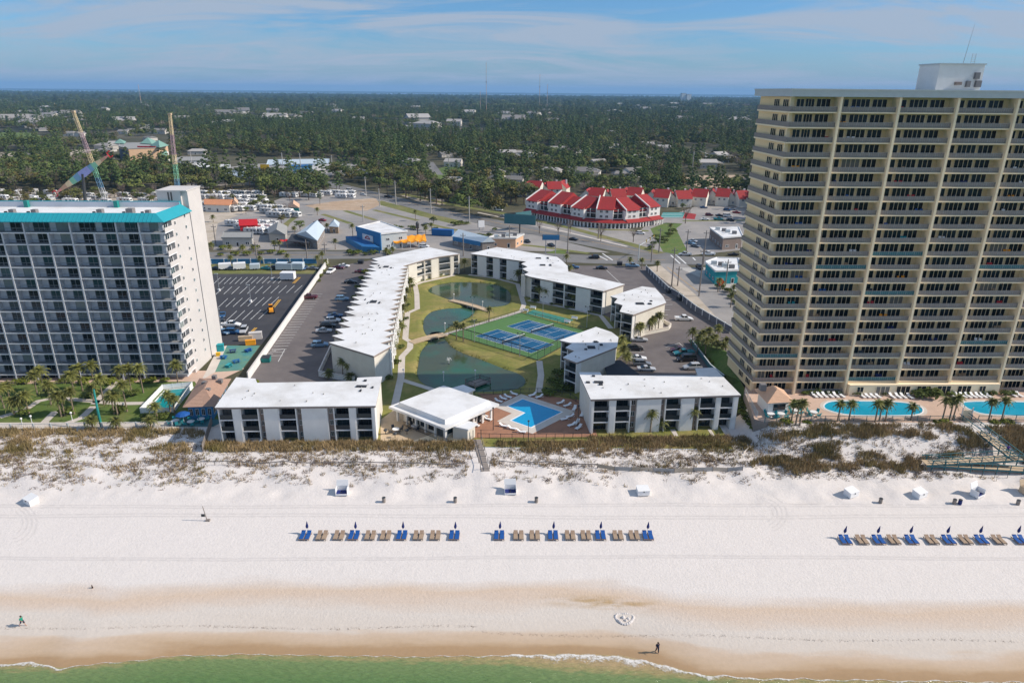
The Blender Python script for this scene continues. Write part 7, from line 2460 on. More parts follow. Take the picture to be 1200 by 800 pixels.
# travel trailers and motorhomes of the trailer park
WS = []
def rv_meshes():
 b = MB()
 h = 4.3
 prof = [(-h, .6), (-h-.15, 1.2), (-h, 2.6), (-h+.5, 3.1), (h-.3, 3.15), (h, 2.9), (h, .6)]
 b.loft([[(x, y, z) for y, z in prof] for x in (-1.25, 1.25)])
 body = b.mesh('body', ['rv_white'])
 win = None
 b = MB(); b.box(-.03, -.6, -.35, .03, .6, .35)
 WS.append(b.mesh('window', ['car_glass']))
 b = MB(); b.box(-.9, -.05, -.35, .9, .1, .35)
 WS.append(b.mesh('windscreen', ['car_glass']))
 b = MB()
 for x in (-1.275, 1.255):
  b.box(x, -4.1, 1.0, x+.02, 4.1, 1.35)
 trim = b.mesh('stripe', ['rv_trim'])
 b = MB()
 for y in (-2.2, 0.2, 2.6):
  b.box(-.35, y-.35, 3.14, .35, y+.35, 3.4)
 ac = b.mesh('roof_unit', ['tower_white'])
 b = MB(); b.hexa([(1.28, -2.0, 2.6), (1.28, 2.0, 2.6), (1.28, 2.0, 2.66), (1.28, -2.0, 2.66)], [(3.2, -2.0, 2.2), (3.2, 2.0, 2.2), (3.2, 2.0, 2.26), (3.2, -2.0, 2.26)]); aw = b.mesh('awning', ['rv_trim'])
 return body, win, trim, ac, aw
RV = rv_meshes()
RVL = []
rnd = random.Random(77)
for k, (y, x0, x1, n) in enumerate(((229, 236, 302, 8), (233.6, 238, 306, 8), (238.8, 284, 307, 3), (243, 238, 300, 8), (247.5, 240, 291, 6), (246, 307, 328, 4), (250.5, 313, 336, 4), (254.5, 322, 344, 3), (265, 272, 318, 6), (269.5, 284, 322, 5), (274, 296, 314, 3), (231, 336, 372, 6), (228.5, 382, 410, 4), (232, 400, 408, 2))):
 zone_ = ('left of the orange roof' if k < 5 else 'right of the gravel lane' if k < 8 else 'behind the flat grey roof' if k < 11 else 'below the pine belt')
 for i in range(n):
  RVL.append((lerp(x0, x1, i/max(1, n-1))+rnd.uniform(-1, 1), y+rnd.uniform(-.4, .4), rnd.choice((62, 70, 66, 75)), f'row {k}', zone_, k))
for k, (y, x0, x1, n) in enumerate(((228, 2, 60, 4), (231.5, 80, 186, 6), (235, 4, 110, 7), (238, 40, 190, 8))):
 for i in range(n):
  RVL.append((lerp(x0, x1, i/max(1, n-1))+rnd.uniform(-2, 2), y+rnd.uniform(-.5, .5), rnd.choice((60, 80, 20)), f'rowb {k}', 'behind the teal-roofed tower', 20+k))
ROWN = Counter(); 
rown = {}
for q in RVL:
 rown.setdefault(q[4], [])
 if q[5] not in rown[q[4]]: rown[q[4]].append(q[5])
ROWW = ['back', 'second', 'third', 'fourth', 'front', 'sixth']
cur = Counter()
for px, py, a, rk, zone_, ki in RVL:
 cur[rk] += 1
 p = g(px, py)
 rw = ROWW[rown[zone_].index(ki)]
 t = thing('travel_trailer', f'white travel trailer {zone_}, {rw} row, {ORD[cur[rk]-1]} from left', 'travel trailer', (p.x, p.y, .02), R(a), 'white travel trailers in the trailer park')
 s = rnd.uniform(.85, 1.12)
 t.scale = (1, s, rnd.uniform(.92, 1.05))
 for nm, me in zip(('body', '', 'stripe', 'roof_unit'), RV):
  if me: place(nm, me, t)
 for x_ in (-1.25, 1.25):
  for y_ in (-2.9, -1.0, 1.6):
   place('window', WS[0], t, Matrix.Translation((x_, y_, 2.05)))
 place('windscreen', WS[1], t, Matrix.Translation((0, -4.4, 2.15)))
 if rnd.random() < .4: place('awning', RV[4], t)
# ================================================================== THE TOWN BEHIND
MT['peach_roof'] = mat('peach_roof', (0.60, 0.26, 0.13), .8, .1, .5)
WIN = door_mesh(2, 'white_paint', 'glass_dark', 'far_window', .08)
FDOOR = door_mesh(1, 'white_paint', 'glass_dark', 'far_door', .1)
def block(name, label, cat, px, h, wallm, roofm, wins=(), roof='flat', over=.4, z0=.02, group=None, floors=1, sign=None, rise=2.2):
 """a building over a roof outline read at height h; wins = {edge: count}"""
 P = ccw([Vector(g(x, y, h)[:2]) for x, y in px])
 c = sum(P, Vector((0, 0)))/len(P)
 P = [p-c for p in P]
 t = thing(name, label, cat, (c.x, c.y, z0), 0, group)
 Q = offset_poly(P, [over]*len(P))
 b = MB(); b.prism(Q, 0, h-.25); b.build('wall', wallm, t)
 if roof == 'flat':
  b = MB(); b.prism(P, h-.25, h, 0)
  I = offset_poly(P, [.35]*len(P))
  b.build('roof', roofm, t)
  for i in range(len(P)):
   M, L = frame_at(P[i], P[(i+1) % len(P)], 0)
   bpart('parapet', t, M, 0.3, 0.02, h, L-.3, .3, h+.35, roofm)
 else:
  # gable along the longer side of a four-cornered plan
  k = 0 if (P[1]-P[0]).length >= (P[2]-P[1]).length else 1
  A, B, C, D = (P[(k+i) % 4] for i in range(4))
  m0, m1 = (A+D)/2, (B+C)/2
  if roof == 'hip':
   m0, m1 = m0.lerp(m1, .28), m1.lerp(m0, .28)
  b = MB()
  V = lambda p, z: (p.x, p.y, z)
  b.poly([V(A, h-.1), V(B, h-.1), V(m1, h+rise), V(m0, h+rise)]); b.poly([V(C, h-.1), V(D, h-.1), V(m0, h+rise), V(m1, h+rise)])
  b.poly([V(B, h-.1), V(C, h-.1), V(m1, h+rise)]); b.poly([V(D, h-.1), V(A, h-.1), V(m0, h+rise)])
  b.poly([V(D, h-.12), V(C, h-.12), V(B, h-.12), V(A, h-.12)])
  b.build('roof', roofm, t)
 # doors and windows on every side that looks towards the beach or the sides
 for i in range(len(Q)):
  a, q = Q[i], Q[(i+1) % len(Q)]
  d = (q-a).normalized()
  if d.x < -.35: continue
  M, L = frame_at(a, q, 0)
  n = max(1, min(7, int(L/4.2)))
  if L < 2.5: continue
  for f in range(floors):
   for j in range(n):
    x = L*(j+.5)/n
    if f == 0 and j == n//2 and d.x > .6:
     upart('door', t, FDOOR, M, x-.6, -.03, .05, x+.6, 2.15)
    else:
     w = min(.9, L/n*.35)
     upart('window', t, WIN, M, x-w, -.03, f*2.9+1.0, x+w, f*2.9+2.2)
 return t, P, Q, c
# blue restaurant with the orange scalloped canopy
t, P, Q, c = block('seafood_restaurant', 'blue and white restaurant with a red emblem and an orange canopy behind the saw-tooth wing', 'restaurant', [(417, 266.5), (446, 274.5), (478, 271), (446, 259.5)], 7.2, 'fascia_grey', 'roof_white', floors=2)
M, L = frame_at(Q[0], Q[1], -.02)
fi = min(range(4), key=lambda i: abs((Q[i]+Q[(i+1) % 4]).x*.5+5)+abs((Q[i]+Q[(i+1) % 4]).y*.5+5))
M, L = frame_at(P[fi], P[(fi+1) % 4], -.05)
bpart('blue_fascia', t, M, 0, -.1, 5.4, L, .3, 7.7, 'blue_wall')
bpart('blue_wall', t, M, .3, .1, 0, L*.24, .5, 5.4, 'blue_wall'); bpart('blue_wall', t, M, L*.7, .1, 0, L-.3, .5, 5.4, 'blue_wall')
bpart('sign_board', t, M, L*.26, -.02, 2.6, L*.68, .3, 5.3, 'white_paint')
b = MB()
for k in range(10):                                   # the red swoosh emblem: a thick arc on the board
 a0, a1 = math.pi*(.12+.076*k), math.pi*(.12+.076*(k+1))
 for r0, r1 in ((.72, 1.0),):
  f = lambda r, a: (L*.47+r*2.2*math.cos(a), -.07, 3.1+r*1.7*math.sin(a))
  b.poly([f(r0, a0), f(r0, a1), f(r1, a1), f(r1, a0)])
b.box(L*.36, -.09, 3.35, L*.57, -.06, 3.75)
b.build('emblem', 'red', t, M)
for nm, px, h, mk in (('terrace_block', ((405, 277), (425, 289), (445, 290), (421, 276)), 2.6, 'blue_wall'),):
 R_ = ccw([Vector(g(x, y, h)[:2])-c for x, y in px])
 b = MB(); b.prism(R_, 0, h); o = b.build(nm, mk, t)
 b = MB(); b.prism(offset_poly(R_, [.3]*4), h, h+.06); b.build('deck', 'blue_paint', o)
b = MB()
F0, F1 = g(461, 283, 3.4), g(500, 281, 3.4)
B0, B1 = g(462, 278, 4.2), g(498, 275.5, 4.2)
n = 40
for i in range(n):
 s0, s1 = i/n, (i+1)/n
 wv = lambda s: Vector((0, 0, .45*abs(math.sin(s*math.pi*4.5))))
 a, q, r, u = F0.lerp(F1, s0)-wv(s0)*1.3, F0.lerp(F1, s1)-wv(s1)*1.3, B0.lerp(B1, s1)+wv(s1), B0.lerp(B1, s0)+wv(s0)
 b.poly([v-Vector((c.x, c.y, 0)) for v in (a, q, r, u)])
 b.poly([v-Vector((c.x, c.y, 0)) for v in (a-Vector((0, 0, .5)), q-Vector((0, 0, .5)), q, a)])
b.build('canopy', 'orange', t)
for k in range(5):
 q = F0.lerp(F1, k/4)-Vector((c.x, c.y, 0))
 bpart('canopy_post', t, None, q.x-.1, q.y-.1, 0, q.x+.1, q.y+.1, 3.0, 'white_paint')
p = g(490, 286.5)
q = thing('sign_pole', 'tall dark pole rising before the orange canopy', 'pole', (p.x, p.y, .03))
b = MB(); b.tube((0, 0, 0), (0, 0, 10), .35, .25, 8); b.build('pole', 'dark_metal', q)
b = MB(); b.lathe([(.25, 7), (.7, 7.6), (.8, 9.6), (.3, 10.4), (0, 10.6)], 8); b.build('pole_head', 'dark_metal', q)
# other shops; roof outline pixels, height
t, P, Q, c = block('restaurant', 'metal-roofed restaurant with a dark porch and red parasols by the street', 'restaurant', [(347, 274), (372, 282), (381, 267), (364, 262)], 4.2, 'wood_grey', 'metal_roof', roof='gable', rise=2.6)
R_ = ccw([Vector(g(x, y, 2.9)[:2])-c for x, y in ((336, 283), (362, 284), (364, 275), (342, 274))])
b = MB(); b.prism(R_, 2.7, 2.9); b.build('porch_roof', 'roof_dark', t)
for q in R_: bpart('porch_post', t, None, q.x-.12, q.y-.12, 0, q.x+.12, q.y+.12, 2.7, 'wood')
for k, (x, y) in enumerate(((330, 288), (336, 287.5), (348, 289), (354, 288.5))):
 p = g(x, y)
 u = thing('parasol', f'open red parasol at the metal-roofed restaurant, {("leftmost", "second from left", "third from left", "rightmost")[k]}', 'parasol', (p.x, p.y, .04), 0, 'red restaurant parasols')
 b = MB(); b.lathe([(1.6, 2.1), (1.1, 2.5), (.05, 2.8)], 8); b.build('canopy', 'red', u)
 b = MB(); b.tube((0, 0, 0), (0, 0, 2.7), .04, n=5); b.build('pole', 'white_paint', u)
p = g(370, 287); q = thing('storage_box', 'yellow box beside the metal-roofed restaurant', 'box', (p.x, p.y, .04)); bpart('body', q, None, -1.6, -1, 0, 1.6, 1, 2.4, 'yellow'); bpart('lid', q, None, -1.7, -1.1, 2.4, 1.7, 1.1, 2.6, 'yellow')
for a in (('shop', 'long flat grey-roofed building with hedge, along the street behind the blue wall', 'shop', [(259, 279), (296, 279), (297, 272), (262, 272)], 4.0, 'house_wall', 'roof_grey', 'flat', 1),
   ('shop', 'grey-roofed shed left of the metal-roofed restaurant', 'shop', [(314, 274), (335, 275), (337, 265), (316, 265)], 3.8, 'house_wall', 'roof_grey', 'gable', 1),
   ('canopy_shed', 'long bright red roof in the trailer park', 'shed', [(280, 264.5), (302, 263.5), (302, 260), (280, 260)], 4.0, 'red', 'red', 'gable', 1),
   ('canopy_shed', 'long orange roof among the white trailers', 'shed', [(239, 239.5), (269, 240.5), (276, 236.5), (240, 236)], 4.2, 'house_wall', 'peach_roof', 'gable', 1),
   ('canopy_shed', 'short orange roof at the right end of the long orange roof', 'shed', [(271, 239), (279, 239), (279, 235), (272, 235)], 4.2, 'house_wall', 'tile_tan', 'gable', 1),
   ('garden_shed', 'teal and tan shed at the edge of the dirt yard', 'shed', [(337, 243), (351, 243.5), (351, 239), (338, 238.5)], 3.4, 'teal_paint', 'tile_tan', 'gable', 1),
   ('white_kiosk', 'small pale blue-roofed kiosk right of the metal-roofed restaurant', 'kiosk', [(385, 265), (397, 266), (398, 261), (388, 260)], 3.4, 'wood', 'metal_roof', 'hip', 1),
   ('warehouse', 'long grey metal-roofed warehouse behind the dark trees', 'warehouse', [(239, 208.5), (298, 208.5), (302, 201.5), (247, 202)], 5.0, 'house_wall', 'metal_roof', 'gable', 1),
   ('store', 'long white store with a blue band at the filling station', 'store', [(312, 193.5), (386, 191.5), (386, 186.5), (314, 187.5)], 5.5, 'stucco_white', 'metal_roof', 'flat', 1),
   ('fuel_canopy', 'blue flat filling-station canopy before the long white store', 'canopy', [(338, 195.5), (366, 194.5), (366, 192), (339, 192.5)], 5.0, 'blue_wall', 'blue_paint', 'flat', 1),
   ('motel', 'long white two-storey motel right of the tan building', 'motel', [(203, 189), (248, 188), (246, 183.5), (208, 184)], 6.0, 'stucco_white', 'roof_grey', 'flat', 2),
   ('shop', 'white shop with a bright cyan front near the motel', 'shop', [(228, 196.5), (253, 196.5), (252, 192), (230, 192)], 4.5, 'stucco_white', 'roof_white', 'flat', 1),
   ('shop', 'bright cyan cube-like shop next to the white shop', 'shop', [(254, 197), (270, 196.5), (270, 193), (255, 193)], 5.0, 'teal_roof', 'roof_white', 'flat', 1),
   ('shop', 'dark-glazed shop with a pale roof left of the white shop', 'shop', [(205, 197), (226, 197), (226, 193), (207, 193)], 4.0, 'roof_dark', 'roof_white', 'flat', 1),
   ('fast_food_building', 'dark fast-food building with a white roof and rooftop fans', 'restaurant', [(831, 267), (847, 279), (871, 277), (866, 266)], 5.5, 'brown_panel', 'roof_white', 'flat', 1),
   ('shop', 'teal-walled shop with white stepped roof by the side street', 'shop', [(826, 307), (838, 318), (868, 317), (866, 303), (840, 302)], 5.0, 'teal_canvas', 'roof_white', 'flat', 1),
   ('shop', 'blue-fronted shop with a bright metal roof behind the back block', 'shop', [(529, 277), (565, 284), (581, 283), (545, 271.5)], 4.2, 'wood_grey', 'metal_roof', 'gable', 1),
   ('shop', 'long tan strip shop beside the highway behind the back block', 'shop', [(570, 279.5), (605, 279.5), (615, 274.5), (580, 275.5)], 4.4, 'tan_wall', 'roof_gravel', 'flat', 1)):
 t, P, Q, c = block(a[0], a[1], a[2], a[3], a[4], a[5], a[6], roof=a[7], floors=a[8])
 if 'fast-food' in a[1] or 'strip shop' in a[1] or 'stepped' in a[1]:
  for k in range(4):
   q = P[0].lerp(P[2], .25+.15*k)+Vector((.6*(k % 2), -.5))
   bpart('roof_unit', t, None, q.x-.9, q.y-.7, a[4], q.x+.9, q.y+.7, a[4]+1.4, 'ac_grey' if k % 2 else 'fascia_grey')
 if 'blue-fronted' in a[1]:
  M, L = frame_at(P[0], P[1], -.06); bpart('blue_front', t, M, 1, -.1, 2.4, L-1, .1, 4.3, 'blue_wall')
# large tan building with sage roofs
t, P, Q, c = block('office_building', 'big tan windowless building with sage green roof corners behind the trees', 'building', [(139, 172), (150, 174.5), (186, 173), (197, 170.5), (178, 167), (140, 167.5)], 17.0, 'peach_wall', 'roof_grey', floors=0)
def hipcap(root, c, px, h, rise, mk):
 q = [Vector(g(x, y, h)[:2])-c for x, y in px]
 m = sum(q, Vector((0, 0)))/len(q)
 b = MB()
 for i in range(len(q)):
  a, e = q[i], q[(i+1) % len(q)]
  b.poly([(a.x, a.y, h), (e.x, e.y, h), (m.x, m.y, h+rise)])
 b.build('hip_roof', mk, root)
hipcap(t, c, ((176, 170.5), (187, 173), (198, 170.5), (186, 167.5)), 17.6, 4.5, 'sage_roof')
hipcap(t, c, ((164, 168), (178, 169), (184, 166), (170, 164.5)), 17.6, 4.5, 'sage_roof')
hipcap(t, c, ((134, 168), (146, 168.5), (148, 166), (136, 165)), 17.6, 3, 'sage_roof')
bpart('sign_panel', t, None, P[0].x+20, P[0].y-6.5, 16.0, P[0].x+36, P[0].y-5.8, 18.2, 'red')
M, L = frame_at(P[0], P[1], -.1)
for k in range(3):
 bpart('dark_front', t, M, L*k/3+.5, -.1, .5, L*(k+1)/3-.5, .1, 15.5, 'grey_block')
M, L = frame_at(P[2], P[3], -.1)
bpart('arched_panel', t, M, L*.25, -.1, 2, L*.75, .1, 13, 'sage_roof'); bpart('white_panel', t, M, L*.1, -.06, 2, L*.22, .1, 12, 'stucco_white'); bpart('white_panel', t, M, L*.78, -.06, 2, L*.9, .1, 12, 'stucco_white')

# ---- red-roofed terrace: units side by side along a bent front
def red_terrace():
 base = [g(x, y) for x, y in ((614, 253), (640, 258), (666, 262.5), (684, 266), (714, 268), (742, 267.5), (776, 262.5))]
 c = Vector((42, 366, 0))
 t = thing('terrace_block', 'long white arcaded building with stepped bright red roofs behind the highway', 'building', tuple(c))
 pts = []
 tot = sum((q-p).length for p, q in zip(base, base[1:]))
 n = 11
 def at(s):
  d = s*tot
  for p, q in zip(base, base[1:]):
   L = (q-p).length
   if d <= L: return p.lerp(q, d/L)
   d -= L
  return base[-1]
 for i in range(n):
  a, q = at(i/n), at((i+1)/n)
  d = (q-a).normalized()
  nr = Vector((-d.y, d.x, 0))
  setb = (1.8, 4.0, 2.6, 4.4)[i % 4]
  ev, rg = (8.8, 7.9, 9.2, 8.3)[i % 4], (13.8, 11.8, 14.4, 12.6)[i % 4]
  M = Matrix.Translation(a-c) @ Matrix(((d.x, nr.x, 0, 0), (d.y, nr.y, 0, 0), (0, 0, 1, 0), (0, 0, 0, 1)))
  L = (q-a).length
  D = 19.0
  bpart('wall', t, M, -.3, setb, 0, L+.3, D, ev+.2, 'stucco_white')
  b = MB()
  b.poly([(-.4, setb-.5, ev), (L+.4, setb-.5, ev), (L+.4, D-6, rg), (-.4, D-6, rg)])
  b.poly([(-.4, setb-.5, ev-.25), (L+.4, setb-.5, ev-.25), (L+.4, setb-.5, ev), (-.4, setb-.5, ev)])
  b.poly([(L+.4, D, 10.5), (-.4, D, 10.5), (-.4, D-6, rg), (L+.4, D-6, rg)])
  b.poly([(-.4, setb-.5, ev-.2), (-.4, D-6, rg), (-.4, D, 10.5), (-.4, D, ev)])
  b.poly([(L+.4, setb-.5, ev-.2), (L+.4, D, ev), (L+.4, D, 10.5), (L+.4, D-6, rg)])
  b.build('roof', 'tile_red', t, M)
  if i % 2 == 0:
   b = MB(); b.hexa([(-.25, setb-.6, 6), (.25, setb-.6, 6), (.25, D, 6), (-.25, D, 6)], [(-.25, setb-.6, ev+.5), (.25, setb-.6, ev+.5), (.25, D-6, rg+.6), (-.25, D-6, rg+.6)]); b.build('fire_wall', 'stucco_white', t, M)
  # arcade with its own red roof
  b = MB(); b.poly([(-.1, -.6, 2.9), (L+.1, -.6, 2.9), (L+.1, setb+.02, 4.3), (-.1, setb+.02, 4.3)]); b.poly([(-.1, -.6, 2.7), (L+.1, -.6, 2.7), (L+.1, -.6, 2.9), (-.1, -.6, 2.9)]); b.build('arcade_roof', 'tile_red', t, M)
  m = 4
  for k in range(m+1):
   bpart('arcade_pier', t, M, L*k/m-.3, -.2, 0, L*k/m+.3, .3, 2.8, 'stucco_white')
  for k in range(m):
   b = MB()
   x0, x1 = L*k/m+.3, L*(k+1)/m-.3
   pr = []
   for j in range(7):
    aa = math.pi*j/6
    pr.append(((x0+x1)/2-(x1-x0)/2*math.cos(aa), 1.7+.8*math.sin(aa)))
   for (u0, v0), (u1, v1) in zip(pr, pr[1:]):
    b.poly([(u0, -.05, v0), (u1, -.05, v1), (u1, -.05, 2.8), (u0, -.05, 2.8)])
   b.build('arch', 'stucco_white', t, M)
   bpart('shop_window', t, M, L*k/m+.5, setb-.06, .2, L*(k+1)/m-.5, setb, 2.6, 'glass_dark')
  for f in (4.4, 6.9):
   if i % 2:
    bpart('balcony_opening', t, M, L*.12, setb-.05, f+.1, L*.88, setb, f+2.2, 'glass_dark')
    bpart('balcony_slab', t, M, L*.1, setb-1.1, f-.1, L*.9, setb-.06, f+.12, 'stucco_white')
    upart('railing', t, RAILD, M, L*.1, setb-1.05, f+.12, L*.9, f+1.0)
    bpart('balcony_post', t, M, L*.48, setb-1.05, f+.1, L*.52, setb-.9, f+2.4, 'stucco_white')
   else:
    for k in range(2):
     upart('window', t, WIN, M, L*(.2+.35*k), setb-.04, f+.5, L*(.2+.35*k)+1.6, f+1.9)
red_terrace()
def red_cluster(label, px, units):
 """townhouses with separate gabled red roofs joined in a row"""
 pts = [g(x, y) for x, y in px]
 c = sum(pts, Vector())/len(pts)
 t = thing('townhouse_row', label, 'houses', (c.x, c.y, .02), 0, 'red-roofed townhouse rows')
 a, q = pts
 for i in range(units):
  p = a.lerp(q, (i+.5)/units)-c
  fwd = (0, -5.5, -1.5, -7)[i % 4]
  h = (4.6, 5.8, 3.8, 5.2)[i % 4]
  W = (q-a).length/units*.72
  M = Matrix.Translation((p.x, p.y+fwd+7, 0)) @ Matrix.Rotation(R((-18, -24, -12, 6)[i % 4]), 4, 'Z')
  bpart('wall', t, M, -W, -5.5, 0, W, 5.5, h, 'stucco_cream')
  b = MB()
  if i % 2:
   b.poly([(-W-.4, -6, h-.1), (W+.4, -6, h-.1), (W+.4, 0, h+4.4), (-W-.4, 0, h+4.4)]); b.poly([(W+.4, 6, h-.1), (-W-.4, 6, h-.1), (-W-.4, 0, h+4.4), (W+.4, 0, h+4.4)])
   g_ = [[(W, -5.5, h), (W, 5.5, h), (W, 0, h+4.2)], [(-W, 5.5, h), (-W, -5.5, h), (-W, 0, h+4.2)]]
  else:
   b.poly([(-W-.4, -6, h-.1), (0, -6, h+4.4), (0, 6, h+4.4), (-W-.4, 6, h-.1)]); b.poly([(0, -6, h+4.4), (W+.4, -6, h-.1), (W+.4, 6, h-.1), (0, 6, h+4.4)])
   g_ = [[(-W, -5.5, h), (W, -5.5, h), (0, -5.5, h+4.2)], [(W, 5.5, h), (-W, 5.5, h), (0, 5.5, h+4.2)]]
  b.build('roof', 'tile_red', t, M)
  b = MB()
  for q3 in g_: b.poly(q3)
  b.build('gable', 'stucco_cream', t, M)
  bpart('chimney', t, M, W*.4, 2, h, W*.4+1, 3, h+5.0, 'stucco_white')
  for k in range(2):
   upart('window', t, WIN, M, -W*.6+k*W*.8, -5.54, 1.2+2.4*(i % 2), -W*.6+k*W*.8+1.3, 2.5+2.4*(i % 2))
for a in (('red-roofed townhouse row left, peeping over the long red-roofed terrace', ((612, 231), (664, 229)), 5), ('red-roofed townhouse row in the middle, behind the long red-roofed terrace', ((684, 240), (750, 239)), 6), ('red-roofed townhouse row right of the green courts', ((760, 242), (826, 241)), 6), ('red-roofed townhouse row nearest the cream tower', ((832, 240), (884, 242)), 5)):
 red_cluster(*a)
sheet('sport_court', [(774, 255), (800, 255), (802, 249), (777, 249)], .03, 'teal_paint')
sheet('sport_court', [(800, 256), (814, 257), (816, 251), (803, 249)], .032, 'tile_red')
for k in range(3):
 Q = [(775+.2*k, 254.2-1.9*k), (800, 254.2-1.9*k), (800, 253.9-1.9*k), (775+.2*k, 253.9-1.9*k)]
 sheet('court_lines', Q, .036, 'paint_white')

# ---- houses half hidden in the woods
HM = {}
def house_meshes(k):
 rn = random.Random(k)
 w, d, h, r = rn.uniform(6, 9), rn.uniform(4.5, 6), rn.uniform(2.8, 5.2), rn.uniform(1.8, 2.6)
 b = MB(); b.box(-w, -d, 0, w, d, h)
 if k % 2:
  b.poly([(-w, -d, h), (-w, 0, h+r-.15), (-w, d, h)]); b.poly([(w, -d, h), (w, d, h), (w, 0, h+r-.15)])
 wall = b.mesh('wall', ['house_wall'])
 b = MB()
 q = 0 if k % 2 else w*.45
 o = .5
 b.poly([(-w-o, -d-o, h-.1), (w+o, -d-o, h-.1), (w+o-q, 0, h+r), (-w-o+q, 0, h+r)]); b.poly([(w+o, d+o, h-.1), (-w-o, d+o, h-.1), (-w-o+q, 0, h+r), (w+o-q, 0, h+r)])
 if q:
  b.poly([(w+o, -d-o, h-.1), (w+o, d+o, h-.1), (w+o-q, 0, h+r)]); b.poly([(-w-o, d+o, h-.1), (-w-o, -d-o, h-.1), (-w-o+q, 0, h+r)])
 roof = b.mesh('roof', ['house_roof'])
 return wall, roof, w, d, h
for k in range(6): HM[k] = house_meshes(k)
def house(px, py, label, k, a, group=None, s=1.0, simple=False):
 p = g(px, py)
 wall, roof, w, d, h = HM[k % 6]
 t = thing('house', label, 'house', (p.x, p.y, 0), R(a), group)
 t.scale = (s, s, s)
 place('wall', wall, t); place('roof', roof, t)
 if not simple:
  for j in range(3):
   upart('window' if j != 1 else 'door', t, WIN if j != 1 else FDOOR, None, -w*.7+j*w*.55, -d-.03, 1.0 if j != 1 else 0.05, -w*.7+j*w*.55+1.3, 2.2)
  upart('window', t, WIN, Matrix(((0, -1, 0, w+.01), (1, 0, 0, 0), (0, 0, 1, 0), (0, 0, 0, 1))), -1, -.02, 1.0, 1, 2.2)
 return t
HOUSES = [(464, 156), (435, 157), (520, 169), (522, 184), (568, 184), (578, 184), (595, 184), (532, 195), (531, 218), (482, 194), (582, 208), (748, 174), (758, 173), (720, 174), (757, 197), (748, 191), (764, 190), (680, 208), (688, 207), (727, 208), (742, 207), (833, 188), (842, 186), (828, 197), (818, 184), (840, 167), (776, 178), (713, 178), (646, 206), (621, 186), (840, 197), (850, 190), (154, 155), (137, 147), (146, 157), (189, 157), (232, 181), (82, 159), (95, 160), (600, 188), (500, 176), (555, 181), (612, 206), (868, 190), (375, 160), (388, 163), (355, 167), (700, 196), (560, 210), (604, 217)]
def hzone(x, y):
 row = 'front' if y > 192 else 'middle' if y > 172 else 'back'
 col = 'left of the big tan building' if x < 130 else 'near the big tan building' if x < 260 else 'above the filling station' if x < 420 else 'above the highway' if x < 520 else 'left of the red roofs' if x < 640 else 'above the red-roofed rows' if x < 790 else 'beside the cream tower'
 return f'{row} woods {col}'
HOUSES.sort()
rnd = random.Random(31)
for i, ((x, y), od) in enumerate(zip(HOUSES, ordinals(HOUSES, lambda q: hzone(*q)))):
 house(x, y, f'house in the {hzone(x, y)}' + (f', {od}' if od else ''), i, rnd.choice((0, 8, -15, 75, 30)), 'houses among the trees', rnd.uniform(.95, 1.25))
FAR = [(rnd.uniform(20, 870), rnd.uniform(150, 182)) for _ in range(20)] + [(rnd.uniform(0, 880), rnd.uniform(122, 152)) for _ in range(64)] + [(rnd.uniform(10, 105), rnd.uniform(134, 150)) for _ in range(24)] + [(rnd.uniform(680, 860), rnd.uniform(124, 128)) for _ in range(14)] + [(rnd.uniform(620, 660), 126) for _ in range(4)]
for i, (x, y) in enumerate(FAR):
 sd = 'left' if x < 300 else 'middle' if x < 600 else 'right'
 house(x, y, f'tiny pale house far off in the {sd} of the forest', i, rnd.uniform(-40, 40), f'far houses in the {sd} of the forest', rnd.uniform(1.6, 2.9) if y < 150 else rnd.uniform(.8, 1.3), True)
for k, (x, w) in enumerate(((800, 8), (806, 9))):
 p = gy(x, 121, 5200)
 t = thing('apartment_tower', f'tiny grey tower block on the horizon, {("left", "right")[k]} of two', 'tower', (p.x, 5200, 0), .2, 'far tower blocks')
 bpart('wall', t, None, -17, -12, 0, 17, 12, 62-6*k, 'fascia_grey'); bpart('roof', t, None, -17.5, -12.5, 62-6*k, 17.5, 12.5, 64-6*k, 'roof_grey')

# ---- poles, masts, signs
POLES = [(332, 200, 179), (353, 202, 180), (390, 205, 182), (429, 230, 207), (464, 240, 212), (445, 242, 221), (505, 250, 221), (550, 260, 230), (526, 201, 182), (483, 197, 184), (579, 198, 184), (426, 260, 240), (619, 200, 179), (811, 202, 177), (772, 296, 267), (804, 297, 269), (824, 310, 270), (787, 335, 290), (819, 347, 291), (850, 335, 304), (763, 307, 284), (794, 335, 312), (543, 300, 273), (301, 303, 284), (360, 303, 281), (381, 297, 284), (253, 287, 263), (665, 300, 262), (701, 280, 262), (65, 207, 186), (226, 200, 178), (283, 201, 181), (597, 290, 264)]
POLES.sort()
pz = lambda q: 'by the side street right of the resort' if q[0] > 740 and q[1] > 290 else 'along the highway' if 400 < q[0] < 720 and q[1] > 225 else 'along the street behind the left car parks' if q[1] > 255 else 'near the filling station' if q[0] < 420 else 'in front of the woods'
for q, od in zip(POLES, ordinals(POLES, pz)):
 p = g(q[0], q[1])
 h = gy(q[0], q[2], p.y).z
 t = thing('utility_pole', f'utility pole {pz(q)}, {od}' if od else f'utility pole {pz(q)}', 'utility pole', (p.x, p.y, 0), 0, 'utility poles')
 r = .16+.0004*p.y
 b = MB(); b.tube((0, 0, 0), (0, 0, h), r, r*.7, 6); b.build('pole', 'concrete' if q[1] < 262 else 'wood_grey', t)
 bpart('cross_arm', t, None, -1.1, -.1, h-1.2, 1.1, .1, h-1.0, 'wood_grey')
 for x in (-1, 0, 1):
  bpart('insulator', t, None, x-.08, -.08, h-1.0, x+.08, .08, h-.7, 'grey_metal')
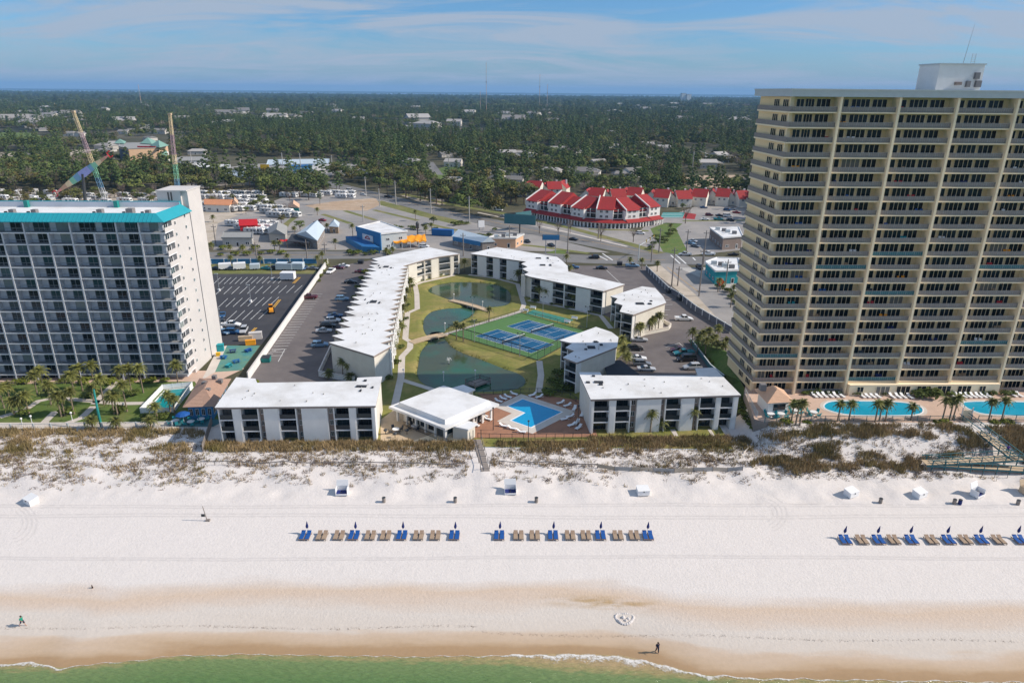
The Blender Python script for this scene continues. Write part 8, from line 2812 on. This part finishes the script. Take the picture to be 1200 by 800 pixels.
for k, (x, y, y0, lab) in enumerate(((257, 341, 321, 'left in the dark car park'), (294, 354, 334, 'in the middle of the dark car park'), (259, 385, 362, 'by the end wall of the white tower'), (319, 328, 308, 'at the far side of the dark car park'))):
 p = g(x, y)
 h = gy(x, y0, p.y).z
 t = thing('lamp_post', f'grey car park lamp post {lab}', 'lamp post', (p.x, p.y, .05), 0, 'car park lamp posts')
 b = MB(); b.tube((0, 0, 0), (0, 0, h), .12, .08, 6); b.build('pole', 'grey_metal', t)
 b = MB(); b.lathe([(.45, 0), (.45, .7), (0, .7)], 10); b.build('plinth', 'white_paint', t)
 bpart('lamp_head', t, None, -.9, -.15, h-.1, .3, .15, h+.08, 'fascia_grey')
for x, y0, y1, lab in ((570, 136, 73, 'tallest radio mast on the horizon in the middle'), (563, 133, 107, 'short radio mast just left of the tallest one'), (632, 128, 87, 'radio mast right of the tallest, left of a close pair'), (641, 128, 99, 'radio mast right of the tallest, right of a close pair'), (167, 130, 99, 'radio mast on the left above the big tan building'), (66, 131, 121, 'short radio mast far left on the horizon')):
 p = g(x, y0)
 h = gy(x, y1, p.y).z
 t = thing('radio_mast', lab, 'radio mast', (p.x, p.y, 0), 0, 'radio masts')
 r = .00042*p.y
 for k in range(5):
  b = MB(); b.tube((0, 0, h*k/5), (0, 0, h*(k+1)/5), r*(1-.1*k), r*(1-.1*(k+1)), 5); b.build('mast_section', 'concrete' if k % 2 else 'tile_tan', t)
 bpart('beacon', t, None, -r*1.4, -r*1.4, h*.62, r*1.4, r*1.4, h*.62+r*5, 'grey_metal')
# billboards
def billboard(label, px, py, h, w, hh, mk, rz, poles=1, name='billboard'):
 p = g(px, py)
 t = thing(name, label, 'sign', (p.x, p.y, .02), R(rz))
 for k in range(poles):
  x = 0 if poles == 1 else (k*2-1)*w*.3
  b = MB(); b.tube((x, 0, 0), (x, 0, h), .35 if w > 8 else .18, n=8); b.build('pole', 'dark_metal' if w > 8 else 'grey_metal', t)
 bpart('sign_panel', t, None, -w/2, -.4, h-hh, w/2, .1, h, mk)
 bpart('frame', t, None, -w/2-.15, .1, h-hh-.15, w/2+.15, .3, h+.15, 'dark_metal')
 return t
p = g(609, 273)
t = billboard('dark green billboard on a black pole beside the highway', 609, 273, 9.0, 16, 4.6, 'teal_rail', -18)
bpart('sign_panel', t, Matrix.Rotation(R(62), 4, 'Z'), 2.0, 5.0, 4.4, 13, 5.5, 9, 'teal_rail')
billboard('slim roadside sign with a dark blue band behind the back block', 645, 300, 9.0, 7, 2.0, 'blue_wall', 0, 2)
billboard('small white square sign beside the highway', 564, 270, 5.0, 3.2, 3.4, 'white_paint', 20, 2)
billboard('yellow filling-station sign by the long white store', 311, 203, 7.0, 7, 4.0, 'yellow', 0, 1)
p = g(843, 342)
t = thing('round_sign', 'bright orange diamond sign at the corner by the teal shop', 'sign', (p.x, p.y, .04))
b = MB(); b.tube((0, 0, 0), (0, 0, 3.4), .1); b.build('pole', 'grey_metal', t)
b = MB(); b.hexa([(-1.5, -.05, 3.6), (0, -.05, 2.1), (1.5, -.05, 3.6), (0, -.05, 5.1)], [(-1.5, .05, 3.6), (0, .05, 2.1), (1.5, .05, 3.6), (0, .05, 5.1)]); b.build('sign_panel', 'bright_orange', t)
p = g(748, 305)
t = thing('traffic_signal', 'grey traffic signal mast with a long arm over the crossing', 'traffic light', (p.x, p.y, .03))
b = MB(); b.tube((0, 0, 0), (0, 0, 7), .22, .16, 8); b.build('mast', 'fascia_grey', t)
b = MB(); b.tube((0, 0, 6.2), (9, 14, 7.4), .14, .08, 6); b.build('arm', 'fascia_grey', t)
for s in (.45, .7, .95):
 bpart('signal_head', t, None, 9*s-.2, 14*s-.2, 5.7+1.2*s, 9*s+.2, 14*s+.2, 6.9+1.2*s, 'yellow')

# ---- rides above the trailer park
def lattice(name, label, px0, px1, Y, w0, w1, bands):
 a, q = gy(*px0, Y), gy(*px1, Y)
 a.z = 0
 t = thing(name, label, 'ride tower', tuple(a), 0, 'lattice ride towers')
 d = q-a
 n = 18
 for si, (s0, s1, mk) in enumerate(bands):
  b = MB()
  for k in range(n):
   f0, f1 = k/n, (k+1)/n
   if not (s0 <= (f0+f1)/2 < s1): continue
   for j in range(4):
    cs = [(-1, -1), (1, -1), (1, 1), (-1, 1)]
    u, v = cs[j], cs[(j+1) % 4]
    P = lambda f, c_: d*f + Vector((c_[0], c_[1], 0))*lerp(w0, w1, f)
    b.tube(P(f0, u), P(f1, u), .13, n=4)
    b.tube(P(f0, u), P(f1, v), .08, n=3)
    b.tube(P(f0, u), P(f0, v), .08, n=3)
  b.build('lattice_section', mk, t)
 b = MB(); b.box(-w1-.3, -w1-.3, -.5, w1+.3, w1+.3, .6); b.build('head', 'wood_pale', t, Matrix.Translation(d))
MT['lilac'] = mat('lilac', (0.55, 0.38, 0.42), .7)
MT['lime'] = mat('lime', (0.28, 0.62, 0.42), .7)
MT['sky_blue'] = mat('sky_blue', (0.20, 0.40, 0.58), .7)
MT['pink'] = mat('pink', (0.85, 0.34, 0.30), .7)
MT['amber'] = mat('amber', (0.85, 0.68, 0.42), .7)
MT['violet'] = mat('violet', (0.38, 0.42, 0.78), .7)
BANDS = [(0, .16, 'white_paint'), (.16, .3, 'sky_blue'), (.3, .42, 'lime'), (.42, .56, 'amber'), (.56, .8, 'lilac'), (.8, 1, 'amber')]
lattice('ride_tower', 'leaning rainbow lattice ride tower left, above the trailer park', (126, 243), (86, 131), 425, 1.15, .6, BANDS)
lattice('ride_tower', 'rainbow lattice ride tower right, behind the white stair shaft', (211, 243), (199, 134), 425, 1.15, .6, BANDS)
Yr = 402
a, q = gy(66, 226, Yr), gy(127, 182, Yr)
f = gy(100.5, 243, Yr); f.z = 0
hub = gy(97, 204, Yr)
t = thing('swing_ride', 'ride with a rainbow-striped spinning arm on a dark column above the trailer park', 'ride', tuple(f))
b = MB(); b.tube((0, 0, 0), hub-f, .95, .8, 10); b.build('column', 'dark_metal', t)
b = MB(); b.lathe([(3, 0), (3, .4), (1.4, .8), (0, .8)], 12); b.build('base', 'grey_metal', t)
stops = [(0, .1, 'pink'), (.1, .2, 'tile_tan'), (.2, .29, 'amber'), (.29, .37, 'lime'), (.37, .46, 'sky_blue'), (.46, .64, 'violet'), (.64, .70, 'sky_blue'), (.70, .78, 'lime'), (.78, .86, 'amber'), (.86, .94, 'tile_tan'), (.94, 1, 'pink')]
d = q-a
up = Vector((-d.z, 0, d.x)).normalized()
wd = lambda s: .35+1.75*math.sin(math.pi*min(1, max(0, s)))**1.3
for s0, s1, mk in stops:
 b = MB()
 for k in range(3):
  u0, u1 = lerp(s0, s1, k/3), lerp(s0, s1, (k+1)/3)
  r = []
  for u in (u0, u1):
   m = a+d*u-f
   r.append([m+up*wd(u)+Vector((0, -.35, 0)), m-up*wd(u)+Vector((0, -.35, 0)), m-up*wd(u)+Vector((0, .35, 0)), m+up*wd(u)+Vector((0, .35, 0))])
  b.loft(r)
 b.build('arm_section', mk, t)
for e, s in ((a, -1), (q, 1)):
 m = e-f
 b = MB(); b.tube(m-up*1.5, m+up*1.5, .3, n=6); b.tube(m+up*1.5, m+up*1.5+d.normalized()*s*1.8, .35, n=6); b.tube(m-up*1.5, m-up*1.5+d.normalized()*s*1.8, .35, n=6); b.build('gondola', 'red', t)
# ================================================================== WOODS
OPEN = [[g(*p)[:2] for p in P] for P in (
 [(255, 264), (330, 240), (357, 236), (408, 226), (445, 229), (480, 238), (560, 254), (612, 262), (612, 246), (664, 226), (690, 234), (760, 236), (830, 234), (890, 240), (900, 310), (200, 310), (200, 262)],
 [(-70, 226), (185, 226), (232, 226), (312, 226), (330, 238), (330, 268), (-70, 290)],
 [(408, 228), (440, 234), (530, 256), (600, 270), (612, 264), (530, 247), (470, 232), (420, 217), (320, 196), (290, 192), (300, 198), (390, 222)],
 [(792, 203), (880, 202), (884, 221), (805, 221)],
 [(-30, 154), (15, 150), (48, 156), (80, 168), (50, 173), (-30, 168)], [(-40, 180), (30, 177), (52, 186), (20, 193), (-40, 195)], [(68, 175), (128, 174), (138, 187), (78, 187)],
 [(195, 205), (205, 183), (250, 180), (312, 184), (390, 184), (430, 192), (440, 203), (330, 206), (308, 212), (236, 210)],
 [(498, 188), (510, 187), (546, 192), (545, 212), (500, 216)], [(132, 178), (138, 186), (198, 186), (202, 172), (198, 164), (140, 164)])]
OBB = [(min(p[0] for p in P), min(p[1] for p in P), max(p[0] for p in P), max(p[1] for p in P)) for P in OPEN]
HP = [tuple(g(x, y)[:2]) for x, y in HOUSES]
FP = [tuple(g(x, y)[:2]) for x, y in FAR]
def is_open(x, y):
 for P, b in zip(OPEN, OBB):
  if b[0] < x < b[2] and b[1] < y < b[3] and inpoly(x, y, P):
   return True
 return False
def near_house(x, y):
 for hx, hy in HP:
  if abs(x-hx) < 11 and -30 < y-hy < 10: return True
 for hx, hy in FP:
  if abs(x-hx) < 14 and -26 < y-hy < 12: return True
 return False
CROWN = {}
INDIV = []
rnd = random.Random(99)
ZONES = [((232, 218, 400, 236), 42, 'pine belt behind the trailer park', (('pine', .45), ('oak', .45), ('olive', .1))),
   ((-25, 196, 232, 225), 72, 'dark wood behind the left trailers', (('oak', .6), ('pine', .2), ('olive', .15), ('bare', .05))),
   ((440, 206, 622, 241), 84, 'thicket on the far side of the highway', (('oak', .34), ('pine', .26), ('olive', .22), ('bare', .18))),
   ((605, 192, 884, 227), 64, 'wood behind the red-roofed rows', (('oak', .55), ('pine', .3), ('olive', .1), ('bare', .05))),
   ((-20, 172, 150, 200), 30, 'wood beside the golf green', (('oak', .6), ('pine', .4)))]
KL = {'pine': 'dark green pine in the', 'oak': 'round dark green tree in the', 'olive': 'olive-brown tree in the', 'bare': 'leafless grey-brown tree in the'}
for (x0, y0, x1, y1), n, where, mix in ZONES:
 k = tries = 0
 while k < n and tries < 4000:
  tries += 1
  px, py = rnd.uniform(x0, x1), y0+(y1-y0)*rnd.random()**.8
  p = g(px, py)
  if is_open(p.x, p.y) or near_house(p.x, p.y) or any((p.x-q[0])**2+(p.y-q[1])**2 < 20 for q in INDIV): continue
  r = rnd.random()
  for kind, w in mix:
   r -= w
   if r <= 0: break
  t = tree(kind, p.x, p.y, f'{KL[kind]} {where}', f'{KL[kind].split(" in the")[0]}s of the {where}', rnd.uniform(.82, 1.1) if kind == 'pine' else rnd.uniform(1.0, 1.4), rnd)
  cr = [c for c in t.children if c.name.startswith('crown')][0]
  CROWN.setdefault((kind, cr.data.name), cr)
  INDIV.append((p.x, p.y))
  k += 1
for kind, x, y, s, lab in (('bare', 632, 274, .7, 'small bare tree in the lot left of the arcaded terrace'), ('bare', 654, 276, .7, 'small bare tree on the green strip before the arcaded terrace'), ('bare', 668, 273, .6, 'small bare tree nearest the arcade'), ('bare', 704, 283, .8, 'bare tree beside the white SUV lot'), ('bare', 742, 284, .7, 'bare tree near the traffic signal'),
      ('bare', 803, 262, 1.0, 'wide pinkish bare tree beside the green sport court'), ('oak', 862, 232, .8, 'round tree before the rightmost red townhouses'), ('oak', 714, 243, .45, 'small round tree before the middle red townhouses'), ('oak', 728, 243, .45, 'second small round tree before the middle red townhouses'), ('oak', 800, 245, .45, 'small round tree before the right red townhouses'),
      ('oak', 352, 272, .6, 'bright tree behind the metal-roofed restaurant'), ('olive', 330, 262, .5, 'olive tree behind the grey-roofed shed'), ('bare', 145, 232, .9, 'bare tree standing among the left trailers'), ('oak', 165, 236, .7, 'round tree among the trailers by the stair shaft'), ('oak', 178, 239, .6, 'low round tree left of the stair shaft'), ('olive', 80, 236, .8, 'brownish tree among the trailers under the rainbow arm'), ('oak', 250, 228, .8, 'round tree at the back of the trailer rows'), ('oak', 305, 240, .5, 'small round tree at the end of the gravel lane'), ('pine', 375, 240, .6, 'small pine at the edge of the dirt yard'), ('oak', 508, 262, .5, 'round tree on the paved lot behind the blue container'), ('oak', 497, 270, .4, 'small round tree near the blue container'), ('oak', 810, 340, .0, '')):
 if lab:
  p = g(x, y)
  tree(kind, p.x, p.y, lab, 'single trees among the buildings', s, rnd)

for k in range(84):
 x, y = (rnd.uniform(236, 345), rnd.uniform(227, 252)) if k < 32 else (rnd.uniform(-5, 190), rnd.uniform(227, 240))
 p = g(x, y)
 w = 'between the trailers left of the gravel lane' if k < 32 else 'between the trailers behind the teal-roofed tower'
 tree(('oak', 'oak', 'olive', 'bare')[k % 4], p.x, p.y, f'small {("green", "green", "olive-brown", "leafless")[k % 4]} tree {w}', f'small trees {w}', rnd.uniform(.4, .68), rnd)

def wood_stuff(name, kinds, pts):
 """the rest of the woods: one object whose trees are instances of the individual crowns"""
 me = bpy.data.meshes.new(name)
 me.from_pydata([(x, y, 0) for x, y, *_ in pts], [], [])
 A = me.attributes.new('size', 'FLOAT_VECTOR', 'POINT')
 A.data.foreach_set('vector', [c for q in pts for c in (q[2], q[2], q[3])])
 A = me.attributes.new('turn', 'FLOAT_VECTOR', 'POINT')
 A.data.foreach_set('vector', [c for q in pts for c in (0, 0, q[4])])
 o = bpy.data.objects.new(name, me)
 COL.objects.link(o)
 ng = bpy.data.node_groups.new(name, 'GeometryNodeTree')
 ng.interface.new_socket('Geometry', in_out='INPUT', socket_type='NodeSocketGeometry')
 ng.interface.new_socket('Geometry', in_out='OUTPUT', socket_type='NodeSocketGeometry')
 N, L = ng.nodes, ng.links
 gi, go = N.new('NodeGroupInput'), N.new('NodeGroupOutput')
 jn = N.new('GeometryNodeJoinGeometry')
 for (kd, mn), ob in CROWN.items():
  if kd in kinds:
   oi = N.new('GeometryNodeObjectInfo')
   oi.inputs['Object'].default_value = ob
   oi.inputs['As Instance'].default_value = True
   L.new(oi.outputs['Geometry'], jn.inputs[0])
 ip = N.new('GeometryNodeInstanceOnPoints')
 L.new(gi.outputs[0], ip.inputs['Points'])
 L.new(jn.outputs[0], ip.inputs['Instance'])
 ip.inputs['Pick Instance'].default_value = True
 def attr(nm):
  a = N.new('GeometryNodeInputNamedAttribute')
  a.data_type = 'FLOAT_VECTOR'
  a.inputs['Name'].default_value = nm
  return [s for s in a.outputs if s.enabled and s.name == 'Attribute'][0]
 er = N.new('FunctionNodeEulerToRotation')
 L.new(attr('turn'), er.inputs[0])
 L.new(er.outputs[0], ip.inputs['Rotation'])
 L.new(attr('size'), ip.inputs['Scale'])
 L.new(ip.outputs[0], go.inputs[0])
 md = o.modifiers.new('woods', 'NODES')
 md.node_group = ng
 return tag(o, kind='stuff')
PT = {'pine': [], 'oak': [], 'olive': [], 'bare': []}
ind = {}
for x, y in INDIV:
 ind.setdefault((int(x//8), int(y//8)), []).append((x, y))
def scatter(Y0, Y1, step, sc, zs, thr, near):
 y = Y0
 while y < Y1:
  W = y*.80+30
  x = -W
  while x < W:
   X, Yy = x+rnd.uniform(-.5, .5)*step, y+rnd.uniform(-.5, .5)*step
   x += step
   d = mnoise.noise((X*.0055, Yy*.0035, 4.2)) + .6*mnoise.noise((X*.02, Yy*.013, 1.2))
   if d < thr or rnd.random() < .08: continue
   if near:
    if is_open(X, Yy) or near_house(X, Yy): continue
    if (int(X//8), int(Yy//8)) in ind and any((X-q[0])**2+(Yy-q[1])**2 < 22 for q in ind[(int(X//8), int(Yy//8))]): continue
   r = rnd.random() + .25*mnoise.noise((X*.004, Yy*.004, 9))
   kind = 'pine' if r < .40 else 'oak' if r < .82 else 'olive' if r < .93 else 'bare'
   s = sc*rnd.uniform(.7, 1.2)*(1+.35*mnoise.noise((X*.009, Yy*.007, 3)))
   PT[kind].append((X, Yy, s, s*zs*rnd.uniform(.85, 1.15), rnd.uniform(0, 6.28)))
  y += step
scatter(372, 1300, 8.4, 1.2, .92, -.26, True)
scatter(1300, 2900, 13.5, 1.8, .62, -.26, False)
scatter(2900, 8900, 36, 4.8, .32, -.62, False)
for nm, kd in (('pine_wood', 'pine'), ('oak_wood', 'oak'), ('olive_wood', 'olive'), ('bare_wood', 'bare')):
 wood_stuff(nm, (kd,), PT[kd])
MT['wood_floor'] = mat('wood_floor', (0.022, 0.028, 0.011), .95, .3, .02, blotch=((0.17, 0.14, 0.095), .9, .007))
b = MB()
b.poly([(-9000, 1100, .03), (9000, 1100, .03), (9000, 8990, .03), (-9000, 8990, .03)])
b.build('forest_floor', 'wood_floor')['kind'] = 'structure'

# ================================================================== HAZE
hz = bpy.data.materials.new('haze')
hz.use_nodes = True
hz.node_tree.nodes.clear()
pv = hz.node_tree.nodes.new('ShaderNodeVolumePrincipled')
pv.inputs['Color'].default_value = (0.30, 0.60, 1.0, 1)
pv.inputs['Density'].default_value = 6.5e-5
pv.inputs['Anisotropy'].default_value = 0.0
ho = hz.node_tree.nodes.new('ShaderNodeOutputMaterial')
hz.node_tree.links.new(pv.outputs[0], ho.inputs['Volume'])
b = MB()
b.box(-30500, -9500, -7.6, 30500, 30500, 230)
b.build('haze', hz)['kind'] = 'stuff'
